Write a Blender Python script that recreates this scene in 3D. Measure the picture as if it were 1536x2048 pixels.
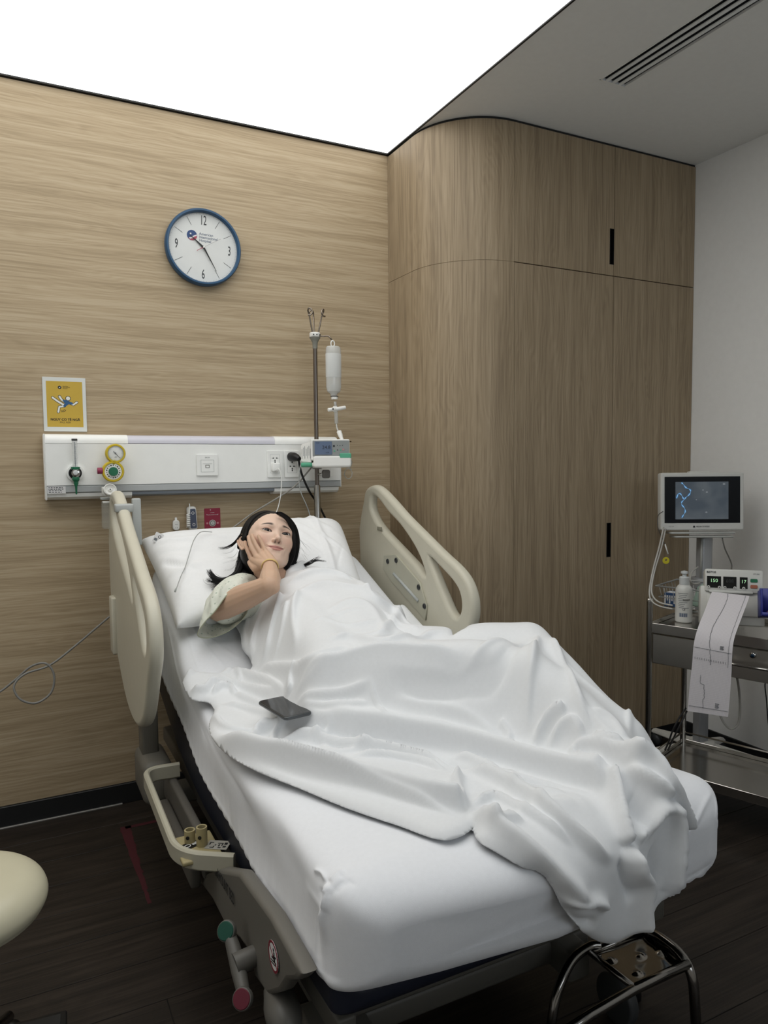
import bpy, bmesh, math, random
import numpy as np
from mathutils import Vector, Matrix, noise as mnoise

# ---------------------------------------------------------------- camera
SC = bpy.context.scene
for o in list(bpy.data.objects): bpy.data.objects.remove(o)
RX = ((0.89081438, -0.0374006, 0.45282549), (-0.45428224, -0.05401845, 0.88921856), (-0.00879638, -0.99783927, -0.06511084))
FPX = 1465.0; CAMZ = 1.42
cd = bpy.data.cameras.new('camera'); cam = bpy.data.objects.new('camera', cd); SC.collection.objects.link(cam)
cd.sensor_fit = 'VERTICAL'; cd.sensor_height = 36.0; cd.lens = FPX/2048*36.0; cd.clip_start = 0.05
M = Matrix.Identity(4)
for i in range(3):
    M[i][0] = RX[i][0]; M[i][1] = -RX[i][1]; M[i][2] = -RX[i][2]
M[2][3] = CAMZ
cam.matrix_world = M
SC.camera = cam
# ---------------------------------------------------------------- world, exposure
W = bpy.data.worlds.new('world'); SC.world = W; W.use_nodes = True
W.node_tree.nodes['Background'].inputs[0].default_value = (0.5, 0.52, 0.55, 1)
W.node_tree.nodes['Background'].inputs[1].default_value = 0.02
SC.view_settings.view_transform = 'Standard'; SC.view_settings.look = 'None'
SC.view_settings.exposure = 0.0; SC.view_settings.gamma = 1.0
try: SC.view_settings.use_curve_mapping = False
except Exception: pass
PANEL_GLOW = 1.85           # the luminous stretch ceiling, the room's only visible lamp

# cool fill lamp added outside an unseen window to lift the dark ceiling
dl = bpy.data.lights.new('added_fill', 'AREA'); dl.shape = 'RECTANGLE'; dl.size = 2.0; dl.size_y = .8; dl.energy = 15; dl.color = (.84, .92, 1.0)
dlo = bpy.data.objects.new('added_fill', dl); SC.collection.objects.link(dlo); dlo.location = (1.5, -1.85, 2.05); dlo.rotation_euler = (math.radians(90), 0, 0)
# ---------------------------------------------------------------- helpers
def ray(u, v):
    a, b = (u-768.0)/FPX, (v-1024.0)/FPX
    return Vector([RX[i][0]*a+RX[i][1]*b+RX[i][2] for i in range(3)])
CO = Vector((0, 0, CAMZ))
def onZ(u, v, z): d = ray(u, v); return CO+d*((z-CAMZ)/d.z)
def onY(u, v, y): d = ray(u, v); return CO+d*(y/d.y)
def onX(u, v, x): d = ray(u, v); return CO+d*(x/d.x)
def atD(u, v, d): return CO+ray(u, v)*d
COL = SC.collection
def srgb(h):
    if isinstance(h, str):
        h = h.lstrip('#'); c = [int(h[i:i+2], 16)/255 for i in (0, 2, 4)]
    else: c = [x/255 for x in h]
    return tuple([(x/12.92 if x <= .04045 else ((x+.055)/1.055)**2.4) for x in c])+(1,)
MATS = {}
def mat(name, col, rough=.5, metal=0, spec=.5, bump=0, bscale=200, alpha=1, trans=0, sheen=0, coat=0, var=0, emit=0, sss=0, ior=1.45):
    if name in MATS: return MATS[name]
    m = bpy.data.materials.new(name); m.use_nodes = True; nt = m.node_tree; b = nt.nodes['Principled BSDF']
    c = srgb(col)
    b.inputs['Base Color'].default_value = c; b.inputs['Roughness'].default_value = rough; b.inputs['Metallic'].default_value = metal
    b.inputs['Specular IOR Level'].default_value = spec; b.inputs['Alpha'].default_value = alpha
    b.inputs['Transmission Weight'].default_value = trans; b.inputs['Sheen Weight'].default_value = sheen
    b.inputs['Coat Weight'].default_value = coat; b.inputs['IOR'].default_value = ior
    if sss: b.inputs['Subsurface Weight'].default_value = sss; b.inputs['Subsurface Radius'].default_value = (.02, .008, .004); b.inputs['Subsurface Scale'].default_value = .5
    if emit: b.inputs['Emission Color'].default_value = c; b.inputs['Emission Strength'].default_value = emit
    tc = nt.nodes.new('ShaderNodeTexCoord'); nz = nt.nodes.new('ShaderNodeTexNoise'); nz.inputs['Scale'].default_value = bscale; nz.inputs['Detail'].default_value = 4
    nt.links.new(tc.outputs['Object'], nz.inputs['Vector'])
    if bump:
        bp = nt.nodes.new('ShaderNodeBump'); bp.inputs['Strength'].default_value = bump; bp.inputs['Distance'].default_value = .002
        nt.links.new(nz.outputs['Fac'], bp.inputs['Height']); nt.links.new(bp.outputs[0], b.inputs['Normal'])
    vv = var or .03
    mx = nt.nodes.new('ShaderNodeMix'); mx.data_type = 'RGBA'
    n2 = nt.nodes.new('ShaderNodeTexNoise'); n2.inputs['Scale'].default_value = bscale*.12; nt.links.new(tc.outputs['Object'], n2.inputs['Vector'])
    mx.inputs[6].default_value = tuple(x*(1-vv) for x in c[:3])+(1,); mx.inputs[7].default_value = tuple(min(1, x*(1+vv)) for x in c[:3])+(1,)
    nt.links.new(n2.outputs['Fac'], mx.inputs[0]); nt.links.new(mx.outputs[2], b.inputs['Base Color'])
    MATS[name] = m; return m
def wood(name, axis, dark, mid, light, scl=1.0, rough=.5, bump=.15, spec=.3):
    m = bpy.data.materials.new(name); m.use_nodes = True; nt = m.node_tree; N = nt.nodes; L = nt.links; b = N['Principled BSDF']
    tc = N.new('ShaderNodeTexCoord')
    def noise(sc, along, across, det, dist):
        mp = N.new('ShaderNodeMapping'); s = [across*sc]*3; s[axis] = along*sc; mp.inputs['Scale'].default_value = s
        L.new(tc.outputs['Object'], mp.inputs['Vector']); n = N.new('ShaderNodeTexNoise'); n.inputs['Scale'].default_value = 1
        n.inputs['Detail'].default_value = det; n.inputs['Distortion'].default_value = dist; n.inputs['Roughness'].default_value = .6
        L.new(mp.outputs[0], n.inputs['Vector']); return n
    n1 = noise(scl, 1.3, 38, 6, .5); n2 = noise(scl, 4, 230, 4, .15); n3 = noise(scl, .9, 5, 3, .5)
    w = N.new('ShaderNodeMath'); w.operation = 'MULTIPLY_ADD'; L.new(n3.outputs['Fac'], w.inputs[0]); w.inputs[1].default_value = 90*scl; 
    mp = N.new('ShaderNodeSeparateXYZ'); L.new(tc.outputs['Object'], mp.inputs[0]); 
    q = N.new('ShaderNodeMath'); q.operation = 'MULTIPLY'; L.new(mp.outputs[2 if axis == 0 else 0], q.inputs[0]); q.inputs[1].default_value = 420*scl
    L.new(q.outputs[0], w.inputs[2]); sn = N.new('ShaderNodeMath'); sn.operation = 'SINE'; L.new(w.outputs[0], sn.inputs[0])
    a = N.new('ShaderNodeMath'); a.operation = 'MULTIPLY_ADD'; L.new(sn.outputs[0], a.inputs[0]); a.inputs[1].default_value = .055; L.new(n1.outputs['Fac'], a.inputs[2])
    a2 = N.new('ShaderNodeMath'); a2.operation = 'MULTIPLY_ADD'; L.new(n2.outputs['Fac'], a2.inputs[0]); a2.inputs[1].default_value = .85; L.new(a.outputs[0], a2.inputs[2])
    a3 = N.new('ShaderNodeMath'); a3.operation = 'SUBTRACT'; L.new(a2.outputs[0], a3.inputs[0]); a3.inputs[1].default_value = .42
    r = N.new('ShaderNodeValToRGB'); L.new(a3.outputs[0], r.inputs[0]); e = r.color_ramp.elements
    e[0].position = .3; e[0].color = srgb(dark); e[1].position = .72; e[1].color = srgb(light); k = e.new(.5); k.color = srgb(mid)
    L.new(r.outputs[0], b.inputs['Base Color']); b.inputs['Roughness'].default_value = rough; b.inputs['Specular IOR Level'].default_value = spec
    bp = N.new('ShaderNodeBump'); bp.inputs['Strength'].default_value = bump; bp.inputs['Distance'].default_value = .001; L.new(a3.outputs[0], bp.inputs['Height']); L.new(bp.outputs[0], b.inputs['Normal'])
    MATS[name] = m; return m

def tag(o, label=None, cat=None, group=None, kind=None):
    for k, v in (('label', label), ('category', cat), ('group', group), ('kind', kind)):
        if v: o[k] = v
    return o
def obj(name, me, m=None, parent=None, smooth=True, loc=None):
    """link a bmesh or a mesh as ONE object; children keep world coordinates"""
    if isinstance(me, bmesh.types.BMesh):
        bm = me; me = bpy.data.meshes.new(name); bm.to_mesh(me); bm.free()
    if m is not None and not me.materials: me.materials.append(m)
    if smooth is True or smooth == 1:
        me.polygons.foreach_set('use_smooth', [True]*len(me.polygons))
    if smooth == 'auto':
        try: me.shade_auto_smooth
        except Exception: pass
        me.polygons.foreach_set('use_smooth', [True]*len(me.polygons)); 
        bm = bmesh.new(); bm.from_mesh(me)
        for e in bm.edges:
            if len(e.link_faces) == 2 and e.calc_face_angle(0) > .6: e.smooth = False
        bm.to_mesh(me); bm.free()
    o = bpy.data.objects.new(name, me); COL.objects.link(o)
    if loc is not None: o.location = loc
    if parent is not None:
        o.parent = parent; o.matrix_parent_inverse = ROOTM(parent).inverted()
    return o
def ROOTM(p):
    m = Matrix.LocRotScale(p.location, p.rotation_euler, p.scale)
    if p.parent: return ROOTM(p.parent) @ p.matrix_parent_inverse @ m if False else ROOTM(p.parent) @ (p.matrix_parent_inverse @ m)
    return m
def thing(name, label, cat, loc=(0, 0, 0), group=None):
    o = bpy.data.objects.new(name, None); COL.objects.link(o); o.location = loc; o.empty_display_size = .05
    return tag(o, label, cat, group)
def B(): return bmesh.new()
def V(*a): return Vector(a)
def box(bm, lo, hi, bev=0, seg=2, mtx=None):
    r = bmesh.ops.create_cube(bm, size=1); vs = r['verts']
    lo = Vector(lo); hi = Vector(hi); c = (lo+hi)/2; d = hi-lo
    for v in vs: v.co = Vector((v.co.x*d.x, v.co.y*d.y, v.co.z*d.z))+c
    if bev:
        es = list({e for v in vs for e in v.link_edges})
        g = bmesh.ops.bevel(bm, geom=es, offset=bev, segments=seg, affect='EDGES', profile=.5)
        vs = list({v for f in g['faces'] for v in f.verts} | set(x for x in vs if x.is_valid))
    if mtx is not None:
        for v in vs: v.co = mtx @ v.co
    return vs
def frame_of(d):
    d = Vector(d).normalized(); a = Vector((0, 0, 1)) if abs(d.z) < .9 else Vector((1, 0, 0))
    x = a.cross(d).normalized(); return x, d.cross(x).normalized(), d
def ring_tube(bm, pts, rad, n=8, cap=True, closed=False, flat=1.0):
    """tube along pts; rad scalar or list"""
    pts = [Vector(p) for p in pts]; k = len(pts); rs = rad if hasattr(rad, '__len__') else [rad]*k
    rings = []; x = None
    for i, p in enumerate(pts):
        if closed: t = pts[(i+1) % k]-pts[i-1]
        else: t = pts[min(i+1, k-1)]-pts[max(i-1, 0)]
        if t.length < 1e-9: t = Vector((0, 0, 1))
        t.normalize()
        if x is None: x, y, _ = frame_of(t)
        else:
            x = (x-t*x.dot(t)); x = x.normalized() if x.length > 1e-6 else frame_of(t)[0]
        y = t.cross(x)
        rings.append([bm.verts.new(p+(x*math.cos(2*math.pi*j/n)+y*math.sin(2*math.pi*j/n)*flat)*rs[i]) for j in range(n)])
    m = k if closed else k-1
    for i in range(m):
        a, b = rings[i], rings[(i+1) % k]
        for j in range(n): bm.faces.new((a[j], a[(j+1) % n], b[(j+1) % n], b[j]))
    if cap and not closed:
        bm.faces.new(list(reversed(rings[0]))); bm.faces.new(rings[-1])
def smooth_path(pts, k=6, closed=False):
    """Catmull-Rom"""
    P = [Vector(p) for p in pts]; n = len(P); out = []
    rng = n if closed else n-1
    for i in range(rng):
        if closed: p0, p1, p2, p3 = P[i-1], P[i], P[(i+1) % n], P[(i+2) % n]
        else: p0, p1, p2, p3 = P[max(i-1, 0)], P[i], P[i+1], P[min(i+2, n-1)]
        for j in range(k):
            t = j/k
            out.append(.5*((2*p1)+(p2-p0)*t+(2*p0-5*p1+4*p2-p3)*t*t+(3*p1-p0-3*p2+p3)*t**3))
    if not closed: out.append(P[-1])
    return out
def fillet(pts, r, k=5):
    """polyline with rounded corners"""
    P = [Vector(p) for p in pts]; out = [P[0]]
    for i in range(1, len(P)-1):
        a = (P[i-1]-P[i]); b = (P[i+1]-P[i]); q = min(r, a.length*.49, b.length*.49)
        s = P[i]+a.normalized()*q; e = P[i]+b.normalized()*q
        for j in range(k+1):
            t = j/k; out.append(s*(1-t)**2+P[i]*2*t*(1-t)+e*t*t)
    return out+[P[-1]]
def cyl(bm, a, b, r, n=20, r2=None, bev=0):
    a = Vector(a); b = Vector(b); r2 = r if r2 is None else r2
    if bev:
        d = (b-a).normalized()
        ring_tube(bm, [a, a+d*bev*.3, a+d*bev, b-d*bev, b-d*bev*.3, b], [r-bev, r-bev*.3, r, r2, r2-bev*.3, r2-bev], n)
    else: ring_tube(bm, [a, b], [r, r2], n)
def lathe(bm, prof, n=32, mtx=None, c=(0, 0, 0)):
    """prof: list of (radius, height) turned about z"""
    rings = []
    for r, z in prof:
        if r < 1e-6: rings.append([bm.verts.new((c[0], c[1], c[2]+z))])
        else: rings.append([bm.verts.new((c[0]+r*math.cos(2*math.pi*j/n), c[1]+r*math.sin(2*math.pi*j/n), c[2]+z)) for j in range(n)])
    for a, b in zip(rings, rings[1:]):
        for j in range(n):
            if len(a) == 1 and len(b) == 1: continue
            if len(a) == 1: bm.faces.new((a[0], b[(j+1) % n], b[j])) if False else bm.faces.new((a[0], b[j], b[(j+1) % n]))
            elif len(b) == 1: bm.faces.new((a[j], b[0], a[(j+1) % n])) 
            else: bm.faces.new((a[j], b[j], b[(j+1) % n], a[(j+1) % n]))
    if mtx is not None:
        for r in rings:
            for v in r: v.co = mtx @ v.co
    bmesh.ops.recalc_face_normals(bm, faces=bm.faces)
def toward(origin, zdir, updir=(0, 0, 1)):
    """matrix whose local z points along zdir, local y roughly along updir"""
    z = Vector(zdir).normalized(); x = Vector(updir).cross(z)
    x = x.normalized() if x.length > 1e-6 else Vector((1, 0, 0)); y = z.cross(x)
    m = Matrix((x, y, z)).transposed().to_4x4(); m.translation = Vector(origin); return m
def plate(loops, thick, bevel=0, res=3, smooth=False):
    """2D outline with holes (first loop outer) -> mesh data, lying in local XY, centred on z"""
    cu = bpy.data.curves.new('c', 'CURVE'); cu.dimensions = '2D'; cu.fill_mode = 'BOTH'
    cu.extrude = max(thick/2-bevel, 0); cu.bevel_depth = bevel; cu.bevel_resolution = res; cu.offset = -bevel
    for lp in loops:
        s = cu.splines.new('POLY'); s.points.add(len(lp)-1); s.use_cyclic_u = True
        for i, p in enumerate(lp): s.points[i].co = (p[0], p[1], 0, 1)
    o = bpy.data.objects.new('c', cu); COL.objects.link(o)
    me = bpy.data.meshes.new_from_object(o.evaluated_get(bpy.context.evaluated_depsgraph_get()))
    bpy.data.objects.remove(o); bpy.data.curves.remove(cu); return me
def place(me, mtx):
    me.transform(mtx); return me
_F = {}
def text(body, size, mtx, m, parent=None, name='lettering', ext=.0002, align='CENTER', sx=1, bold=0, track=1):
    cu = bpy.data.curves.new('t', 'FONT'); cu.body = body; cu.size = size; cu.extrude = ext; cu.align_x = align; cu.align_y = 'CENTER'; cu.offset = bold; cu.space_character = track
    cu.resolution_u = 3
    o = bpy.data.objects.new('t', cu); COL.objects.link(o)
    me = bpy.data.meshes.new_from_object(o.evaluated_get(bpy.context.evaluated_depsgraph_get()))
    bpy.data.objects.remove(o); bpy.data.curves.remove(cu)
    me.transform(Matrix.Diagonal((sx, 1, 1, 1))); me.transform(mtx)
    return obj(name, me, m, parent, smooth=False)
def circ(c, r, n=32, ry=None):
    ry = r if ry is None else ry
    return [(c[0]+r*math.cos(2*math.pi*i/n), c[1]+ry*math.sin(2*math.pi*i/n)) for i in range(n)]
def rrect(x0, y0, x1, y1, r, k=4):
    o = []
    for cx, cy, a in ((x1-r, y1-r, 0), (x0+r, y1-r, 90), (x0+r, y0+r, 180), (x1-r, y0+r, 270)):
        for j in range(k+1):
            t = math.radians(a+90*j/k); o.append((cx+r*math.cos(t), cy+r*math.sin(t)))
    return o
def grid_mesh(P, name='grid', closed_u=False, closed_v=False):
    """P: array (nu, nv, 3) -> mesh"""
    nu, nv = P.shape[:2]; me = bpy.data.meshes.new(name)
    idx = np.arange(nu*nv).reshape(nu, nv)
    I = idx if not closed_u else np.vstack([idx, idx[:1]])
    I = I if not closed_v else np.hstack([I, I[:, :1]])
    a, b, c, d = I[:-1, :-1].ravel(), I[1:, :-1].ravel(), I[1:, 1:].ravel(), I[:-1, 1:].ravel()
    F = np.stack([a, b, c, d], 1)
    me.from_pydata(P.reshape(-1, 3).tolist(), [], F.tolist()); me.update(); return me
def raw_mesh(Vv, F, name='m'):
    me = bpy.data.meshes.new(name); me.from_pydata(np.asarray(Vv).tolist(), [], F); me.update(); return me
def evalmesh(o):
    me = bpy.data.meshes.new_from_object(o.evaluated_get(bpy.context.evaluated_depsgraph_get())); return me
def sstep(a, b, x):
    t = np.clip((x-a)/(b-a), 0, 1); return t*t*(3-2*t)
YUP = (0, -1, 0)     # the normal of the back wall, towards the room
def wallm(x, y, z): # frame on the back wall: local x to the right, local y up, local z into the room
    return toward((x, y, z), (0, -1, 0))

def disc(c, r, d, m, name, parent, n=32, bev=.001, nrm=(0, -1, 0)):
    bm = B(); c = Vector(c); nn = Vector(nrm).normalized(); cyl(bm, c, c+nn*d, r, n, bev=bev); return obj(name, bm, m, parent, 'auto')
# ---------------------------------------------------------------- shared materials
WHITE_PL = mat('white_plastic', '#efefeb', .4); CREAM = mat('cream_plastic', '#cbc7b6', .38); BLACK = mat('black_plastic', '#0c0d0e', .4)
CHROME = mat('chrome', '#b9b7b2', .12, 1); STEEL = mat('brushed_steel', '#a5a29c', .25, 1); GREYPL = mat('grey_plastic', '#8b8a85', .45)
LGREY = mat('light_grey_plastic', '#b4b8b6', .45); DGREY = mat('dark_grey_plastic', '#3b3d3e', .5); GREEN = mat('green_plastic', '#1f6a4a', .4)
YELLOW = mat('yellow_plastic', '#c9b021', .4); PINK = mat('pink_plastic', '#8e3350', .45); INK = mat('dark_ink', '#1b1e22', .6)
NAVY = mat('navy_vinyl', '#181d2b', .5); GREYINK = mat('grey_ink', '#6b7074', .6); PAPER = mat('paper', '#dcdcdc', .7)
MINT = mat('mint_plastic', '#56a585', .45)
# ================================================================ ROOM
CEIL = 2.893; WY = 3.193; CX = 1.66; DY = 2.63; RWX = 3.10; FY = -1.6; LX = -2.2
WOODH = wood('oak_laminate_horizontal', 0, '#a08e72', '#b09d80', '#bcab8f')
WOODV = wood('oak_laminate_vertical', 2, '#867660', '#97866d', '#a5947b')
PAINT = mat('wall_paint', '#eeeeec', .8, bump=.25, bscale=300); CEILP = mat('ceiling_paint', '#e9eae8', .85, bump=.1, bscale=300)
DARKTRIM = mat('dark_metal_trim', '#1c1d1e', .5); JOINT = mat('joint_backing', '#2a241b', .8)  # dark brown backing that shows in the joints
FLOORW = wood('dark_vinyl_plank', 0, '#1d1915', '#28221d', '#332c26', scl=.8, rough=.5, bump=.35)
def struct(name, bm, m, parent=None, smooth=False):
    o = obj(name, bm, m, parent, smooth)
    if parent is None: o['kind'] = 'structure'
    return o
# floor: sub-floor with single planks on it
bm = B(); box(bm, (LX, FY, -.05), (RWX, WY, -.002)); floor = struct('floor', bm, mat('plank_gap', '#120f0d', .9))
rng = random.Random(4)
PW = .18; y = WY-.0; meshes = []
row = 0
while y > 0.9:
    x = -.75-rng.random()*1.5
    while x < RWX:
        x2 = min(x+1.83, RWX)
        if x2 > -.75 and x2-x > .03:
            bm = B(); g = .0012
            box(bm, (max(x, LX)+g, y-PW+g, -.004), (x2-g, y-g, 0.0), .0008, 1)
            o = obj('plank', bm, FLOORW, floor, False)
            off = rng.random()*7
            for v in o.data.vertices: v.co.x += off*0
        x += 1.83
    y -= PW; row += 1
bm = B(); box(bm, (LX, FY, -.004), (RWX, y, 0)); o = obj('plank_field', bm, FLOORW, floor, False)
bm = B(); box(bm, (LX, y, -.004), (-.75, WY, 0)); o = obj('plank_field', bm, FLOORW, floor, False)
# back wall: backing with laminate panels
bm = B(); box(bm, (LX, WY+.004, 0), (CX+.2, WY+.12, CEIL+.1)); wb = struct('wall_back', bm, JOINT)
SEAMH = mat('joint_glint', '#cdbd9b', .5)  # pale strip colour stands in for light caught by the seams
for (za, zb) in ((.085, 1.1345), (1.1375, 1.6355), (1.6385, CEIL-.006)):
    bm = B(); box(bm, (LX, WY, za), (CX+.012, WY+.02, zb), .0012, 1); obj('wall_panel', bm, WOODH, wb, False)
for z in (1.136, 1.637):
    bm = B(); box(bm, (LX, WY-.0002, z-.0013), (CX+.012, WY+.006, z+.0013)); obj('joint_strip', bm, SEAMH, wb, False)
bm = B(); box(bm, (LX, WY-.012, 0), (CX, WY+.004, .085), .002, 1); bb = struct('baseboard_back', bm, DARKTRIM); bm = B(); box(bm, (LX, WY-.020, 0), (.37, WY-.011, .006), .001, 1); obj('bottom_strip', bm, mat('strip_silver', '#8e8c88', .35, .4), bb, False)
bm = B(); box(bm, (RWX-.012, FY, 0), (RWX, DY, .07), .002, 1); struct('baseboard_right', bm, DARKTRIM)
bm = B(); box(bm, (RWX, FY, 0), (RWX+.1, WY, CEIL+.1)); struct('wall_right', bm, PAINT)
bm = B(); box(bm, (LX-.1, FY, 0), (LX, WY, CEIL+.1)); struct('wall_left', bm, PAINT)
WX0, WX1, WZ0, WZ1 = .45, 2.55, 1.6, 2.5
bm = B(); box(bm, (LX, FY-.1, 0), (WX0, FY, CEIL+.1)); box(bm, (WX1, FY-.1, 0), (RWX, FY, CEIL+.1)); box(bm, (WX0, FY-.1, 0), (WX1, FY, WZ0)); box(bm, (WX0, FY-.1, WZ1), (WX1, FY, CEIL+.1)); struct('wall_front', bm, PAINT)
wn1 = B(); box(wn1, (WX0, FY-.08, WZ0), (WX0+.05, FY-.03, WZ1)); box(wn1, (WX1-.05, FY-.08, WZ0), (WX1, FY-.03, WZ1)); box(wn1, (WX0, FY-.08, WZ0), (WX1, FY-.03, WZ0+.05)); box(wn1, (WX0, FY-.08, WZ1-.05), (WX1, FY-.03, WZ1)); box(wn1, (1.475, FY-.08, WZ0), (1.525, FY-.03, WZ1)); struct('added_window_1', wn1, WHITE_PL)  # window added in the unseen wall to let the fill lamp in
# ceiling right of the luminous panel (with the slot diffuser opening kept as recess)
SX0, SX1, SY1 = 2.088, 2.208, 2.22; SY0 = .35
bm = B(); box(bm, (CX, FY, CEIL), (SX0, WY, CEIL+.1)); box(bm, (SX1, FY, CEIL), (RWX, WY, CEIL+.1))
box(bm, (SX0, SY1, CEIL), (SX1, WY, CEIL+.1)); box(bm, (SX0, FY, CEIL), (SX1, SY0, CEIL+.1)); box(bm, (LX, FY, CEIL), (CX, .45, CEIL+.1)); box(bm, (LX, .45, CEIL), (-1.5, WY, CEIL+.1))
box(bm, (LX, -1.2, CEIL+.03), (CX, WY, CEIL+.1))
struct('ceiling', bm, CEILP)
t = thing('air_diffuser', 'long black slot air diffuser set in the grey ceiling', 'vent', ((SX0+SX1)/2, 1.2, CEIL))
bm = B(); box(bm, (SX0-.004, SY0, CEIL+.008), (SX1+.004, SY1, CEIL+.06)); obj('backing', bm, mat('diffuser_black', '#0d1118', .6), t, False)
w = (SX1-SX0); sl = w/(4+3*.75); 
for i in range(3):
    x = SX0+sl*(i+1)+sl*.75*i
    bm = B(); box(bm, (x, SY0, CEIL-.002), (x+sl*.75, SY1, CEIL+.004), .001, 1); obj('slat', bm, mat('diffuser_white', '#e4e7e8', .4), t, False)
bm = B()
for (a, b) in (((SX0-.006, SY0-.006, CEIL-.0015), (SX0, SY1+.004, CEIL+.03)), ((SX1, SY0-.006, CEIL-.0015), (SX1+.006, SY1+.004, CEIL+.03)), ((SX0-.006, SY1, CEIL-.0015), (SX1+.006, SY1+.004, CEIL+.03))): box(bm, a, b)
obj('frame', bm, MATS['ceiling_paint'], t, False)
# luminous stretch ceiling: a glowing translucent membrane in a black edge profile
m = bpy.data.materials.new('luminous_membrane'); m.use_nodes = True; nt = m.node_tree; b = nt.nodes['Principled BSDF']
b.inputs['Base Color'].default_value = (.8, .82, .8, 1); b.inputs['Emission Color'].default_value = srgb('#fffffd'); b.inputs['Emission Strength'].default_value = PANEL_GLOW
PXL, PYL = -1.5, .45
lc = thing('luminous_ceiling', 'large glowing white stretch ceiling panel above the bed', 'ceiling light', (0, 1, CEIL))
bm = B(); box(bm, (PXL, PYL, CEIL+.002), (CX-.004, WY-.012, CEIL+.006)); obj('membrane', bm, m, lc, False)
bm = B(); box(bm, (LX, WY-.012, CEIL-.004), (CX+.012, WY+.002, CEIL+.01)); box(bm, (CX-.006, -1.2, CEIL-.003), (CX+.002, WY, CEIL+.03)); obj('edge_profile', bm, DARKTRIM, lc, False)
# built-in wardrobe with a curved corner
wr = thing('wardrobe', 'tall built-in oak wardrobe with rounded corner and recessed black handles', 'wardrobe', (2.4, 2.9, 0))
R0 = .325; ACX, ACY = CX+R0, DY+R0
def curved(z0, z1, r=R0, th=.018):
    pts = [(CX+(R0-r), WY-.002)]+[(ACX-r*math.cos(a), ACY-r*math.sin(a)) for a in [math.pi/2*i/28 for i in range(29)]]
    pin = [(CX+(R0-r)+th, WY-.002)]+[(ACX-(r-th)*math.cos(a), ACY-(r-th)*math.sin(a)) for a in [math.pi/2*i/28 for i in range(29)]]
    bm = B(); rows = []
    for p, q in zip(pts, pin): rows.append([bm.verts.new((p[0], p[1], z0)), bm.verts.new((p[0], p[1], z1)), bm.verts.new((q[0], q[1], z1)), bm.verts.new((q[0], q[1], z0))])
    for a, b2 in zip(rows, rows[1:]):
        for j in range(4): bm.faces.new((a[j], b2[j], b2[(j+1) % 4], a[(j+1) % 4]))
    bm.faces.new(rows[0]); bm.faces.new(list(reversed(rows[-1]))); bmesh.ops.recalc_face_normals(bm, faces=bm.faces); return bm
ZJ = 2.292; g = .002; ZT = CEIL-.012
for (z0, z1) in ((.07, ZJ-g/2), (ZJ+g/2, ZT)): obj('curved_panel', curved(z0, z1), WOODV, wr, 'auto')
obj('joint_strip', curved(ZJ-.002, ZJ+.002, R0-.003, .004), SEAMH, wr, 'auto')
obj('plinth', curved(0, .07, R0-.01), DARKTRIM, wr, 'auto')
bm = B(); box(bm, (ACX, DY+.01, 0), (RWX, DY+.02, .07)); obj('plinth', bm, DARKTRIM, wr, False)
bm = B(); box(bm, (ACX, DY+.02, .07), (RWX, DY+.05, CEIL)); box(bm, (CX+.02, ACY, .07), (CX+.05, WY, CEIL)); obj('carcass', bm, JOINT, wr, False)
bm = B(); obj('top_joint', curved(ZT, CEIL, R0-.006), DARKTRIM, wr, 'auto'); bm.free()
bm = B(); box(bm, (ACX, DY+.006, ZT), (RWX, DY+.02, CEIL)); obj('top_joint', bm, DARKTRIM, wr, False)
XD = 2.562; HD = .026
for (xa, xb, z0, z1, hz0, hz1, side) in ((ACX+.0015, XD-.0015, .07, ZJ-g, .965, 1.13, 1), (XD+.0015, RWX-.002, .07, ZJ-g, 0, 0, 0), (ACX+.0015, XD-.0015, ZJ+g, ZT, 2.344, 2.508, 1), (XD+.0015, RWX-.002, ZJ+g, ZT, 0, 0, 0)):
    bm = B()
    if side:   # a slot is cut in the door edge
        box(bm, (xa, DY, z0), (xb-HD, DY+.018, z1)); box(bm, (xb-HD, DY, z0), (xb, DY+.018, hz0)); box(bm, (xb-HD, DY, hz1), (xb, DY+.018, z1))
        bmesh.ops.remove_doubles(bm, verts=bm.verts, dist=1e-5)
    else: box(bm, (xa, DY, z0), (xb, DY+.018, z1))
    d = obj('door', bm, WOODV, wr, False)
    if side:
        bm = B(); xh0, xh1 = xb-HD, xb; t0 = .0018
        for a, b2 in (((xh0, DY-.001, hz0), (xh0+t0, DY+.03, hz1)), ((xh1-t0, DY-.001, hz0), (xh1, DY+.03, hz1)), ((xh0, DY-.001, hz0), (xh1, DY+.03, hz0+t0)), ((xh0, DY-.001, hz1-t0), (xh1, DY+.03, hz1)), ((xh0, DY+.017, hz0), (xh1, DY+.03, hz1))): box(bm, a, b2)
        obj('handle_slot', bm, BLACK, d, False)
# red marking tape on the floor
bm = B()
rt = random.Random(2)
for k in range(26):
    y_ = 2.97-k*.022; w_ = .02*(1-k/34); bm2 = None
    box(bm, (.352-w_+rt.uniform(-.002, .002), y_-.0225, .0002), (.352+w_+rt.uniform(-.003, .002), y_, .0007))
box(bm, (.352, 2.95, .0002), (.62, 2.97, .0007))
tag(obj('floor_tape', bm, mat('red_tape', '#46171f', .6, var=.3, bscale=60), None, False), 'worn red tape corner marked on the dark floor beside the bed', 'tape')
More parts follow.
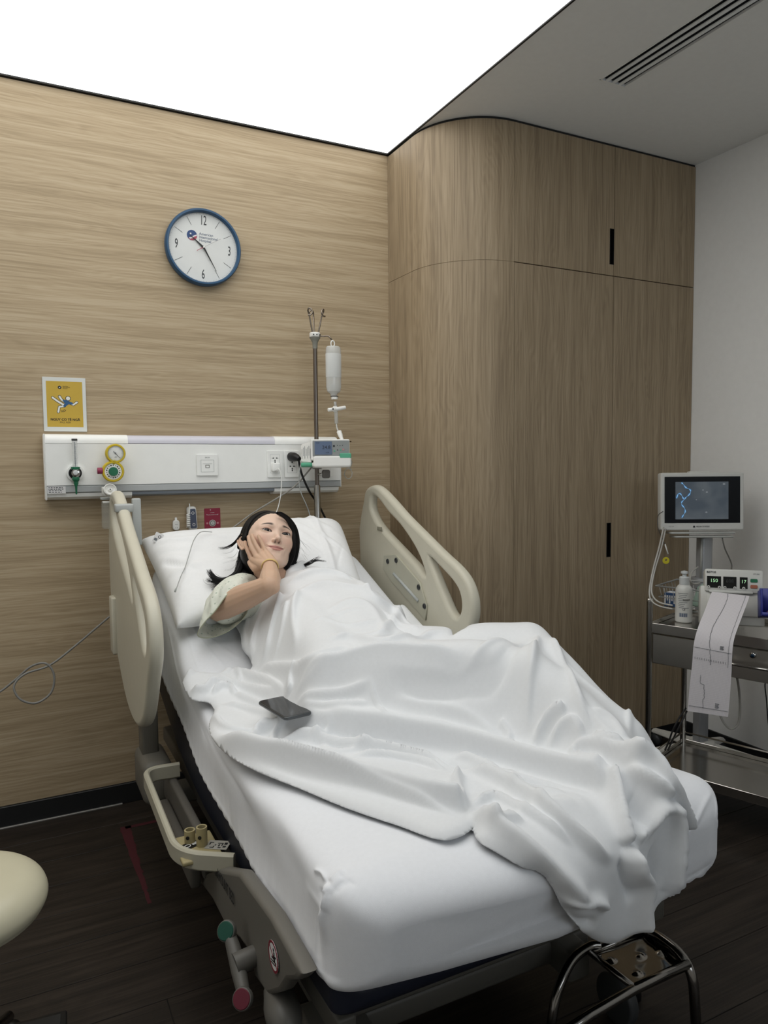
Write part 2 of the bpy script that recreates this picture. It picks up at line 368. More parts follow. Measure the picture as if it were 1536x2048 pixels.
# ================================================================ BED
X0, X1 = .475, 1.385; XM = (X0+X1)/2; YF, YH = 1.10, 3.04
def interp(x, xs, ys):
    return np.interp(x, xs, ys)
def Ttop(y):
    y = np.asarray(y, float); k = .10
    # smooth hinge at y=2.12: flat .705 then slope
    h = y-2.16; ramp = .5*(h+np.sqrt(h*h+k*k))
    return .70+.425*ramp-.01
def Tbot(y): return interp(y, [1.0, 1.42, 1.77, 2.15, 2.55, 2.8, 3.1], [.475, .455, .455, .486, .569, .648, .745])
bed = thing('hospital_bed', 'adjustable hospital bed with raised backrest and cream side rails', 'bed', (XM, 2.0, 0))
SHEET = mat('white_cotton_sheet', '#eceef2', .75, bump=.12, bscale=900, sheen=.15)
def superloop(u, half, hz, p=5):
    c, s = math.cos(u), math.sin(u); p = p if s > 0 else 18
    return (half*abs(c)**(2/p)*(1 if c > 0 else -1), hz*abs(s)**(2/p)*(1 if s > 0 else -1))
NSEC = 340; PSE = 6.5
def mattress_mesh(inset=0, zlo=0, zhi=0, y0=YF, y1=YH, r=.055, folds=0):
    ys = []; nc = 22
    for i in range(nc): a = math.pi/2*i/nc; ys.append((y0+r*(1-math.cos(a))*1.0, a))
    # rounded ends are handled with inset of the section
    N = NSEC; S = []
    prof = [(y0+r*(1-math.sin(math.pi/2*i/nc)), r*(1-math.cos(math.pi/2*i/nc))) for i in range(nc, -1, -1)]
    prof = [(y0+r*(1-math.cos(t)), r*(1-math.sin(t))) for t in [math.pi/2*i/nc for i in range(nc+1)]]
    body = [(y, 0) for y in np.linspace(y0+r, y1-r, 330)[1:-1]]
    end = [(y1-r*(1-math.cos(t)), r*(1-math.sin(t))) for t in [math.pi/2*i/nc for i in range(nc, -1, -1)]]
    rows = prof+body+end
    P = np.zeros((len(rows), N, 3))
    for i, (y, ins) in enumerate(rows):
        zt = float(Ttop(y))+zhi if zhi >= 0 else float(Tbot(y))+.05; zb = float(Tbot(y))+(zlo*float(interp(y, [1.6, 2.4], [.35, 1])) if zlo else 0); hz = (zt-zb)/2; zc = (zt+zb)/2; hw = (X1-X0)/2-inset
        for j in range(N):
            a = 2*math.pi*j/N; sx, sz = superloop(a, 1, 1, PSE)
            P[i, j] = (XM+sx*(hw-ins), y, zc+sz*(hz-ins*.8))
    return P
P = mattress_mesh(r=.09)
NROW = P.shape[0]
# soft cloth relief on the fitted sheet: bulging foot, corner gathers, long pulls on the side
y = P[:, :, 1].copy(); x = P[:, :, 0].copy(); z = P[:, :, 2].copy()
tt = (z-Tbot(y))/(Ttop(y)-Tbot(y))
foot = np.clip((YF+.06-y)/.06, 0, 1); xn = np.clip((x-X0)/(X1-X0), 0, 1)
P[:, :, 1] -= foot*.055*np.sin(np.pi*xn)*(.55+.45*np.clip(tt, 0, 1))
P[:, :, 0] += .08*sstep(1.5, 1.12, y)*np.clip((x-XM)/.45, 0, 1)          # right foot corner splays a little
P[:, :, 2] -= .03*np.exp(-((y-YF)/.08)**2)*np.clip((tt-.5)*2, 0, 1)*0
side = np.exp(-((x-X0)/.012)**2)
P[:, :, 0] -= side*(.0035*np.sin(y*7+z*22)+.0018*np.sin(y*17-z*40)+.0030*np.exp(-((tt-.12)/.05)**2)-.0030*np.exp(-((tt-.22)/.06)**2))
P[:, :, 2] -= foot*(1-np.clip(tt, 0, 1))*.035*np.sin(np.pi*xn**1.3)
hem = np.exp(-(np.clip(tt, 0, 1)/.16)**2)
P[:, :, 1] -= foot*hem*(.0022*np.sin(x*150+z*60)+.0016*np.sin(x*95-z*90))*np.clip((xn-.25)*3, 0, 1)
P[:, :, 0] -= side*hem*.0018*np.sin(y*120+z*40)
# gathered seam at the foot corners: ridges laid over the nearest surface points
Pc = P.reshape(-1, 3); dU = np.gradient(P, axis=0); dV = np.gradient(P, axis=1); Nn = np.cross(dU, dV); Nn /= np.maximum(np.linalg.norm(Nn, axis=2, keepdims=True), 1e-12)
ce = np.array([XM, 2.0, .58]); ce_y = np.clip(P[:, :, 1], 1.3, 2.9); cc_ = np.stack([np.full_like(ce_y, XM), ce_y, np.full_like(ce_y, .58)], -1); sgn_ = np.sign(((P-cc_)*Nn).sum(-1, keepdims=True)); Nn *= sgn_; Nf = Nn.reshape(-1, 3)
Rn = np.array(RX); qc = (Pc-np.array([0, 0, CAMZ]))@Rn; pu = 768+FPX*qc[:, 0]/qc[:, 2]; pv = 1024+FPX*qc[:, 1]/qc[:, 2]; facing = (Nf*(np.array([0, 0, CAMZ])-Pc)).sum(1) > 0
def near(u, v):
    d = np.hypot(pu-u, pv-v)+np.where(facing, 0, 1e4); c = np.argsort(d)[:4]; return Vector(Pc[c[np.argmin(qc[c, 2])]])
def sridge(px, amp, w, p=1.4, taper=.25):
    L = np.array([tuple(q) for q in smooth_path([near(*q) for q in px], 6)]); seg = np.diff(L, axis=0); ln = np.linalg.norm(seg, axis=1); cum = np.concatenate([[0], np.cumsum(ln)]); m = np.ones(len(Pc), bool)
    for k in range(3): m &= (Pc[:, k] > L[:, k].min()-w*5) & (Pc[:, k] < L[:, k].max()+w*5)
    Q = Pc[m]; best = np.full(len(Q), 9.); bt = np.zeros(len(Q))
    for k in range(len(seg)):
        if ln[k] < 1e-7: continue
        t_ = np.clip(((Q-L[k])@seg[k])/ln[k]**2, 0, 1); d = np.linalg.norm(Q-L[k]-t_[:, None]*seg[k], axis=1); b_ = d < best; best[b_] = d[b_]; bt[b_] = (cum[k]+t_*ln[k])[b_]/cum[-1]
    DS[m] += .75*amp*np.exp(-(best/(w*.72))**p)*sstep(0, taper, bt)*sstep(1, 1-taper, bt)
DS = np.zeros(len(Pc))
sridge([(652, 1800), (650, 1850), (648, 1900), (647, 1950)], .006, .005, 1.1, .1)
sridge([(655, 1760), (653, 1800), (650, 1850)], .016, .010, 1.3, .15)
sridge([(640, 1770), (645, 1800), (648, 1840)], -.007, .007, 1.3)
sridge([(655, 1764), (644, 1746), (628, 1738)], .010, .006, 1.2); sridge([(657, 1764), (672, 1748), (692, 1738)], .008, .006, 1.2)
sridge([(656, 1785), (676, 1760), (690, 1752)], .006, .005, 1.2); sridge([(666, 1790), (690, 1766), (715, 1760)], -.005, .007, 1.3)
sridge([(650, 1830), (628, 1800), (600, 1775)], .004, .010, 1.4)
sridge([(1425, 1580), (1410, 1610), (1390, 1650), (1380, 1690)], .006, .007, 1.2); sridge([(1428, 1590), (1434, 1640), (1436, 1720)], .006, .006, 1.2)
for k in range(9): sridge([(1445-k*5, 1700+k*10), (1425-k*8, 1730+k*8), (1395-k*6, 1765+k*3)], .003, .005, 1.2)
sridge([(385, 1430), (430, 1540), (480, 1640), (540, 1760)], .006, .012, 1.5); sridge([(400, 1440), (470, 1570), (540, 1700), (590, 1800)], -.004, .014, 1.6)
sridge([(330, 1230), (345, 1300), (370, 1390), (400, 1460)], .004, .010, 1.5)
for L_, a_ in (([(352, 1210), (420, 1300), (470, 1352)], .0035), ([(400, 1262), (450, 1296), (492, 1322)], .003), ([(372, 1255), (395, 1330), (410, 1345)], .002)): sridge(L_, a_, .006, 1.2)
P = (Pc+Nf*DS[:, None]).reshape(P.shape)
me = grid_mesh(P, closed_v=True); bm = B(); bm.from_mesh(me)
bm.verts.ensure_lookup_table(); N = P.shape[1]; n = P.shape[0]
bm.faces.new([bm.verts[j] for j in range(N)]); bm.faces.new([bm.verts[(n-1)*N+j] for j in reversed(range(N))])
bmesh.ops.recalc_face_normals(bm, faces=bm.faces)
tag(obj('fitted_sheet', bm, SHEET), 'smooth white fitted sheet stretched over the bed mattress', 'sheet')
NSEC = 72
Pm = mattress_mesh(.007, -.13, -.02, YF+.03, YH-.01); me = grid_mesh(Pm, closed_v=True); bm = B(); bm.from_mesh(me); bm.verts.ensure_lookup_table(); N = Pm.shape[1]; n = Pm.shape[0]
bm.faces.new([bm.verts[j] for j in range(N)]); bm.faces.new([bm.verts[(n-1)*N+j] for j in reversed(range(N))]); bmesh.ops.recalc_face_normals(bm, faces=bm.faces)
obj('mattress', bm, NAVY, bed)
# side rails
def px5(L, X, s=5.12, ox=680, oy=940): 
    out = []
    for p in L:
        w = onX(ox+p[0]/s, oy+p[1]/s, X); out.append((w.y, w.z))
    return out
XR = 1.455
outer = px5([(232, 700), (240, 520), (272, 330), (300, 200), (370, 155), (440, 180), (560, 300), (700, 460), (900, 660), (1080, 840), (1250, 1000), (1350, 1150), (1405, 1350), (1395, 1560), (1310, 1740)], XR)
outer += [(2.32, .62), (2.5, .555), (2.75, .60), (3.03, .80)]
hole1 = px5([(365, 265), (430, 300), (530, 430), (650, 560), (770, 730), (860, 900), (912, 1080), (800, 950), (600, 740), (480, 610), (400, 500), (355, 380)], XR)
hole2 = px5([(955, 890), (1080, 1010), (1190, 1130), (1262, 1250), (1282, 1400), (1245, 1498), (1180, 1450), (1110, 1300), (1020, 1080)], XR)
def sm2(L, k=4): return [(p.x, p.y) for p in smooth_path([(a, b, 0) for a, b in L], k, True)]
def rail(xc, name, lab, dy=0):
    me = plate([sm2(outer), sm2(hole1), sm2(hole2)], .042, .017, 4)
    # local x -> world y, local y -> world z
    me.transform(Matrix(((0, 0, 1, xc), (1, 0, 0, dy), (0, 1, 0, 0), (0, 0, 0, 1))))
    o = obj(name, me, CREAM, bed, 'auto'); o['label'] = lab; return o
railR = rail(XR, 'side_rail', 'far cream side rail beside the oak wardrobe')
railL = rail(.362, 'side_rail', 'near cream side rail on the clock wall side', .03)
# hinge plate on the far rail
hp = px5([(455, 875), (575, 865), (820, 1150), (895, 1390), (880, 1540), (760, 1400), (530, 1140), (445, 1010)], XR-.024)
me = plate([hp], .008, .002); me.transform(Matrix(((0, 0, 1, XR-.024), (1, 0, 0, 0), (0, 1, 0, 0), (0, 0, 0, 1))))
hpo = obj('hinge_plate', me, mat('grey_cream_plastic', '#b5b3a2', .4), railR, False)
for q in ((487, 935), (573, 925), (803, 1200), (862, 1395)):
    w = onX(680+q[0]/5.12, 940+q[1]/5.12, XR-.03); bm = B(); ring_tube(bm, [w+V(0, .009*math.cos(a), .009*math.sin(a)) for a in [i*math.pi/8 for i in range(16)]], .0025, 6, closed=True)
    cyl(bm, w, w+V(.004, 0, 0), .0055, 10); obj('screw', bm, DGREY, hpo)
bm = B(); a = onX(680+550/5.12, 940+1060/5.12, XR-.03); b2 = onX(680+800/5.12, 940+1340/5.12, XR-.03); cyl(bm, a, b2, .006, 10); obj('hinge_pin', bm, LGREY, hpo)
bm = B(); a = onX(680+405/5.12, 940+600/5.12, XR-.024); box(bm, a-V(.003, .02, .008), a+V(.003, .02, .008), .002); obj('latch', bm, mat('rail_slot', '#8f8c7c', .5), railR)
# support arm under near rail
bm = B(); box(bm, (.375, 2.60, .40), (.43, 2.69, .60), .008); obj('rail_arm', bm, mat('arm_grey', '#6a675f', .5), bed)
bm = B(); box(bm, (.325, 2.93, .70), (.345, 3.01, .92), .006); obj('rail_arm', bm, CREAM, bed)
# clamp with an accessory bracket on the near rail
k0 = onX(246, 1012, .362); bm = B(); box(bm, (.332, k0.y-.03, k0.z-.022), (.396, k0.y+.02, k0.z+.008), .006); ck = obj('rail_clamp', bm, LGREY, bed)
k1 = onX(266, 1003, .42); bm = B(); box(bm, (.415, k1.y-.012, k1.z-.17), (.448, k1.y+.012, k1.z+.012), .005); obj('bracket_bar', bm, LGREY, ck); bm = B(); box(bm, (.39, k1.y-.01, k1.z-.03), (.42, k1.y+.01, k1.z-.01), .003); obj('bracket_arm', bm, GREYPL, ck)
# frame
FRAME = mat('cream_grey_metal', '#8f8c82', .45); FRD = mat('bed_frame_dark', '#55534d', .5)
fr = B()
for x in (X0+.03, X1-.07): box(fr, (x, 1.2, .33), (x+.04, 2.95, .385), .006)
for y_ in (1.25, 1.75, 2.2, 2.6, 2.92): box(fr, (X0+.05, y_, .335), (X1-.05, y_+.05, .38), .006)
obj('upper_frame', fr, FRD, bed)
for x_ in (X0+.12, X1-.19): bm = B(); box(bm, (x_, 1.35, .12), (x_+.07, 2.95, .20), .01, 3); obj('lower_beam', bm, FRD, bed)
for y_ in (1.42, 2.78): bm = B(); box(bm, (X0+.06, y_, .13), (X1-.06, y_+.1, .19), .01); obj('cross_member', bm, FRD, bed)
for y_ in (1.6, 2.6):
    for x_ in (.66, 1.2): bm = B(); ring_tube(bm, [(x_, y_, .18), (x_, y_-.12, .345)], .018, 10); obj('lift_arm', bm, FRD, bed)
# lowered foot-side rail: a flat band loop with the pole sockets inside
BEI = mat('bed_beige', '#b9b5a3', .4); BEG = mat('bed_side_grey', '#625f59', .5)
loop = fillet([V(.46, 2.40, .425), V(.350, 2.41, .425), V(.345, 1.86, .415), V(.47, 1.775, .415)], .085, 8)
bm = B(); rows_ = []
for i, p_ in enumerate(loop):
    d = (loop[min(i+1, len(loop)-1)]-loop[max(i-1, 0)]).normalized(); n_ = V(-d.y, d.x, 0).normalized()
    rows_.append([bm.verts.new(p_+n_*(.009*cx_)+V(0, 0, .024*cz_)) for cx_, cz_ in ((-1, -.8), (-.6, -1), (.6, -1), (1, -.8), (1, .8), (.5, 1), (-.5, 1), (-1, .8))])
for a_, b_ in zip(rows_, rows_[1:]):
    for j in range(8): bm.faces.new((a_[j], a_[(j+1) % 8], b_[(j+1) % 8], b_[j]))
bm.faces.new(rows_[0]); bm.faces.new(rows_[-1][::-1]); bmesh.ops.recalc_face_normals(bm, faces=bm.faces); lr = obj('lowered_rail', bm, BEI, bed, 'auto')
bm = B(); box(bm, (.425, 1.93, .30), (.452, 2.55, .40), .008); obj('side_cover', bm, BEG, bed); bm = B(); box(bm, (.395, 1.95, .27), (.425, 2.42, .33), .008); obj('side_cover', bm, BEG, bed)
bm = B(); box(bm, (.36, 2.50, .27), (.46, 2.72, .42), .03, 4); obj('motor_cover', bm, mat('motor_cover_grey', '#6d6a62', .5), bed)
# socket plate with two short tubes and stickers
bm = B(); box(bm, (.352, 1.83, .405), (.455, 1.97, .418), .004); sk_ = obj('socket_plate', bm, mat('aged_cream', '#a79b74', .5), bed)
for q_, m_h in (((380, 1684), .034), ((404, 1690), .05)):
    c_ = onZ(*q_, .418); bm = B(); lathe(bm, [(.0145, 0), (.0145, m_h), (.0105, m_h), (.0100, .004), (0, .004)], 20, c=c_); tb = obj('pole_socket', bm, MATS['aged_cream'], sk_, 'auto'); bm = B(); lathe(bm, [(.0102, m_h-.010), (0, m_h-.0105)], 20, c=c_); obj('socket_hole', bm, BLACK, tb); disc(c_+V(-.008, -.0125, m_h*.55), .005, .003, BLACK, 'bolt', tb, n=12, nrm=(-.5, -.8, 0)) if 'disc' in globals() else None
st0 = onZ(382, 1690, .4185); bm = B(); mx_ = Matrix.Translation(st0) @ Matrix.Rotation(.35, 4, 'Z'); box(bm, (-.028, -.016, 0), (.022, .016, .0008), mtx=mx_); k1 = obj('warning_sticker', bm, BLACK, sk_, False)
me = plate([circ((-.010, 0), .009, 24, .0075), circ((-.010, 0), .0065, 24, .005)], .0004); me.transform(mx_ @ Matrix.Translation((0, 0, .0011))); obj('sticker_ring', me, PAPER, k1, False); bm = B(); box(bm, (.003, -.006, .0009), (.018, .006, .0013), mtx=mx_); obj('sticker_mark', bm, PAPER, k1, False)
st1 = onZ(436, 1690, .4185); mx_ = Matrix.Translation(st1) @ Matrix.Rotation(-.6, 4, 'Z'); bm = B(); box(bm, (-.03, -.022, 0), (.03, .022, .0008), mtx=mx_); k2 = obj('instruction_sticker', bm, mat('dull_paper', '#a8a69e', .6), sk_, False)
bm = B()
for (a_, b_, c_, d_) in ((-.024, .008, -.014, .011), (-.024, -.002, -.021, .011), (-.008, -.004, -.004, .000), (-.002, .006, .012, .009), (.010, -.004, .013, .009), (.002, -.008, .006, .002), (.016, .002, .024, .012), (-.018, -.016, -.008, -.013), (-.010, -.016, -.007, -.007), (.004, -.016, .012, -.012), (.016, -.012, .024, -.004)): box(bm, (a_, b_, .0008), (c_, d_, .0012), mtx=mx_)
o = obj('print', bm, INK, k2, False); o['kind'] = 'stuff'
# long lower side plate with lettering, pedal and caster cover
XS_ = .432
def pyz(L, X): return [((onX(*q, X)).y, (onX(*q, X)).z) for q in L]
sp_ = pyz([(392, 1755), (440, 1738), (478, 1745), (540, 1830), (588, 1918), (604, 1950), (592, 1962), (575, 1962), (560, 1985), (535, 1992), (510, 1955), (498, 1905), (480, 1880), (450, 1850), (425, 1800)], XS_)
me = plate([sp_], .035, .010, 2); me.transform(Matrix(((0, 0, 1, XS_+.017), (1, 0, 0, 0), (0, 1, 0, 0), (0, 0, 0, 1)))); sd = obj('lower_side_plate', me, mat('plate_shaded_beige', '#6d6a63', .5), bed, 'auto'); sd['label'] = 'lower side plate with dark lettering'  # beige darkened to hold the shade under the mattress
pa, pb_ = onX(437, 1752, XS_-.002), onX(470, 1806, XS_-.002); dx_ = (pb_-pa).normalized(); up_ = Vector((-1, 0, 0)).cross(dx_); mt_ = Matrix((dx_, up_, V(-1, 0, 0))).transposed().to_4x4(); mt_.translation = onX(446, 1766, XS_-.0035)
text('PARAMOUNT BED', .040, mt_, INK, sd, sx=.62, align='CENTER')
dc = onX(547, 1913, XS_-.003); mt2 = toward(dc, (-1, 0, 0), (0, .25, 1)); me = plate([circ((0, 0), .030)], .001); me.transform(mt2); dk = obj('warning_disc', me, PAPER, sd, False)
me = plate([circ((0, 0), .030, 40), circ((0, 0), .0255, 40)], .001); me.transform(mt2 @ Matrix.Translation((0, 0, .0006))); obj('red_ring', me, mat('ring_red', '#7d2230', .5), dk, False)
bm = B(); box(bm, (-.0015, -.026, .0006), (.0015, .026, .0012), mtx=mt2 @ Matrix.Rotation(.8, 4, 'Z')); obj('red_bar', bm, MATS['ring_red'], dk, False)
bm = B(); 
for (a_, b_, c_, d_) in ((-.018, -.010, .016, -.008), (-.018, -.015, .010, -.013), (.002, -.008, .010, .003), (.008, .000, .018, .003), (.004, .004, .010, .010), (-.010, -.004, .004, -.001)): box(bm, (a_, b_, .0006), (c_, d_, .0012), mtx=mt2)
cyl(bm, mt2 @ V(.006, .014, .0004), mt2 @ V(.006, .014, .0012), .0032, 12); obj('figure_print', bm, INK, dk, False)
XPd = .385; gp, rp_ = onX(452, 1862, XPd), onX(484, 1998, XPd); PG = mat('pedal_grey', '#5d5b56', .45); nrm_ = V(-.62, -.60, .50)
bm = B(); ring_tube(bm, [gp-nrm_*.012, gp.lerp(rp_, .3)-nrm_*.016, gp.lerp(rp_, .6)-nrm_*.016, rp_-nrm_*.012], [.013, .016, .017, .013], 12); pd = obj('brake_pedal', bm, PG, bed, 'auto'); m0 = gp.lerp(rp_, .52)
bm = B(); ring_tube(bm, [m0-nrm_*.012-V(.004, 0, 0), m0+V(.05, .01, 0)], [.024, .022], 16); obj('pedal_hub', bm, PG, pd, 'auto')
for c_, m_h in ((gp, mat('pedal_green', '#12483a', .5)), (rp_, mat('pedal_red', '#5f1b2b', .5))):
    bm = B(); mm_ = toward(c_, nrm_); lathe(bm, [(0, -.012), (.021, -.010), (.0225, -.003), (.021, .002), (.0195, .0028)], 28, mm_); e_ = obj('pedal_pad', bm, PG, pd, 'auto'); bm = B(); lathe(bm, [(.0195, .0025), (.018, .0042), (0, .0048)], 28, mm_); obj('pad_face', bm, m_h, e_, 'auto')
cv = onX(560, 2012, .45); bm = B(); ring_tube(bm, smooth_path([onX(556, 1975, .46), onX(562, 2010, .455), onX(572, 2045, .45), onX(580, 2085, .45)], 4), [.030, .031, .032, .034, .036, .037, .037, .036, .034, .03, .026, .02, .015], 20); obj('caster_cover', bm, mat('caster_grey', '#5f5d58', .45), bed)
bm = B(); w_ = onX(596, 2040, .47); cyl(bm, (w_.x-.0, w_.y, .062), (w_.x+.03, w_.y, .062), .062, 28, bev=.006); obj('caster_wheel', bm, DGREY, bed)
for (x_, y_) in ((X1-.06, 1.32), (X0+.06, 2.82), (X1-.06, 2.82)): bm = B(); cyl(bm, (x_-.015, y_, .062), (x_+.015, y_, .062), .062, 24, bev=.006); obj('caster_wheel', bm, DGREY, bed)
# ================================================================ PERSON
person = thing('person', 'woman lying back under a white blanket, hand on her cheek, long black hair, pale gown', 'person', (.85, 2.45, .9))
HO = atD(536.2, 1087.0, 2.62); HS = 1.10
_R = np.array([[0.89109209, 0.45285642, -0.02959645], [0.21781605, -0.48399023, -0.84753149], [0.39813447, -0.74878203, 0.52991926]])
HM = np.array(RX) @ _R * HS            # head frame (x her left, y face forward, z crown) -> world
def H2W(p): return np.asarray(p, float) @ HM.T + np.array(HO)
def W2H(p): return (np.asarray(p, float)-np.array(HO)) @ np.linalg.inv(HM).T
def smin(a, b, k):
    h = np.clip(.5+.5*(b-a)/k, 0, 1); return b*(1-h)+a*h-k*h*(1-h)
def ell(p, c, r):
    r = np.array(r); q = (p-np.array(c)); k0 = np.linalg.norm(q/r, axis=1); k1 = np.linalg.norm(q/(r*r), axis=1)
    return k0*(k0-1)/np.maximum(k1, 1e-9)
def cap(p, a, b, ra, rb=None):
    rb = ra if rb is None else rb; a = np.array(a, float); b = np.array(b, float); ab = b-a
    t = np.clip(((p-a)@ab)/(ab@ab), 0, 1); return np.linalg.norm(p-a-t[:, None]*ab, axis=1)-(ra+(rb-ra)*t)
EYX, EYY, EYZ = .0315, .0735, 0.0
def face_sdf(p):
    q = p.copy(); q[:, 0] = np.abs(q[:, 0])
    d = ell(p, (0, -.012, .028), (.0735, .094, .082))
    d = smin(d, ell(p, (0, .018, -.005), (.0655, .072, .075)), .03)
    d = smin(d, ell(p, (0, .022, -.052), (.053, .06, .048)), .02)
    d = smin(d, cap(q, (.047, .012, -.060), (.018, .060, -.090), .018, .0155), .026)
    d = smin(d, ell(p, (0, .069, -.0945), (.018, .0135, .0135)), .018)
    d = smin(d, ell(q, (.036, .055, -.024), (.024, .022, .022)), .02)
    d = smin(d, cap(q, (.008, .078, .019), (.046, .063, .017), .007), .016)
    d = smin(d, ell(p, (0, .076, -.064), (.027, .012, .018)), .014)
    # eye hollows
    d = -smin(-d, ell(q, (.031, .0945, .000), (.021, .012, .013)), .012)
    # lids
    d = smin(d, ell(q, (EYX, EYY, EYZ), (.0165, .0136, .0136)), .0035)
    # nose
    d = smin(d, cap(p, (0, .077, .010), (0, .0985, -.032), .0058, .0072), .011)
    d = smin(d, ell(p, (0, .1005, -.0335), (.0082, .0082, .0072)), .006)
    d = smin(d, ell(q, (.0104, .0905, -.0375), (.0058, .0088, .0058)), .005)
    # nostrils
    d = -smin(-d, ell(q, (.0055, .0975, -.0415), (.0030, .0045, .0028)), .002)
    # philtrum hollow
    d = -smin(-d, cap(p, (0, .0960, -.048), (0, .0965, -.055), .0022), .004)
    # lips with a soft smile
    up = np.minimum(cap(q, (.0025, .0880, -.0582), (.0125, .0848, -.0585), .0036, .0032), cap(q, (.0125, .0848, -.0585), (.0265, .0755, -.0560), .0032, .0014))
    lo = np.minimum(cap(q, (0, .0868, -.0665), (.011, .0845, -.0655), .0048, .0042), cap(q, (.011, .0845, -.0655), (.0245, .0765, -.0580), .0042, .0016))
    d = smin(d, up, .0035); d = smin(d, lo, .0035)
    mouth = np.minimum(cap(q, (0, .0928, -.0620), (.012, .0892, -.0615), .0010), cap(q, (.012, .0892, -.0615), (.0285, .0785, -.0560), .0010, .0012))
    d = -smin(-d, mouth, .0022)
    # corner dimple and fold under the lip
    d = -smin(-d, ell(q, (.0298, .0785, -.0555), (.0025, .004, .0035)), .005)
    d = -smin(-d, cap(q, (0, .0905, -.0775), (.010, .0890, -.0770), .0020), .008)
    return d
bm = B(); bmesh.ops.create_icosphere(bm, subdivisions=7, radius=1)
me = bpy.data.meshes.new('head'); bm.to_mesh(me); bm.free(); nv = len(me.vertices)
D = np.empty(nv*3); me.vertices.foreach_get('co', D); D = D.reshape(-1, 3)
D = D+np.array([0, .55, -.12]); D /= np.linalg.norm(D, axis=1)[:, None]
C0 = np.array([0, .0, -.015]); t = np.full(nv, .16)
for it in range(46): t -= face_sdf(C0+D*t[:, None])*.8
HP = C0+D*t[:, None]
# eye openings
qx = np.abs(HP[:, 0])-EYX; qz = HP[:, 2]-EYZ; u_ = np.clip(np.abs(qx)/.0143, 0, 1)
qz2 = qz-qx*.10
upl = .0034*np.sqrt(1-u_**2)*(1+.12*(-qx/.0143)); lol = -.0029*np.sqrt(1-u_**2)
upl = upl-.0022; lol = lol-.0030
inside = (qz2 < upl) & (qz2 > lol) & (np.abs(qx) < .0143) & (HP[:, 1] > .04)
HP[inside, 1] -= .0065
# colours of the skin, lips and brows
def lerpc(c, t_, col):
    return c*(1-t_[:, None])+np.array(srgb(col)[:3])*t_[:, None]
ax = np.abs(HP[:, 0]); z_ = HP[:, 2]; y_ = HP[:, 1]; fr_ = (y_ > .04)
Cc = np.tile(np.array(srgb('#e3c5b1')[:3]), (nv, 1))
bl = np.exp(-(((ax-.042)/.020)**2+((z_+.030)/.018)**2))*fr_; Cc = lerpc(Cc, bl*.35, '#d79a86')
es = np.exp(-(((ax-EYX)/.019)**2+((z_-.005)/.0075)**2))*fr_; Cc = lerpc(Cc, es*.62, '#946450')
# brows
bx = (ax-.014)/.036; bz = .0195+.0055*np.sin(np.clip(bx, 0, 1)*2.3)-.004*np.clip(bx, 0, 1); th = .0040*np.clip(1.15-np.clip(bx, 0, 1)*.85, .2, 1)
br = sstep(1.35, .6, np.abs(z_-bz)/th)*sstep(-.08, .22, bx)*sstep(1.06, .9, bx)*fr_; Cc = lerpc(Cc, br*.9, '#2e2320')
lz_u = np.interp(ax, [0, .004, .0125, .027], [-.0552, -.0546, -.0553, -.0560]); lz_l = np.interp(ax, [0, .011, .020, .027], [-.0712, -.0698, -.0635, -.0562])
lp = sstep(-.0008, .0006, lz_u-z_)*sstep(-.0008, .0006, z_-lz_l)*(ax < .0272)*fr_; Cc = lerpc(Cc, lp*.75, '#b06a66')
ml = np.interp(ax, [0, .012, .0285], [-.0620, -.0615, -.0560]); mq = np.exp(-((z_-ml)/.0011)**2)*(ax < .0292)*fr_; Cc = lerpc(Cc, mq*.7, '#5e2e2c')
no = np.exp(-(((ax-.0062)/.0032)**2+((z_+.0425)/.0028)**2))*(y_ > .085); Cc = lerpc(Cc, np.clip(no*1.1, 0, 1)*.85, '#3c201a')
d_l = np.minimum(np.abs(qz2-upl), 1); lash = np.exp(-((qz2-upl-.0005)/.0021)**2)*(np.abs(qx) < .0150)*fr_; Cc = lerpc(Cc, np.clip(lash*1.2, 0, 1)*.92, '#17100f')
wing = np.exp(-(((qx-.0155)/.0035)**2+((qz2-.0012)/.0010)**2))*fr_; Cc = lerpc(Cc, wing*.8, '#1d1413')
crease = np.exp(-((qz2-upl-.0034)/.0008)**2)*(np.abs(qx) < .0135)*fr_; Cc = lerpc(Cc, crease*.45, '#7a5142')
HVERT, HCOL, HFACE = H2W(HP), Cc, [tuple(p.vertices) for p in me.polygons]
# ears (joined with the head mesh)
def ear_mesh(s):
    Vv = []; Ff = []
    bm = B()
    prof = [(.0, .030, -.002), (.012, .031, 0), (.021, .022, .002), (.023, .008, .002), (.018, -.006, 0), (.010, -.018, -.001), (.003, -.027, -.002), (-.004, -.024, -.003), (-.004, -.012, -.004)]
    pts = smooth_path([(-a*.8, b*.95, c) for a, b, c in prof], 5)
    ring_tube(bm, pts, [.0034]*len(pts), 8)
    pts2 = smooth_path([(-.002, .020, -.001), (-.010, .019, .001), (-.012, .008, .001), (-.008, -.006, -.001), (-.001, -.010, -.003)], 5)
    ring_tube(bm, pts2, [.0026]*len(pts2), 8)
    r = bmesh.ops.create_uvsphere(bm, u_segments=16, v_segments=10, radius=1)
    for v in r['verts']: v.co = Vector((v.co.x*.014-.006, v.co.y*.026+.002, v.co.z*.0035-.003))
    ca, sa = math.cos(.45), math.sin(.45)
    out = []
    for v in bm.verts:
        a, b, c = v.co   # a: back(-)/front, b: up, c: outwards
        yy = a*ca-c*sa*0-.006; xx = .083+c-a*sa*1.1
        v.co = Vector((s*xx, yy, b-.010))
    return bm
def join_np(parts):
    Vs = []; Fs = []; Cs = []; n = 0
    for v, f, c in parts:
        Vs.append(v); Fs += [tuple(i+n for i in q) for q in f]; Cs.append(c); n += len(v)
    return np.vstack(Vs), Fs, np.vstack(Cs)
parts = [(HVERT, HFACE, HCOL)]
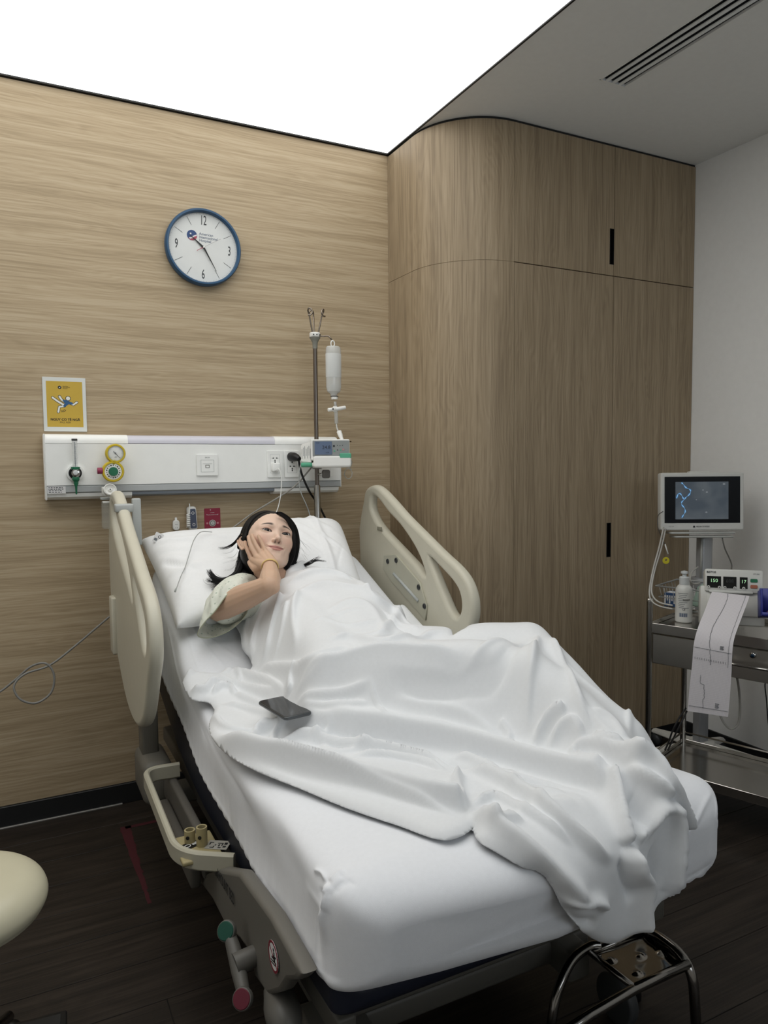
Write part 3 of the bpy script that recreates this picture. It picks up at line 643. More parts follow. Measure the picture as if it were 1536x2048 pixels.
SKINC = np.array(srgb('#d8b49c')[:3]); ARMC = np.array(srgb('#cfad94')[:3])
for s in (-1, 1):
    bm = ear_mesh(s); v = np.array([tuple(q.co) for q in bm.verts]); bm.verts.index_update()
    f = [tuple(w.index for w in q.verts) for q in bm.faces]; parts.append((H2W(v), f, np.tile(SKINC, (len(v), 1)))); bm.free()
# ---- limbs and trunk grown from tapering capsules, melted into one surface
def capsule(bm, a, b, ra, rb, n=16):
    a = Vector(a); b = Vector(b); d = (b-a); L = d.length; d.normalize(); pts = []; rs = []
    for k in range(6): t_ = math.pi/2*k/5; pts.append(a-d*ra*math.cos(t_)); rs.append(max(ra*math.sin(t_), 1e-4))
    for k in range(1, 4): pts.append(a+d*L*k/4); rs.append(ra+(rb-ra)*k/4)
    for k in range(6): t_ = math.pi/2*(1-k/5); pts.append(b+d*rb*math.cos(t_)); rs.append(max(rb*math.sin(t_), 1e-4))
    ring_tube(bm, pts, rs, n)
def chain(bm, P, n=16):
    for (a, ra), (b, rb) in zip(P, P[1:]): capsule(bm, a, b, ra, rb, n)
def melt(bm, vox, it=3, fac=.6):
    me = bpy.data.meshes.new('melt'); bm.to_mesh(me); bm.free(); o = bpy.data.objects.new('melt', me); COL.objects.link(o)
    r = o.modifiers.new('r', 'REMESH'); r.mode = 'VOXEL'; r.voxel_size = vox
    if it: s = o.modifiers.new('s', 'SMOOTH'); s.factor = fac; s.iterations = it
    m2 = evalmesh(o); bpy.data.objects.remove(o)
    v = np.empty(len(m2.vertices)*3); m2.vertices.foreach_get('co', v)
    return v.reshape(-1, 3), [tuple(p.vertices) for p in m2.polygons]
A_ = atD
WR = A_(540, 1131, 2.445); EL = A_(540, 1171, 2.315); SH = A_(440, 1216, 2.50)
bm = B()
mid = SH.lerp(EL, .5)
chain(bm, [(SH, .047), (mid, .0445), (EL+(SH-EL)*.16, .036), (EL, .031)])
chain(bm, [(EL, .031), (EL.lerp(WR, .3), .035), (EL.lerp(WR, .75), .027), (WR, .0225)])
capsule(bm, EL+V(.006, -.008, -.004), EL+V(.0, .0, .01), .024, .024)
KN = {'index': (A_(504, 1119, 2.505), .0092), 'middle': (A_(513, 1113.5, 2.488), .0095), 'ring': (A_(522.5, 1108.5, 2.487), .0090), 'little': (A_(532, 1103.5, 2.494), .0080)}
FT = {'index': [(495.5, 1101, 2.522, 0.0081), (491, 1092, 2.532, 0.0072), (490, 1084, 2.54, 0.0063)],
      'middle': [(502.5, 1094.5, 2.505, 0.0084), (498.5, 1082, 2.518, 0.0074), (496.8, 1073.5, 2.53, 0.0064)],
      'ring': [(512, 1090.5, 2.502, 0.0082), (506.5, 1078.5, 2.512, 0.0073), (504, 1070.5, 2.522, 0.0064)],
      'little': [(525, 1089.5, 2.505, 0.0072), (520, 1079, 2.51, 0.0064), (517, 1071.5, 2.517, 0.0057)]}
wrs = [WR+(KN['index'][0]-WR)*.12+V(-.012, .006, 0), WR, WR, WR+V(.010, -.002, .004)]
for (nm, (k, r)), w in zip(KN.items(), wrs):
    chain(bm, [(w, .0185), (w.lerp(k, .55), .0150), (k, r*1.12)], 14)
    pts = [(k, r)]+[(A_(*q[:3]), q[3]) for q in FT[nm]]
    chain(bm, pts, 12)
TH = [(WR.lerp(KN['index'][0], .18), .0175), (A_(511, 1137, 2.478), .0145), (A_(504, 1131, 2.495), .0112), (A_(499.5, 1125, 2.508), .0092)]
chain(bm, TH, 12)
av, af = melt(bm, .0022, 4, .5)
parts.append((av, af, np.tile(ARMC, (len(av), 1))))
bm = B()
NK0 = Vector(H2W((0, -.018, -.07))); NB = A_(560, 1166, 2.60); SHL = A_(655, 1150, 2.80)+V(0, -.02, -.04)
chain(bm, [(NK0, .056), (NB, .052)])
HIPR = V(.80, 1.86, .80); HIPL = V(1.0, 1.90, .80); CH = V(.92, 2.33, .93); BE = V(.97, 2.10, .87)
chain(bm, [(SH, .047), (NB+V(-.06, .0, -.03), .05), (NB, .05), (SHL+V(-.08, 0, -.01), .05), (SHL, .047)])
chain(bm, [(NB+V(0, .02, -.06), .07), (CH, .112), (BE, .12), (V(.9, 1.9, .80), .12)])
chain(bm, [(CH+V(-.08, .03, 0), .08), (HIPR, .10)]); chain(bm, [(CH+V(.10, .03, .0), .08), (HIPL, .11)])
KR = V(1.16, 1.52, .865); KL = V(1.30, 1.66, .875)
chain(bm, [(HIPR, .095), (KR, .054), (V(1.16, 1.32, .765), .036), (V(1.15, 1.25, .745), .030)]); chain(bm, [(HIPL, .095), (KL, .054), (V(1.22, 1.40, .765), .036), (V(1.22, 1.33, .745), .030)])
chain(bm, [(SHL, .046), (V(1.16, 2.3, .87), .038), (V(1.10, 2.08, .90), .028)])
bv, bf = melt(bm, .009, 4, .6)
parts.append((bv, bf, np.tile(SKINC, (len(bv), 1))))
Vv, Ff, Cv = join_np(parts)
me = raw_mesh(Vv, Ff, 'body'); ca = me.color_attributes.new('skin', 'FLOAT_COLOR', 'POINT')
ca.data.foreach_set('color', np.hstack([Cv, np.ones((len(Cv), 1))]).astype(np.float32).ravel())
sk = mat('skin', '#cda389', .48, spec=.35, sss=.12, bump=.08, bscale=700); nt = sk.node_tree
at_ = nt.nodes.new('ShaderNodeVertexColor'); at_.layer_name = 'skin'; nt.links.new(at_.outputs[0], nt.nodes['Principled BSDF'].inputs['Base Color'])
obj('body', me, sk, person)
# eyes
gz = np.array(W2H(np.array([0, 0, CAMZ])))
for s in (-1, 1):
    bm = B(); bmesh.ops.create_uvsphere(bm, u_segments=48, v_segments=36, radius=1)
    c = np.array([s*EYX, EYY, EYZ]); g_ = gz-c; g_ /= np.linalg.norm(g_); g_ = g_*.62+np.array([0, .40, .0]); g_ /= np.linalg.norm(g_)
    v = np.array([tuple(q.co) for q in bm.verts]); bm.verts.index_update(); f = [tuple(w.index for w in q.verts) for q in bm.faces]; bm.free()
    # sphere pole (z) turned onto the gaze for clean iris rings
    z = g_; x = np.cross([0, 0, 1], z); x /= np.linalg.norm(x); yv = np.cross(z, x)
    v = v@np.array([x, yv, z])
    cs = v@g_; ang = np.degrees(np.arccos(np.clip(cs, -1, 1)))
    pts = c+v*np.array([.0152, .0124, .0124])
    me = raw_mesh(H2W(pts), f, 'eye'); 
    cc = np.tile(np.array(srgb('#b3a9a3')[:3]), (len(v), 1)); cc[ang < 34] = srgb('#1d120d')[:3]; cc[ang < 15] = srgb('#060404')[:3]
    ca = me.color_attributes.new('skin', 'FLOAT_COLOR', 'POINT'); ca.data.foreach_set('color', np.hstack([cc, np.ones((len(cc), 1))]).astype(np.float32).ravel())
    em = mat('eye_surface', '#d8d0ca', .12, spec=.6)
    if s < 0:
        a2 = em.node_tree.nodes.new('ShaderNodeVertexColor'); a2.layer_name = 'skin'; em.node_tree.links.new(a2.outputs[0], em.node_tree.nodes['Principled BSDF'].inputs['Base Color'])
    obj('eye', me, em, person)
# ---------------------------------------------------------------- hair
HAIR = mat('black_hair', '#0b0a0b', .38, spec=.45)
bm = B(); bmesh.ops.create_icosphere(bm, subdivisions=6, radius=1)
me = bpy.data.meshes.new('cap'); bm.to_mesh(me); bm.free(); nv = len(me.vertices)
D2 = np.empty(nv*3); me.vertices.foreach_get('co', D2); D2 = D2.reshape(-1, 3)
t = np.full(nv, .2)
def hair_sdf(p):
    d = ell(p, (0, -.018, .030), (.0815, .098, .0885)); d = smin(d, ell(p, (0, -.035, -.03), (.078, .075, .085)), .03); return d
for it in range(40): t -= hair_sdf(C0+D2*t[:, None])*.9
P = C0+D2*t[:, None]
# hairline: open over the face
ang = np.degrees(np.arctan2(P[:, 0], np.maximum(P[:, 1]+.02, -.2)))   # 0 = front
zline = np.where(ang < 0, np.interp(-ang, [0, 15, 28, 40, 50, 60, 72, 95], [.071, .068, .056, .034, .008, -.03, -.2, -.3]), np.interp(ang, [0, 20, 35, 48, 58, 68, 80, 95], [.071, .068, .056, .030, -.004, -.05, -.2, -.3]))
mask = sstep(-.002, .002, P[:, 2]-zline)   # 1 hair
strand = .0002*np.sin(np.arctan2(P[:, 0], P[:, 2]+.06)*60)+.0001*np.sin(np.arctan2(P[:, 0], P[:, 2]+.06)*137+P[:, 1]*60)
part = np.exp(-((P[:, 0]-.006)/.004)**2)*(P[:, 2] > .05)*.002
n_ = D2
P = C0+n_*(t+(strand-part)*mask)[:, None]
P = np.where((mask < 1)[:, None], C0+(P-C0)*(1-(1-mask)*.16)[:, None], P)
me2 = raw_mesh(H2W(P), [tuple(p.vertices) for p in me.polygons], 'hair_cap')
hair = obj('hair', me2, HAIR, person)
rng = np.random.default_rng(5)
SV = []; SF = []
def strands(guide, r0, r1, count, w=.0011, frizz=.0, tipfrac=1.0, flat=(1, 1)):
    """guide: list of world points; a lock of fine hairs around it"""
    G = smooth_path(guide, 6); n = len(G); fr = []
    x = None
    for i in range(n):
        t_ = (G[min(i+1, n-1)]-G[max(i-1, 0)]).normalized()
        x = frame_of(t_)[0] if x is None else (x-t_*x.dot(t_)).normalized(); fr.append((x.copy(), t_.cross(x)))
    for k in range(count):
        a = rng.random()*2*math.pi; q = math.sqrt(rng.random()); end = int(n*(1-(1-tipfrac)*rng.random())); end = max(end, 4); ph = rng.random(4)*6; fz = frizz*rng.random()
        base = len(SV)
        for i in range(end):
            f = i/(n-1); R_ = r0+(r1-r0)*f
            ox = math.cos(a)*q*R_*flat[0]+fz*f*f*math.sin(ph[0]+f*5); oy = math.sin(a)*q*R_*flat[1]+fz*f*f*math.sin(ph[1]+f*6)
            p = G[i]+fr[i][0]*ox+fr[i][1]*oy; ww = w*(1-.8*(i/(end-1))**2)*min(1, .15+i/5)
            for j in range(3):
                c_, s_ = math.cos(j*2.0944), math.sin(j*2.0944); v = p+fr[i][0]*(c_*ww)+fr[i][1]*(s_*ww); SV.append((v.x, v.y, v.z))
            if i:
                b0 = base+(i-1)*3; b1 = base+i*3
                for j in range(3): SF.append((b0+j, b0+(j+1) % 3, b1+(j+1) % 3, b1+j))
A_ = atD
h = lambda x, y, z: Vector(H2W((x, y, z)))
# hair combed from the parting over the scalp, then hanging
def scalp(dirs):
    d = np.array(dirs, float); d /= np.linalg.norm(d, axis=1)[:, None]; t = np.full(len(d), .2)
    for it in range(25): t -= hair_sdf(C0+d*t[:, None])*.9
    return C0+d*(t-.0015)[:, None]
def combed(side, count, targets, w=.0011):
    """targets: pairs of way points (world) front->back, each strand blends between them"""
    for k in range(count):
        f = rng.random(); lift = rng.random()*.0045; ph = rng.random(3)*6
        ya = .60-1.35*f; yb = (.40 if side > 0 else .30)-1.0*f; yc = (.62 if side > 0 else -.02)-.75*f
        th = np.linspace(.01, 1.65, 12); dirs = []
        for t_ in th:
            q = t_/1.65; yy = ya*(1-q)**2+2*yb*q*(1-q)*1.25+yc*q*q
            dirs.append((side*math.sin(t_)+.05*(1-q), yy, math.cos(t_)*1.0+.03))
        p = H2W(scalp(dirs)); c = np.array(H2W([C0]))[0]
        pts = [Vector(c+(a-c)*(1+lift*8*math.sin(min(i/6, 1)*1.57)+(.17 if side > 0 else .03)*(i/11)**1.3)) for i, a in enumerate(p)]
        tg = [a.lerp(b, f)+Vector(rng.normal(0, .0035, 3)) for a, b in targets]
        G = smooth_path((pts[:8] if side > 0 else pts)[::2]+tg, 5); n = len(G); end = int(n*(.90+.1*rng.random())); base = len(SV); x = None
        for i in range(end):
            t_ = (G[min(i+1, n-1)]-G[max(i-1, 0)]).normalized(); x = frame_of(t_)[0] if x is None else (x-t_*x.dot(t_)).normalized(); y = t_.cross(x)
            ww = w*(1-.85*(i/(end-1))**3)
            for j in range(3):
                c_, s_ = math.cos(j*2.0944), math.sin(j*2.0944); v = G[i]+x*(c_*ww)+y*(s_*ww); SV.append((v.x, v.y, v.z))
            if i:
                b0 = base+(i-1)*3; b1 = base+i*3
                for j in range(3): SF.append((b0+j, b0+(j+1) % 3, b1+(j+1) % 3, b1+j))
combed(-1, 900, [(A_(480, 1104, 2.615), A_(508, 1104, 2.64)), (A_(476, 1126, 2.60), A_(515, 1128, 2.61)), (A_(470, 1146, 2.58), A_(520, 1146, 2.58)), (A_(466, 1156, 2.56), A_(514, 1160, 2.55))])
combed(1, 450, [(A_(590, 1062, 2.66), A_(590, 1062, 2.70))])
strands([A_(554, 1026, 2.565), A_(566, 1031, 2.58), A_(578, 1044, 2.60), A_(586, 1062, 2.61), A_(588, 1084, 2.60), A_(586, 1106, 2.59), A_(578, 1126, 2.585), A_(567, 1141, 2.58)], .005, .010, 460, .0011, .003, .92, (1, 1))
strands([A_(558, 1026, 2.60), A_(573, 1035, 2.62), A_(585, 1050, 2.64), A_(592, 1070, 2.65), A_(593, 1092, 2.64), A_(589, 1114, 2.63), A_(580, 1132, 2.62), A_(570, 1142, 2.61)], .006, .012, 460, .0011, .003, .92, (1, 1))
strands([A_(560, 1028, 2.66), A_(576, 1040, 2.68), A_(588, 1058, 2.70), A_(592, 1080, 2.70), A_(590, 1104, 2.68), A_(582, 1128, 2.65)], .010, .014, 300, .0011, .004, .95, (1, 1))
# lock that flicks out over the pillow
strands([A_(484, 1120, 2.60), A_(474, 1146, 2.575), A_(452, 1160, 2.57), A_(432, 1157, 2.575), A_(421, 1146, 2.58), A_(419, 1137, 2.585)], .012, .009, 120, .0011, .008, .7)
strands([A_(470, 1150, 2.575), A_(448, 1163, 2.57), A_(432, 1163, 2.57), A_(420, 1160, 2.57), A_(414, 1154, 2.575)], .010, .012, 90, .0009, .012, .6)
strands([A_(466, 1156, 2.57), A_(446, 1168, 2.56), A_(430, 1172, 2.56), A_(422, 1172, 2.56)], .010, .013, 70, .0008, .012, .6)
# thin wisp beside the ear
strands([A_(484, 1066, 2.60), A_(474, 1080, 2.60), A_(462, 1091, 2.60), A_(448, 1096, 2.605), A_(434, 1095, 2.61)], .0055, .003, 40, .0007, .006, .6)
strands([A_(590, 1120, 2.62), A_(580, 1138, 2.61), A_(592, 1142, 2.61), A_(612, 1141, 2.62)], .012, .005, 90, .001, .006, .7)
# tips lying on the blanket over the far shoulder
strands([A_(600, 1135, 2.66), A_(622, 1124, 2.66), A_(634, 1118, 2.66), A_(643, 1113, 2.66)], .006, .008, 26, .0009, .014, .5)
strands([A_(622, 1122, 2.66), A_(638, 1121, 2.655), A_(655, 1124, 2.65)], .004, .003, 22, .0008, .004, .5)
# loose fine hairs over the pillow
for q in range(4):
    a0 = rng.random()*2.6+1.0; rr = 1
    s0 = (596+rng.random()*8, 1060+rng.random()*60); strands([A_(s0[0], s0[1], 2.68), A_(s0[0]+8, s0[1]+8, 2.69), A_(s0[0]+10+rng.random()*14, s0[1]+22, 2.69)], .002, .006, 2, .0003, .006)
    s0 = (478-rng.random()*6, 1085+rng.random()*55); strands([A_(s0[0], s0[1], 2.66), A_(s0[0]-10, s0[1]+12, 2.66), A_(s0[0]-22-rng.random()*20, s0[1]+14, 2.66)], .002, .008, 2, .0003, .008)
so = obj('hair_strands', raw_mesh(SV, SF, 'strands'), HAIR, hair); so['kind'] = 'stuff'
# bracelet
bm = B(); ax = (WR-EL).normalized(); x, y, _ = frame_of(ax); c = WR-ax*.010
pts = [c+(x*math.cos(a)+y*math.sin(a))*.0275 for a in [2*math.pi*i/32 for i in range(32)]]
for dz in (-.002, 0, .002): ring_tube(bm, [p+ax*dz for p in pts], .0017, 6, closed=True)
o = obj('wristband', bm, mat('wristband_yellow', '#dcc07c', .4), person); o['label'] = 'pale yellow wristband'
# ---------------------------------------------------------------- gown
GOWN = mat('gown_cotton', '#dcdfd2', .85, bump=.2, bscale=700, sheen=.2)
nt = GOWN.node_tree; bs = nt.nodes['Principled BSDF']
# small printed sprig pattern
vo = nt.nodes.new('ShaderNodeTexVoronoi'); vo.inputs['Scale'].default_value = 70; tc = nt.nodes.new('ShaderNodeTexCoord'); nt.links.new(tc.outputs['Object'], vo.inputs['Vector'])
rp = nt.nodes.new('ShaderNodeValToRGB'); rp.color_ramp.elements[0].position = .17; rp.color_ramp.elements[0].color = srgb('#a9b5a6'); rp.color_ramp.elements[1].position = .26; rp.color_ramp.elements[1].color = srgb('#dfe2d6')
nt.links.new(vo.outputs['Distance'], rp.inputs[0]); nt.links.new(rp.outputs[0], bs.inputs['Base Color'])
gown = None
def loft(rings, name, m, parent, thick=.0018, sub=1):
    P = np.array(rings, float)            # (rows, n, 3)
    me = grid_mesh(P, closed_v=True); bm = bmesh.new(); bm.from_mesh(me); bmesh.ops.recalc_face_normals(bm, faces=bm.faces)
    o = obj(name, bm, m, None); so_ = o.modifiers.new('s', 'SOLIDIFY'); so_.thickness = thick; so_.offset = 0
    if sub: q = o.modifiers.new('q', 'SUBSURF'); q.levels = sub; q.render_levels = sub
    m2 = evalmesh(o); bpy.data.objects.remove(o); return obj(name, m2, None, parent)
def rim(pxs, n=48):
    """closed outline of px+depth points resampled to n"""
    L = smooth_path([atD(*p) for p in pxs], 24, True); d = [0]
    for a, b in zip(L, L[1:]+[L[0]]): d.append(d[-1]+(b-a).length)
    out = []; j = 0
    for k in range(n):
        t_ = d[-1]*k/n
        while d[j+1] < t_: j += 1
        f = (t_-d[j])/max(d[j+1]-d[j], 1e-9); out.append(L[j].lerp((L+[L[0]])[j+1], f))
    return out
hem = [(474, 1172, 2.42), (452, 1192, 2.405), (430, 1222, 2.40), (408, 1246, 2.405), (395, 1270, 2.43), (412, 1276, 2.46), (440, 1270, 2.47), (466, 1256, 2.47), (490, 1232, 2.47), (500, 1202, 2.46), (492, 1178, 2.44)]
m1 = [(478, 1160, 2.46), (450, 1172, 2.43), (425, 1200, 2.425), (408, 1226, 2.44), (402, 1250, 2.48), (420, 1260, 2.51), (446, 1254, 2.52), (472, 1243, 2.52), (496, 1222, 2.51), (506, 1195, 2.50), (498, 1170, 2.48)]
m2_ = [(486, 1152, 2.50), (458, 1158, 2.475), (430, 1176, 2.47), (414, 1200, 2.49), (410, 1228, 2.54), (428, 1242, 2.57), (454, 1238, 2.57), (480, 1230, 2.57), (504, 1212, 2.56), (514, 1188, 2.54), (504, 1164, 2.52)]
m3 = [(498, 1147, 2.54), (474, 1148, 2.53), (450, 1158, 2.53), (438, 1178, 2.55), (436, 1200, 2.60), (450, 1218, 2.62), (472, 1222, 2.62), (496, 1216, 2.62), (516, 1200, 2.60), (524, 1180, 2.58), (514, 1158, 2.56)]
rows = [rim(q) for q in (hem, m1, m2_, m3)]
R4 = []
for i in range(19):
    t_ = i/18*3; j = min(int(t_), 2); f = t_-j; ring = []
    for k in range(48):
        p = rows[j][k].lerp(rows[j+1][k], f); ce = sum(rows[j], Vector())/48; d = (p-ce).normalized(); w = max(0, 1-abs(i-3)/14)
        p += d*(.0035*math.sin(k*1.31+i*.25)+.0022*math.sin(k*2.9-i*.5)+.0015*math.sin(k*.7+i))*(.4+w)*min(1, .4+i/4); ring.append(p)
    R4.append(ring)
sl_ = loft(R4, 'gown_sleeve', GOWN, person); sl_['label'] = 'pale patterned gown sleeve'
bm = B(); ring_tube(bm, [p for p in rows[0]], .0018, 6, closed=True); obj('hem', bm, mat('gown_trim', '#b9bda4', .8), sl_)
bm = B(); g_ = .012
chain(bm, [(SH+V(.02, 0, -.01), .050), (NB+V(-.06, .0, -.05), .055), (NB+V(0, .01, -.045), .05), (SHL+V(-.08, 0, -.02), .052), (SHL+V(-.01, 0, -.01), .054)])
chain(bm, [(NB+V(0, .0, -.075), .085), (CH, .108+g_), (BE, .116+g_), (V(.9, 1.9, .80), .11+g_), (V(.93, 1.78, .78), .09+g_)])
chain(bm, [(CH+V(-.08, .03, 0), .072+g_), (HIPR, .092+g_)]); chain(bm, [(CH+V(.10, .03, .0), .072+g_), (HIPL, .092+g_)])
gv, gf = melt(bm, .008, 4, .6)
obj('gown_body', raw_mesh(gv, gf), GOWN, person)
# ================================================================ PILLOWS
PCOT = mat('pillow_cotton', '#f0f1f2', .8, bump=.15, bscale=800, sheen=.15)
def cushion(mtx, hx, hy, th, seed, creases=(), p=3.2, n=70):
    """pillow in local xy, thickness th"""
    u = np.linspace(-1, 1, n); U, Vv_ = np.meshgrid(u, u, indexing='ij')
    # square -> pillow outline with pinched sides
    X = U*hx*(1-.05*(1-Vv_**2)*0-.035*np.cos(Vv_*np.pi/2)*np.abs(U)); Y = Vv_*hy*(1-.045*np.cos(U*np.pi/2)*np.abs(Vv_))
    e = (1-np.abs(U)**p)*(1-np.abs(Vv_)**p); H = th*np.clip(e, 0, 1)**.42
    rs = np.random.default_rng(seed); W_ = np.zeros_like(H)
    for k in range(26):
        a = rs.random()*6.28; cx_, cy_ = rs.uniform(-1, 1, 2)*.85; edge = rs.random() < .65
        if edge: cx_ = np.sign(cx_)*.85; a = math.atan2(cy_*.6, cx_)+rs.normal()*.3
        L_ = rs.uniform(.25, .7); w_ = rs.uniform(.03, .07); dx = U-cx_; dy = Vv_-cy_; al = dx*math.cos(a)+dy*math.sin(a); ac = -dx*math.sin(a)+dy*math.cos(a)
        W_ += rs.uniform(-.006, .009)*np.exp(-(ac/w_)**2)*np.exp(-(al/L_)**2)
    for (x0, y0, x1, y1, w_, amp) in creases:
        d = np.array([x1-x0, y1-y0]); L2 = d@d; tt_ = np.clip(((U-x0)*d[0]+(Vv_-y0)*d[1])/L2, 0, 1); dist = np.hypot(U-x0-tt_*d[0], Vv_-y0-tt_*d[1]); W_ += amp*np.exp(-(dist/w_)**2)
    top = np.stack([X, Y, H+W_*np.clip(e*3, 0, 1)], -1); bot = np.stack([X, Y, -H*.35], -1)
    A = grid_mesh(top); A2 = grid_mesh(bot); bm = bmesh.new(); bm.from_mesh(A); bm.from_mesh(A2)
    bmesh.ops.remove_doubles(bm, verts=bm.verts, dist=1e-4); bmesh.ops.recalc_face_normals(bm, faces=bm.faces)
    for v in bm.verts: v.co = mtx @ v.co
    return bm
def on_back(x, y, lift, tilt, rz=0, ry=0):
    z = float(Ttop(y))+lift
    return Matrix.Translation((x, y, z)) @ Matrix.Rotation(rz, 4, 'Z') @ Matrix.Rotation(tilt, 4, 'X') @ Matrix.Rotation(ry, 4, 'Y')
sl = math.atan(.41)
pm = on_back(.765, 2.775, .045, sl+.04, .05)
tag(obj('pillow', cushion(pm, .30, .30, .105, 3, [(-.9, .1, -.35, -.8, .05, -.014), (-.2, -.2, .15, -.9, .06, .010), (-.75, -.2, -.2, -.95, .05, .010), (.0, .1, .35, -.35, .2, -.03)]), PCOT), 'white pillow with a care tag, under the black hair, nearest the clock wall', 'pillow', 'white bed pillows')
pm2 = on_back(1.085, 2.78, .060, sl+.06, -.22)
tag(obj('pillow', cushion(pm2, .165, .27, .135, 9, [(.1, .9, .3, -.9, .08, .012)]), PCOT), 'white pillow bulging up beside the far side rail, in front of the steel pole', 'pillow', 'white bed pillows')
# care tag and charging lead on the pillow
tg = toward(atD(316, 1076, 2.83), (-.2, -1, .3), (.5, 0, 1)); me = plate([rrect(-.016, -.02, .016, .02, .002)], .001); me.transform(tg); t_ = obj('care_tag', me, PAPER, None, False)
tag(t_, 'small white printed care tag on the pillow corner', 'tag')
me = plate([circ((.004, .006), .006), circ((.004, .006), .004)], .0003); me.transform(tg @ Matrix.Translation((0, 0, .0008))); obj('print', me, INK, t_, False)
me = plate([rrect(-.012, -.013, .0, -.003, .001)], .0003); me.transform(tg @ Matrix.Translation((0, 0, .0008))); obj('print', me, GREYINK, t_, False)
bm = B(); pts = smooth_path([atD(u, v, d) for u, v, d in ((424, 1064, 2.86), (402, 1064, 2.83), (388, 1080, 2.76), (378, 1110, 2.69), (370, 1135, 2.64), (362, 1152, 2.59), (354, 1174, 2.55), (350, 1184, 2.53))], 8)
ring_tube(bm, pts, .0016, 8); cb = thing('charging_cable', 'thin grey charging cable lying over the white pillow', 'cable', pts[-1]); obj('wire', bm, mat('cable_grey', '#a3a5a3', .5), cb)
bm = B(); cyl(bm, pts[-6]*0+pts[-1]+V(.004, 0, .012), pts[-1], .0032, 12); obj('plug', bm, LGREY, cb)
# ================================================================ BLANKET
# a cloth surface: rows run from the shoulders to the foot end and on over the edge of the mattress
GX0, GX1, GR = .42, 1.47, .0042
YTOP, YB, RB = 2.62, 1.17, .085
S1 = YTOP-YB; S2 = S1+RB*math.pi/2; STOT = S2+.36
gx = np.arange(GX0, GX1, GR); gs = np.arange(0, STOT, GR)
cg = .01; cgx = np.arange(GX0-.05, GX1+.08, cg); cgy = np.arange(1.0, 2.8, cg)
CXX, CYY = np.meshgrid(cgx, cgy, indexing='ij')
def spheres(P, n=26):
    out = []
    for (a, ra), (b, rb) in zip(P, P[1:]):
        for t_ in np.linspace(0, 1, n): p = Vector(a).lerp(Vector(b), t_); out.append((p.x, p.y, p.z, ra+(rb-ra)*t_))
    return out
BODY = spheres([(NB+V(.03, -.03, -.05), .06), (CH, .118), (BE, .130), (V(.9, 1.9, .80), .124)])+spheres([(CH+V(-.08, .03, 0), .085), (HIPR, .113)])+spheres([(CH+V(.10, .03, 0), .085), (HIPL, .113)])
BODY += spheres([(HIPR, .110), (KR, .068), (V(1.20, 1.24, .77), .046), (V(1.18, 1.17, .75), .035)])+spheres([(HIPL, .110), (KL, .068), (V(1.28, 1.34, .77), .046), (V(1.30, 1.26, .745), .035)])
BODY += spheres([(SHL, .050), (V(1.16, 2.3, .87), .040), (V(1.10, 2.08, .90), .03)])+spheres([(NB+V(-.0, 0, .0), .05), (SHL+V(-.04, 0, 0), .052)])
base = Ttop(np.maximum(CYY, 1.15))+.004
drop = np.clip(X1-.02-CXX, -1, 0); base = base+np.where(CXX > X1-.01, -2.2*(CXX-X1+.01), 0)
obs = base.copy()
for (a, b, c, r_) in BODY:
    d2 = (CXX-a)**2+(CYY-b)**2; m_ = d2 < r_*r_
    obs[m_] = np.maximum(obs[m_], c+np.sqrt(r_*r_-d2[m_])+.006)
H = obs.copy()
for it in range(150):
    Hp = np.pad(H, 1, mode='edge'); mean = (Hp[:-2, 1:-1]+Hp[2:, 1:-1]+Hp[1:-1, :-2]+Hp[1:-1, 2:])/4
    H = np.maximum(obs, mean-.00035)
for it in range(4):
    Hp = np.pad(H, 1, mode='edge'); H = .5*H+.5*(Hp[:-2, 1:-1]+Hp[2:, 1:-1]+Hp[1:-1, :-2]+Hp[1:-1, 2:])/4
def Hat(x, y):
    i = np.clip((np.asarray(x)-cgx[0])/cg, 0, len(cgx)-1.001); j = np.clip((np.asarray(y)-cgy[0])/cg, 0, len(cgy)-1.001)
    i0 = i.astype(int); j0 = j.astype(int); a = i-i0; b = j-j0
    return H[i0, j0]*(1-a)*(1-b)+H[i0+1, j0]*a*(1-b)+H[i0, j0+1]*(1-a)*b+H[i0+1, j0+1]*a*b
def XS(u, v):
    """where a sight line meets the un-wrinkled cloth -> (x, s)"""
    d = ray(u, v)
    p = CO+d*((YB-RB)/d.y)
    for _ in range(3): p = CO+d*((YB-RB-.022-.035*math.sin(max(0, min(1, (p.x-X0)/(X1-X0)))*math.pi))/d.y)
    zedge = float(Hat(p.x, YB))
    if p.z < zedge-RB: return (p.x, S2+(zedge-RB-p.z))
    for k in range(900):
        y = YB-RB-.05+k*.002; p = CO+d*(y/d.y); yo = y+(.022+.035*math.sin(max(0, min(1, (p.x-X0)/(X1-X0)))*math.pi))*max(0, min(1, (YB-y)/RB)); y0_ = y; y = yo
        if y < YB:
            a = math.asin(min(1, (YB-y)/RB)); zz = float(Hat(p.x, YB))-RB*(1-math.cos(a))
            if p.z <= zz: return (p.x, S1+RB*a)
        elif p.z <= float(Hat(p.x, y)): return (p.x, YTOP-y)
    return (p.x, YTOP-p.y)
GX, GS = np.meshgrid(gx, gs, indexing='ij')
def surf(x, s, disp):
    th = np.clip((s-S1)/RB, 0, math.pi/2); below = np.maximum(s-S2, 0)
    y = np.where(s < S1, YTOP-s, YB-RB*np.sin(th)); z = Hat(x, np.maximum(y, YB))-RB*(1-np.cos(th))-below
    # the foot face swells in the middle like the mattress below it
    ny, nz = -np.sin(th), np.cos(th)
    return np.stack([x, y+ny*disp-.035*np.sin(np.clip((x-X0)/(X1-X0), 0, 1)*np.pi)*np.sin(th), z+nz*disp], -1)
DSP = np.zeros_like(GX)
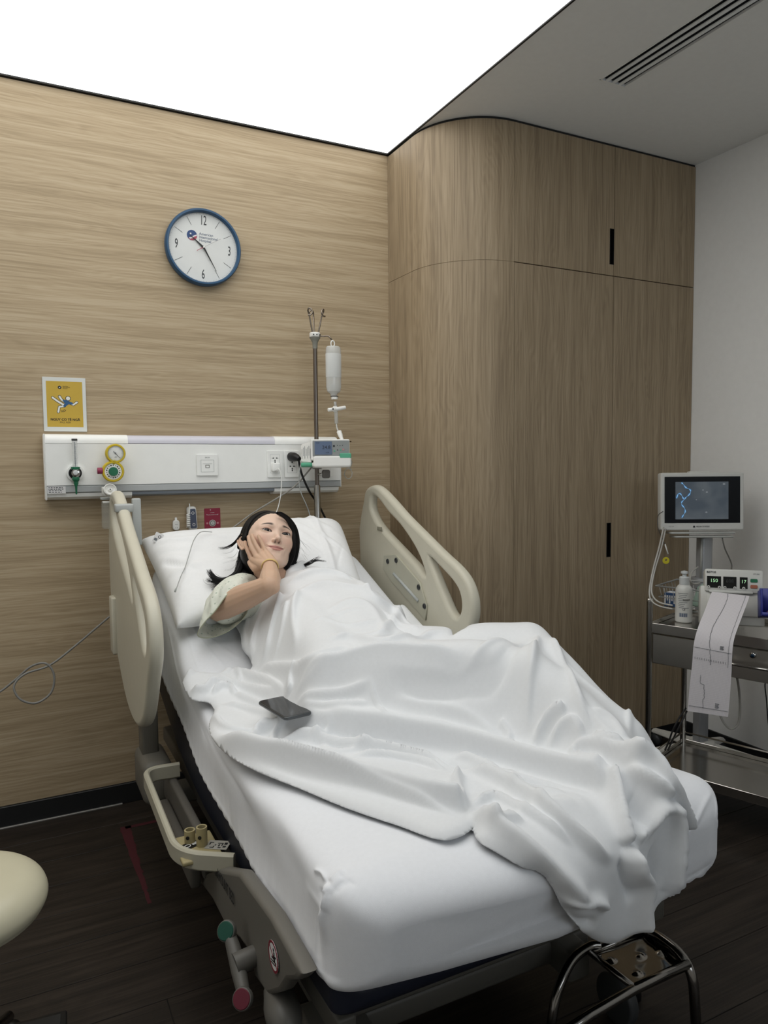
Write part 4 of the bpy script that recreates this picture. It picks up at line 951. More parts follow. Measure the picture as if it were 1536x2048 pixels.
def ridge(px, amp, w, p=1.35, side=1.0, taper=(.2, .2), raw=False):
    """a fold: crest line px, height amp, half width w; side>1 widens the flank on its right"""
    global DSP
    pts = px if raw else [XS(*q) for q in px]
    L = np.array([(q.x, q.y) for q in smooth_path([(a, b, 0) for a, b in pts], 7)])
    seg = np.diff(L, axis=0); ln = np.hypot(seg[:, 0], seg[:, 1]); cum = np.concatenate([[0], np.cumsum(ln)]); tot = cum[-1]
    R_ = w*4.5*max(1, side)+.01
    m_ = (GX > L[:, 0].min()-R_) & (GX < L[:, 0].max()+R_) & (GS > L[:, 1].min()-R_) & (GS < L[:, 1].max()+R_)
    qx, qs = GX[m_], GS[m_]; best = np.full(qx.shape, 9.); bt = np.zeros_like(best); sg = np.ones_like(best)
    for k in range(len(seg)):
        if ln[k] < 1e-7: continue
        ax, ay = qx-L[k, 0], qs-L[k, 1]; t_ = np.clip((ax*seg[k, 0]+ay*seg[k, 1])/ln[k]**2, 0, 1)
        dx, dy = ax-t_*seg[k, 0], ay-t_*seg[k, 1]; d = np.hypot(dx, dy); c_ = seg[k, 0]*ay-seg[k, 1]*ax
        b_ = d < best; best[b_] = d[b_]; bt[b_] = (cum[k]+t_*ln[k])[b_]/tot; sg[b_] = np.sign(c_)[b_]
    ww = np.where(sg > 0, w*side, w); tp = np.ones_like(bt)
    if taper[0]: tp *= sstep(0, taper[0], bt)
    if taper[1]: tp *= sstep(1, 1-taper[1], bt)
    DSP[m_] += 1.3*amp*tp*np.exp(-(best/(ww*.86))**p)
R = ridge
# --- torso
R([(566, 1160), (600, 1142), (650, 1138), (700, 1160)], 0.0145, 0.0108)
R([(572, 1180), (610, 1163), (665, 1158), (715, 1178)], 0.0145, 0.0117)
R([(585, 1196), (640, 1180), (700, 1185), (770, 1215)], 0.0087, 0.0144)
R([(604, 1190), (590, 1215), (586, 1262), (596, 1320)], 0.0174, 0.0117, 1.2)
R([(563, 1202), (552, 1245), (540, 1290), (530, 1336)], 0.0290, 0.0117, 1.3)
R([(540, 1212), (520, 1250), (505, 1300), (503, 1335)], 0.0247, 0.0108, 1.3)
R([(510, 1226), (494, 1262), (490, 1300), (494, 1335)], 0.0203, 0.0099, 1.3)
R([(575, 1215), (566, 1262), (556, 1310), (545, 1345)], 0.0145, 0.0090, 1.3)
R([(700, 1162), (742, 1200), (790, 1240), (850, 1268)], 0.0130, 0.0054, 1.2, 2.5)
R([(645, 1235), (700, 1215), (745, 1230), (775, 1290)], 0.0087, 0.0198)
R([(720, 1300), (770, 1275), (800, 1240), (790, 1215)], 0.0116, 0.0144)
R([(750, 1190), (800, 1230), (830, 1270)], -0.0072, 0.0108)
# --- hip, thigh
R([(586, 1418), (610, 1372), (660, 1336), (740, 1318), (840, 1316), (930, 1320)], 0.0203, 0.0090, 1.1, 2.0)
R([(520, 1345), (560, 1352), (610, 1345), (660, 1326)], 0.0174, 0.0090)
R([(590, 1345), (580, 1375), (580, 1405)], 0.0232, 0.0072)
R([(640, 1300), (700, 1290), (780, 1300), (860, 1282), (900, 1276)], 0.0130, 0.0126)
R([(588, 1428), (640, 1412), (690, 1402), (735, 1385), (745, 1360)], 0.0145, 0.0072, 1.2)
R([(590, 1436), (650, 1440), (710, 1438), (745, 1420)], 0.0130, 0.0072, 1.2)
R([(740, 1372), (748, 1410), (760, 1450), (772, 1478)], 0.0116, 0.0045, 1.0, .5)
R([(770, 1372), (850, 1385), (930, 1372), (1010, 1330), (1065, 1292)], -0.0232, 0.0216, 1.8)
R([(760, 1345), (850, 1352), (950, 1330), (1060, 1284)], 0.0087, 0.0090)
R([(780, 1410), (870, 1425), (950, 1462), (1010, 1510)], 0.0116, 0.0162)
R([(1078, 1282), (1068, 1330), (1060, 1400), (1057, 1500)], 0.0232, 0.0072, 1.0, 2.2)
R([(1100, 1286), (1125, 1345), (1155, 1405), (1178, 1470), (1190, 1500)], 0.0203, 0.0063, 1.0, 2.0)
R([(1000, 1455), (1015, 1480), (1022, 1505)], 0.0116, 0.0072)
R([(1252, 1440), (1258, 1475), (1262, 1508)], 0.0145, 0.0054, 1.1)
R([(1180, 1430), (1225, 1455), (1262, 1500)], 0.0087, 0.0090)
R([(1185, 1490), (1215, 1500), (1255, 1505)], 0.0174, 0.0054, 1.2)
R([(1070, 1515), (1085, 1475), (1108, 1448), (1134, 1440)], 0.0290, 0.0090, 1.3)
R([(1098, 1520), (1118, 1480), (1145, 1470), (1170, 1500)], 0.0203, 0.0090, 1.3)
# --- long rolled folds across the lower bed
R([(612, 1452), (690, 1470), (780, 1484), (880, 1500), (980, 1528), (1090, 1560), (1180, 1578), (1236, 1592)], .036, .030, 1.9, .42, (.15, .04))
R([(640, 1476), (740, 1500), (850, 1528), (950, 1555), (1060, 1580), (1180, 1608), (1232, 1614)], -.008, .008, 1.5)
R([(545, 1500), (600, 1488), (650, 1500), (700, 1512), (780, 1518), (860, 1535), (902, 1556)], 0.0225, 0.0136, 1.5, .4)
R([(700, 1530), (770, 1528), (840, 1538), (896, 1560)], 0.0150, 0.0102, 1.8, .5)
R([(430, 1482), (480, 1512), (560, 1542), (660, 1572), (760, 1598), (860, 1625), (935, 1636)], 0.0400, 0.0238, 2.0, .75, (.2, .03))
R([(520, 1530), (570, 1545), (680, 1580), (800, 1618), (925, 1655)], 0.0150, 0.0068, 1.3, .6)
R([(440, 1420), (490, 1432), (540, 1440), (585, 1436)], 0.0150, 0.0076)
R([(425, 1440), (450, 1470), (500, 1480), (540, 1470), (570, 1450)], 0.0150, 0.0093)
R([(460, 1395), (500, 1415), (550, 1432), (585, 1434)], 0.0163, 0.0068)
R([(500, 1500), (520, 1478), (560, 1462), (582, 1446)], 0.0175, 0.0085)
R([(545, 1512), (546, 1488), (560, 1468), (585, 1442)], 0.0150, 0.0076)
R([(610, 1500), (660, 1478), (640, 1460), (600, 1442)], 0.0125, 0.0076)
R([(640, 1500), (670, 1520), (720, 1515), (760, 1500)], 0.0100, 0.0085)
# --- crumple near the side of the bed
R([(372, 1368), (388, 1345), (430, 1342), (470, 1350)], 0.0275, 0.0136, 2)
R([(380, 1392), (410, 1395), (425, 1380), (450, 1382)], 0.0200, 0.0085)
R([(425, 1402), (440, 1388), (462, 1390), (470, 1405)], 0.0200, 0.0059, 1.2)
R([(405, 1358), (450, 1372), (500, 1390), (560, 1402)], 0.0150, 0.0085)
R([(430, 1345), (470, 1330), (505, 1330)], 0.0125, 0.0059)
R([(455, 1352), (490, 1356), (530, 1375), (575, 1402)], 0.0163, 0.0076)
R([(470, 1340), (480, 1365), (470, 1385)], 0.0100, 0.0059)
for L_, a_, w_ in (([(1000, 1640), (1030, 1652), (1020, 1668), (985, 1682)], 0.0100, 0.0043), ([(1030, 1652), (1070, 1640), (1100, 1632)], 0.0050, 0.0051), ([(800, 1370), (840, 1364), (900, 1352)], 0.0037, 0.0051), ([(640, 1248), (700, 1262), (760, 1258)], 0.0050, 0.0085),
                   ([(620, 1262), (680, 1240), (730, 1232)], 0.0037, 0.0068), ([(655, 1300), (720, 1285), (790, 1282)], 0.0050, 0.0059), ([(760, 1225), (800, 1262), (845, 1276)], 0.0075, 0.0043), ([(770, 1245), (820, 1280), (850, 1285)], -0.0075, 0.0068),
                   ([(600, 1345), (640, 1322), (700, 1305)], 0.0075, 0.0051), ([(596, 1395), (620, 1375), (650, 1350)], 0.0050, 0.0043), ([(640, 1425), (690, 1418), (735, 1398)], -0.0050, 0.0051), ([(1010, 1500), (1030, 1530)], 0.0063, 0.0043),
                   ([(1150, 1400), (1180, 1440), (1230, 1490)], 0.0050, 0.0068), ([(1110, 1320), (1160, 1370), (1230, 1430)], 0.0037, 0.0085), ([(1040, 1300), (1010, 1360), (1000, 1420)], 0.0037, 0.0102), ([(700, 1500), (702, 1480)], 0.0050, 0.0043),
                   ([(790, 1478), (795, 1500)], 0.0037, 0.0034), ([(1000, 1560), (1080, 1580), (1150, 1600), (1210, 1612)], 0.0075, 0.0059), ([(1010, 1600), (1080, 1600), (1140, 1612)], 0.0075, 0.0085), ([(1060, 1655), (1110, 1640), (1170, 1640)], 0.0050, 0.0119)): R(L_, a_, w_, 1.2)
# --- the heap over the foot end
R([(898, 1538), (930, 1536), (1000, 1566), (1060, 1600)], 0.0186, 0.0094, 1.4)
R([(918, 1560), (914, 1590), (928, 1625), (937, 1636)], 0.0248, 0.0094, 1.3)
R([(925, 1552), (990, 1580), (1060, 1620), (1130, 1672), (1200, 1720), (1240, 1742)], 0.0279, 0.0172, 1.3, .55)
R([(940, 1632), (985, 1612), (1040, 1636), (1100, 1672), (1160, 1720)], 0.0170, 0.0094, 1.2, .6)
R([(945, 1640), (1000, 1680), (1050, 1712), (1110, 1755), (1180, 1800)], 0.0264, 0.0172, 1.6)
R([(985, 1680), (1010, 1670), (1060, 1662)], 0.0109, 0.0062)
R([(1110, 1808), (1150, 1800), (1195, 1800), (1215, 1822)], 0.0202, 0.0109, 1.4)
R([(1120, 1830), (1160, 1850), (1200, 1845)], -0.0170, 0.0125, 1.6)
R([(1236, 1566), (1250, 1600), (1252, 1660), (1256, 1705)], 0.0310, 0.0070, 1.2, 1.5, (.08, .1))
R([(1256, 1700), (1272, 1735), (1286, 1755), (1284, 1800), (1284, 1860)], 0.0341, 0.0094, 1.2, 1.9, (.12, .1))
R([(1240, 1745), (1255, 1775), (1270, 1800)], -0.0170, 0.0109, 1.5)
R([(1262, 1690), (1300, 1662), (1346, 1618)], 0.0232, 0.0086, 1.2)
R([(1270, 1620), (1290, 1650), (1300, 1672)], -0.0186, 0.0140, 1.6)
R([(1255, 1566), (1300, 1575), (1325, 1582), (1346, 1614)], 0.0232, 0.0078, 1.3)
R([(1346, 1614), (1350, 1660), (1345, 1720), (1338, 1780), (1315, 1825)], 0.0310, 0.0094, 1.3, 1.8, (.05, .3))
R([(1262, 1560), (1280, 1535), (1318, 1542), (1340, 1575), (1368, 1630), (1380, 1665)], 0.0279, 0.0101, 1.4, 1.5, (.15, .1))
R([(1130, 1530), (1175, 1510), (1240, 1520), (1315, 1540)], 0.0186, 0.0078, 1.3)
R([(1150, 1545), (1200, 1560), (1250, 1572)], 0.0109, 0.0109)
R([(1140, 1518), (1150, 1540), (1165, 1548)], 0.0109, 0.0047)
R([(1210, 1640), (1150, 1640), (1100, 1660)], 0.0062, 0.0234, 2)
R([(1300, 1700), (1310, 1760), (1300, 1830)], -0.0139, 0.0125, 1.6)
# --- outline of the blanket on the bed
OUT = [(560, 1166), (572, 1152), (600, 1136), (640, 1122), (690, 1140), (740, 1172), (800, 1215), (860, 1258), (905, 1276)]
P_out = [XS(*q) for q in OUT]
P_out += [(1.40, YTOP-2.02), (1.405, YTOP-1.8), (1.41, YTOP-1.55), (1.405, YTOP-1.32)]
OUT2 = [(1325, 1484), (1320, 1506), (1318, 1526), (1334, 1548), (1358, 1592), (1376, 1640), (1382, 1680), (1374, 1740), (1352, 1790), (1310, 1845), (1270, 1878), (1235, 1896), (1196, 1884), (1150, 1842), (1104, 1796), (1060, 1752), (1010, 1722), (970, 1695), (948, 1660), (930, 1676), (898, 1686), (860, 1678), (800, 1656), (700, 1622), (600, 1580), (520, 1548), (462, 1516), (426, 1480), (420, 1450), (430, 1425), (418, 1408), (385, 1402), (368, 1372), (370, 1362), (392, 1350), (440, 1350), (478, 1338), (506, 1342), (500, 1318), (486, 1300), (482, 1270), (470, 1246), (500, 1228), (528, 1206), (552, 1184)]
P_out += [XS(*q) for q in OUT2]
poly = np.array([(q.x, q.y) for q in smooth_path([(a, b, 0) for a, b in P_out], 3, True)])
def poly_sd(px, py, poly):
    best = np.full(px.shape, 9.); nx = px.copy(); ny = py.copy(); ins = np.zeros(px.shape, bool); n = len(poly)
    for k in range(n):
        a = poly[k]; b = poly[(k+1) % n]; e = b-a; L2 = max(e@e, 1e-12)
        t_ = np.clip(((px-a[0])*e[0]+(py-a[1])*e[1])/L2, 0, 1); qx = a[0]+t_*e[0]; qy = a[1]+t_*e[1]; d = np.hypot(px-qx, py-qy)
        m_ = d < best; best[m_] = d[m_]; nx[m_] = qx[m_]; ny[m_] = qy[m_]
        c_ = ((a[1] > py) != (b[1] > py)) & (px < (b[0]-a[0])*(py-a[1])/((b[1]-a[1]) if abs(b[1]-a[1]) > 1e-12 else 1e-12)+a[0]); ins ^= c_
    return best, nx, ny, ins
dist, nx_, ny_, ins = poly_sd(GX, GS, poly)
# soft rounded rim and slight life in the cloth
DSP += .006+.010*(1-np.exp(-dist/.012))
DSP += .0022*np.sin(GX*21+GS*9+2*np.sin(GS*7))+.0016*np.sin(GX*33-GS*27+1.3)
DSP = np.where(DSP < .002, .002+.15*(DSP-.002), DSP)
rim_ = np.clip(dist/.014, 0, 1); DSP = .002+(DSP-.002)*np.sqrt(1-(1-rim_)**2)
DSP2 = DSP
PX = np.where(ins, GX, nx_); PS = np.where(ins, GS, ny_)
Pts = surf(PX, PS, np.where(ins, DSP2, .002))
nu, nvv = GX.shape; idx = np.arange(nu*nvv).reshape(nu, nvv)
insf = ins; keep = insf[:-1, :-1] | insf[1:, :-1] | insf[1:, 1:] | insf[:-1, 1:]
Q = np.stack([idx[:-1, :-1], idx[1:, :-1], idx[1:, 1:], idx[:-1, 1:]], -1)[keep]
used = np.unique(Q); remap = -np.ones(nu*nvv, int); remap[used] = np.arange(len(used))
me = raw_mesh(Pts.reshape(-1, 3)[used], remap[Q].tolist(), 'blanket')
bm = bmesh.new(); bm.from_mesh(me); bmesh.ops.remove_doubles(bm, verts=bm.verts, dist=.0006); bmesh.ops.recalc_face_normals(bm, faces=bm.faces)
if sum(f.normal.z for f in bm.faces) < 0: bmesh.ops.reverse_faces(bm, faces=bm.faces)
BLK = mat('blanket_cotton', '#e4e6e8', .62, bump=.10, bscale=900, sheen=.25)
bl_ = tag(obj('blanket', bm, BLK), 'rumpled white cotton blanket over the woman, heaped over the foot of the bed', 'blanket')
q = bl_.modifiers.new('s', 'SMOOTH'); q.factor = .5; q.iterations = 1
s_ = bl_.modifiers.new('t', 'SOLIDIFY'); s_.thickness = .003; s_.offset = 1
m2 = evalmesh(bl_); bl_.modifiers.clear(); bl_.data = m2
# phone lying by the hip
pz = .777; qa, qb = onZ(514, 1403, pz), onZ(577, 1441, pz); e1 = (qb-qa).normalized(); e2 = V(-e1.y, e1.x, 0); e2 = e2 if e2.y > 0 else -e2; cph = (qa+qb)/2+e2*.036; pc = (cph.x, YTOP-cph.y)
pm_ = Matrix((e2, -e1, V(0, 0, 1))).transposed().to_4x4(); pm_ = pm_ if pm_.determinant() > 0 else Matrix((e2, e1, V(0, 0, 1))).transposed().to_4x4(); pm_.translation = cph
ph = thing('phone', 'black smartphone lying on the white blanket beside her hip', 'phone', (pc[0], YTOP-pc[1], pz))
me = plate([rrect(-.04, -.082, .04, .082, .012)], .009, .003); me.transform(pm_); obj('phone_body', me, mat('phone_metal', '#55585a', .3, .6), ph, 'auto')
me = plate([rrect(-.037, -.079, .037, .079, .010)], .0008); me.transform(pm_ @ Matrix.Translation((0, 0, .0047))); obj('screen', me, mat('phone_glass', '#16191b', .08, spec=.6), ph, False)
# ================================================================ HEAD WALL UNIT
HY = 3.115
def W_(u, v, y=HY): return onY(u, v, y)
hw = thing('headwall_panel', 'long white medical gas and power panel mounted on the oak wall', 'wall panel', (.74, 3.19, 1.42))
hx0, hx1 = .120, 1.362
def extr(prof, x0, x1, m, name, parent, bev=0):
    bm = B(); a = [bm.verts.new((x0, y, z)) for y, z in prof]; b = [bm.verts.new((x1, y, z)) for y, z in prof]; n = len(prof)
    for i in range(n): bm.faces.new((a[i], a[(i+1) % n], b[(i+1) % n], b[i]))
    bm.faces.new(a); bm.faces.new(list(reversed(b))); bmesh.ops.recalc_face_normals(bm, faces=bm.faces)
    return obj(name, bm, m, parent, 'auto')
topc = [(3.19, 1.549), (3.15, 1.5485), (3.132, 1.545), (3.120, 1.536), (3.1155, 1.524), (3.115, 1.512)]
HWM = mat('enamel_white', '#f4f5f2', .35)
lx0, lx1 = .429, 1.049
for a, b in ((hx0, lx0), (lx1, hx1-.012)): extr(topc+[(3.19, 1.512)], a, b, HWM, 'top_cover', hw)
extr([(3.19, 1.5485), (3.15, 1.547), (3.134, 1.543), (3.123, 1.535), (3.118, 1.524), (3.117, 1.513), (3.19, 1.512)], lx0, lx1, mat('light_diffuser', '#cfced8', .3), 'light_diffuser', hw)['label'] = 'translucent lilac-grey light strip'
extr([(3.19, 1.511), (3.116, 1.511), (3.116, 1.348), (3.19, 1.348)], hx0+.004, hx1, HWM, 'front_panel', hw)
extr([(3.19, 1.347), (3.120, 1.347), (3.116, 1.343), (3.116, 1.322), (3.122, 1.318), (3.19, 1.318)], hx0+.008, hx1, mat('aluminium_grey', '#b0b4b5', .4), 'equipment_rail', hw)
extr([(3.19, 1.317), (3.122, 1.317), (3.126, 1.303), (3.142, 1.292), (3.19, 1.290)], hx0+.004, .44, HWM, 'bottom_cover', hw)
extr([(3.19, 1.317), (3.122, 1.317), (3.126, 1.303), (3.142, 1.292), (3.19, 1.290)], 1.045, hx1-.006, HWM, 'bottom_cover', hw)
extr([(3.19, 1.317), (3.124, 1.317), (3.128, 1.306), (3.15, 1.299), (3.19, 1.297)], .44, 1.045, mat('lower_diffuser', '#7e8690', .35), 'lower_diffuser', hw)
bm = B(); box(bm, (hx0-.002, 3.112, 1.291), (hx0+.005, 3.191, 1.549), .004, 3); obj('end_cap', bm, HWM, hw)
bm = B(); box(bm, (hx1-.001, 3.1135, 1.318), (hx1+.004, 3.191, 1.512), .002, 2); obj('end_cap', bm, HWM, hw)
# printed label
lb = W_(113, 980); me = plate([rrect(lb.x-.033, lb.z-.014, lb.x+.033, lb.z+.014, .001)], .0008); me.transform(Matrix(((1, 0, 0, 0), (0, 0, -1, 3.1150), (0, 1, 0, 0), (0, 0, 0, 1))))
lo = obj('data_label', me, PAPER, hw, False); bm = B()
rng2 = random.Random(3)
for r_ in range(4):
    x = lb.x-.028
    while x < lb.x+.02: w = rng2.uniform(.003, .010); box(bm, (x, 3.1142, lb.z+.008-r_*.006), (x+w, 3.1146, lb.z+.0105-r_*.006)); x += w+.003
o = obj('print', bm, INK, lo, False); o['kind'] = 'stuff'
# flow meter
c = W_(150, 946); fm = thing('oxygen_flowmeter', 'green and chrome oxygen flowmeter with clear glass tube on the panel', 'flowmeter', c)
disc((c.x, 3.116, c.z), .032, .012, HWM, 'gas_outlet', fm); disc((c.x, 3.105, c.z), .024, .006, BLACK, 'gas_outlet_ring', fm)
disc((c.x, 3.10, c.z), .0155, .030, CHROME, 'valve_body', fm); disc((c.x-.002, 3.072, c.z+.002), .009, .012, mat('white_print', '#d5d8d8', .4), 'valve_cap', fm)
disc((c.x, 3.085, c.z+.014), .0165, .010, GREEN, 'green_collar', fm, nrm=(0, 0, 1))
bm = B(); lathe(bm, [(0, -.072), (.003, -.070), (.0045, -.040), (.0085, -.030), (.009, -.020), (.0115, -.018), (.0135, -.014), (.0135, -.006), (.010, 0)], 20, c=(c.x, 3.082, c.z-.012)); obj('green_nozzle', bm, GREEN, fm, 'auto')
GL = mat('clear_plastic', '#eef2f2', .08, alpha=.22)
bm = B(); tz0, tz1 = c.z+.024, W_(148, 882).z
lathe(bm, [(.0105, 0), (.0105, tz1-tz0), (.0085, tz1-tz0), (.0085, 0), (.0105, 0)], 20, c=(c.x, 3.085, tz0)); obj('glass_tube', bm, GL, fm, 'auto')
disc((c.x, 3.085, tz1), .0108, .008, DGREY, 'tube_cap', fm, nrm=(0, 0, 1))
bm = B()
for k in range(12): z = tz0+.012+k*(tz1-tz0-.02)/12; box(bm, (c.x-.004+(k % 3)*.002, 3.0735, z), (c.x+.004, 3.0742, z+.001))
cyl(bm, (c.x, 3.085, tz0), (c.x, 3.085, tz1-.004), .0022, 10); o = obj('scale', bm, GREYINK, fm, False); o['kind'] = 'stuff'
# vacuum regulator
c = W_(231, 907, 3.06); vr = thing('vacuum_regulator', 'yellow vacuum regulator with round gauge and green dial', 'regulator', (c.x, 3.1, c.z-.03))
def gauge(c, r, nm, par):
    bm = B(); m_ = toward((c.x, c.y, c.z), (0, -1, 0)); lathe(bm, [(0, -.020), (r, -.020), (r, .006), (r*.93, .010), (r*.80, .010), (r*.78, .004), (0, .004)], 40, m_); return obj(nm, bm, YELLOW, par, 'auto')
g1 = gauge(c, .0375, 'gauge', vr); fc = toward((c.x, c.y-.0046, c.z), (0, -1, 0))
me = plate([circ((0, 0), .0295)], .0006); me.transform(fc); obj('gauge_face', me, WHITE_PL, g1, False)
bm = B()
for k in range(31):
    a = math.radians(225-270*k/30); r0 = .024 if k % 5 else .0215; p = fc @ V(math.cos(a)*r0, math.sin(a)*r0, .0006); q = fc @ V(math.cos(a)*.027, math.sin(a)*.027, .0006); ring_tube(bm, [p, q], .0005, 4)
o = obj('graduations', bm, INK, g1, False); o['kind'] = 'stuff'
me = plate([circ((0, 0), .0285, 40), circ((0, 0), .0278, 40)], .0003); me.transform(fc @ Matrix.Translation((0, 0, .0005))); obj('green_arc', me, GREEN, g1, False)
bm = B(); ring_tube(bm, [fc @ V(-.008, .008, .0015), fc @ V(.016, -.019, .0015)], [.0018, .0006], 6); cyl(bm, fc @ V(-.001, .001, .0005), fc @ V(-.001, .001, .003), .0035, 12); obj('needle', bm, BLACK, g1)
bm = B(); lathe(bm, [(.0292, 0), (.0292, .0012), (0, .0016)], 32, fc @ Matrix.Translation((0, 0, .004))); obj('gauge_glass', bm, GL, g1)
text('kPa', .006, fc @ Matrix.Translation((0, -.014, .0006)), INK, g1)
c2 = W_(226, 943, 3.06); bm = B(); cyl(bm, (c.x, 3.065, c.z-.03), (c2.x, 3.065, c2.z+.03), .013, 16); obj('neck', bm, YELLOW, vr)
g2 = gauge(c2, .0415, 'dial', vr); fc = toward((c2.x, c2.y-.0046, c2.z), (0, -1, 0))
me = plate([circ((0, 0), .0325)], .004, .001); me.transform(fc); obj('dial_ring', me, WHITE_PL, g2, 'auto')
bm = B(); lathe(bm, [(.0175, 0), (.0175, .012), (.0165, .014), (.0, .0145)], 32, fc @ Matrix.Translation((0, 0, .002))); obj('dial_knob', bm, GREEN, g2, 'auto')
bm = B()
for k in range(18):
    a = math.radians(k*20+8); w = .0012+.001*(k % 3); p = fc @ V(math.cos(a)*.0235, math.sin(a)*.0235, .0024); bmesh.ops.create_cube(bm, size=1, matrix=fc @ Matrix.Translation((math.cos(a)*.0245, math.sin(a)*.0245, .0022)) @ Matrix.Rotation(a, 4, 'Z') @ Matrix.Diagonal((.0045, w*1.6, .0005, 1)))
o = obj('dial_marks', bm, INK, g2, False); o['kind'] = 'stuff'
disc((c2.x-.038, 3.06, c2.z+.003), .0125, .020, PINK, 'red_knob', vr, nrm=(-1, 0, 0)); disc((c2.x, 3.116, c2.z), .028, .05, GREYPL, 'mount', vr)
# suction jar: round white lid and clear jar, hung from the rail
c = W_(220, 980, 3.03); sj = thing('suction_jar', 'clear suction jar with round white lid hanging below the yellow regulator', 'jar', c)
m_ = toward(c, (.05, -1, .45)); bm = B(); lathe(bm, [(0, -.012), (.024, -.012), (.0255, 0), (.0245, .006), (.021, .008), (.0195, .004), (.010, .0), (.0075, .002), (.0065, .006), (0, .007)], 32, m_); obj('lid', bm, mat('lid_white', '#d6d6d2', .4), sj, 'auto')
disc(m_ @ V(0, 0, .007), .0022, .0012, BLACK, 'lid_hole', sj, nrm=(.05, -1, .45))
bm = B(); cyl(bm, (c.x-.018, 3.04, c.z+.012), (c.x-.018, 3.04, c.z-.02), .012, 14, bev=.003); box(bm, (c.x-.028, 3.03, c.z-.052), (c.x+.024, 3.07, c.z-.044), .003); obj('lid_port', bm, MATS['lid_white'], sj)
bm = B(); lathe(bm, [(.0255, 0), (.0265, -.095), (.022, -.102), (0, -.103)], 28, c=(c.x-.006, 3.05, c.z-.05)); obj('glass_jar', bm, mat('jar_plastic', '#d8dedb', .1, alpha=.22), sj, 'auto')
bm = B(); box(bm, (c.x-.03, 3.06, c.z-.04), (c.x+.03, 3.116, c.z-.03), .003); obj('bracket', bm, LGREY, sj)
# outlets
def outlet(u, v, w, h, name, lab, cat, par=None):
    c = W_(u, v); t = thing(name, lab, cat, (c.x, 3.116, c.z)); me = plate([rrect(-w/2, -h/2, w/2, h/2, .003)], .008, .0015); m_ = toward((c.x, 3.111, c.z), (0, -1, 0)); me.transform(m_); obj('cover_plate', me, HWM, t, 'auto'); return t, m_ @ Matrix.Translation((0, 0, .004))
t, m_ = outlet(414, 930, .090, .090, 'network_outlet', 'square white network socket plate on the long panel', 'socket')
me = plate([rrect(-.028, -.030, .028, .022, .002), rrect(-.0265, -.0285, .0265, .0205, .002)], .0008); me.transform(m_); obj('shutter_frame', me, LGREY, t, False)
me = plate([rrect(-.009, -.007, .009, .007, .001), rrect(-.006, -.004, .006, .004, .001)], .001); me.transform(m_ @ Matrix.Translation((0, -.006, 0))); obj('jack', me, GREYPL, t, False)
bm = B(); box(bm, (-.020, .005, 0), (.020, .0065, .0006), mtx=m_); obj('jack_line', bm, LGREY, t, False)
text('DATA', .0075, m_ @ Matrix.Translation((0, .031, .0003)), GREYINK, t)
def socket_holes(m_, cy, t):
    bm = B()
    for sx in (-1, 1): bmesh.ops.create_cone(bm, cap_ends=True, segments=3, radius1=.0058, radius2=.0058, depth=.0008, matrix=m_ @ Matrix.Translation((sx*.0085, cy+.004, .0004)) @ Matrix.Rotation(math.pi/2 if sx < 0 else -math.pi/2, 4, 'Z') @ Matrix.Diagonal((.65, 1.1, 1, 1)))
    bmesh.ops.create_cone(bm, cap_ends=True, segments=12, radius1=.0028, radius2=.0028, depth=.0008, matrix=m_ @ Matrix.Translation((0, cy-.006, .0004)))
    box(bm, (-.0022, cy-.018, 0), (.0022, cy-.010, .0008), mtx=m_); obj('socket_holes', bm, BLACK, t, False)
for k, (u, lab) in enumerate(((549, 'white double power socket holding the white charger'), (583, 'white double power socket with the black plug'), (650, 'white socket plate half hidden behind the steel pole'))):
    t, m_ = outlet(u, 928, .070, .118, 'power_socket', lab, 'socket')
    me = plate([rrect(-.022, -.040, .022, .042, .002), rrect(-.0212, -.0392, .0212, .0412, .002)], .0008); me.transform(m_); obj('insert', me, LGREY, t, False)
    if k < 2: socket_holes(m_, .022, t); socket_holes(m_, -.014, t)
t = thing('usb_charger', 'white charger plugged into the power socket with a thin white cable', 'charger', W_(551, 932)); c = W_(551, 934, 3.10)
bm = B(); box(bm, (c.x-.017, 3.083, c.z-.018), (c.x+.017, 3.110, c.z+.018), .004, 3); obj('charger_body', bm, HWM, t)
bm = B(); P = [W_(552, 940, 3.078), W_(558, 938, 3.05), W_(563, 955, 3.05), W_(562, 985, 3.06), W_(558, 1008, 3.07), W_(553, 1024, 3.07), W_(545, 1045, 3.06)]; ring_tube(bm, smooth_path(P, 6), .0021, 8); obj('cable', bm, HWM, t)
t = thing('power_plug', 'black power plug with thick black cable running down behind the pole', 'plug', W_(583, 915)); c = W_(585, 914, 3.10)
bm = B(); ring_tube(bm, [(c.x-.004, 3.108, c.z+.002), (c.x, 3.08, c.z), (c.x+.006, 3.06, c.z-.004), (c.x+.012, 3.045, c.z-.010)], [.020, .020, .016, .010], 18); obj('plug_body', bm, BLACK, t, 'auto')
bm = B(); P = [(c.x+.010, 3.05, c.z-.008), W_(600, 935, 3.05), W_(606, 955, 3.05), W_(620, 985, 3.07), W_(636, 1008, 3.11), W_(650, 1035, 3.13), W_(664, 1062, 3.13), W_(676, 1090, 3.12)]; ring_tube(bm, smooth_path(P, 6), .0048, 10); obj('cable', bm, BLACK, t)
t = thing('nurse_call_cable', 'grey cable crossing down to the left behind the pillow', 'cable', W_(600, 950, 3.07))
bm = B(); P = [W_(640, 912, 3.09), W_(628, 928, 3.07), W_(612, 948, 3.06), W_(590, 972, 3.07), W_(560, 993, 3.08), W_(525, 1014, 3.10), W_(500, 1030, 3.12), W_(462, 1058, 3.10), W_(430, 1075, 3.08)]; ring_tube(bm, smooth_path(P, 6), .0036, 8); obj('wire', bm, mat('cable_taupe', '#8e8b84', .5), t)
t = thing('pump_power_lead', 'thin pale lead hanging from the infusion pump beside the pole', 'cable', W_(600, 950, 3.05))
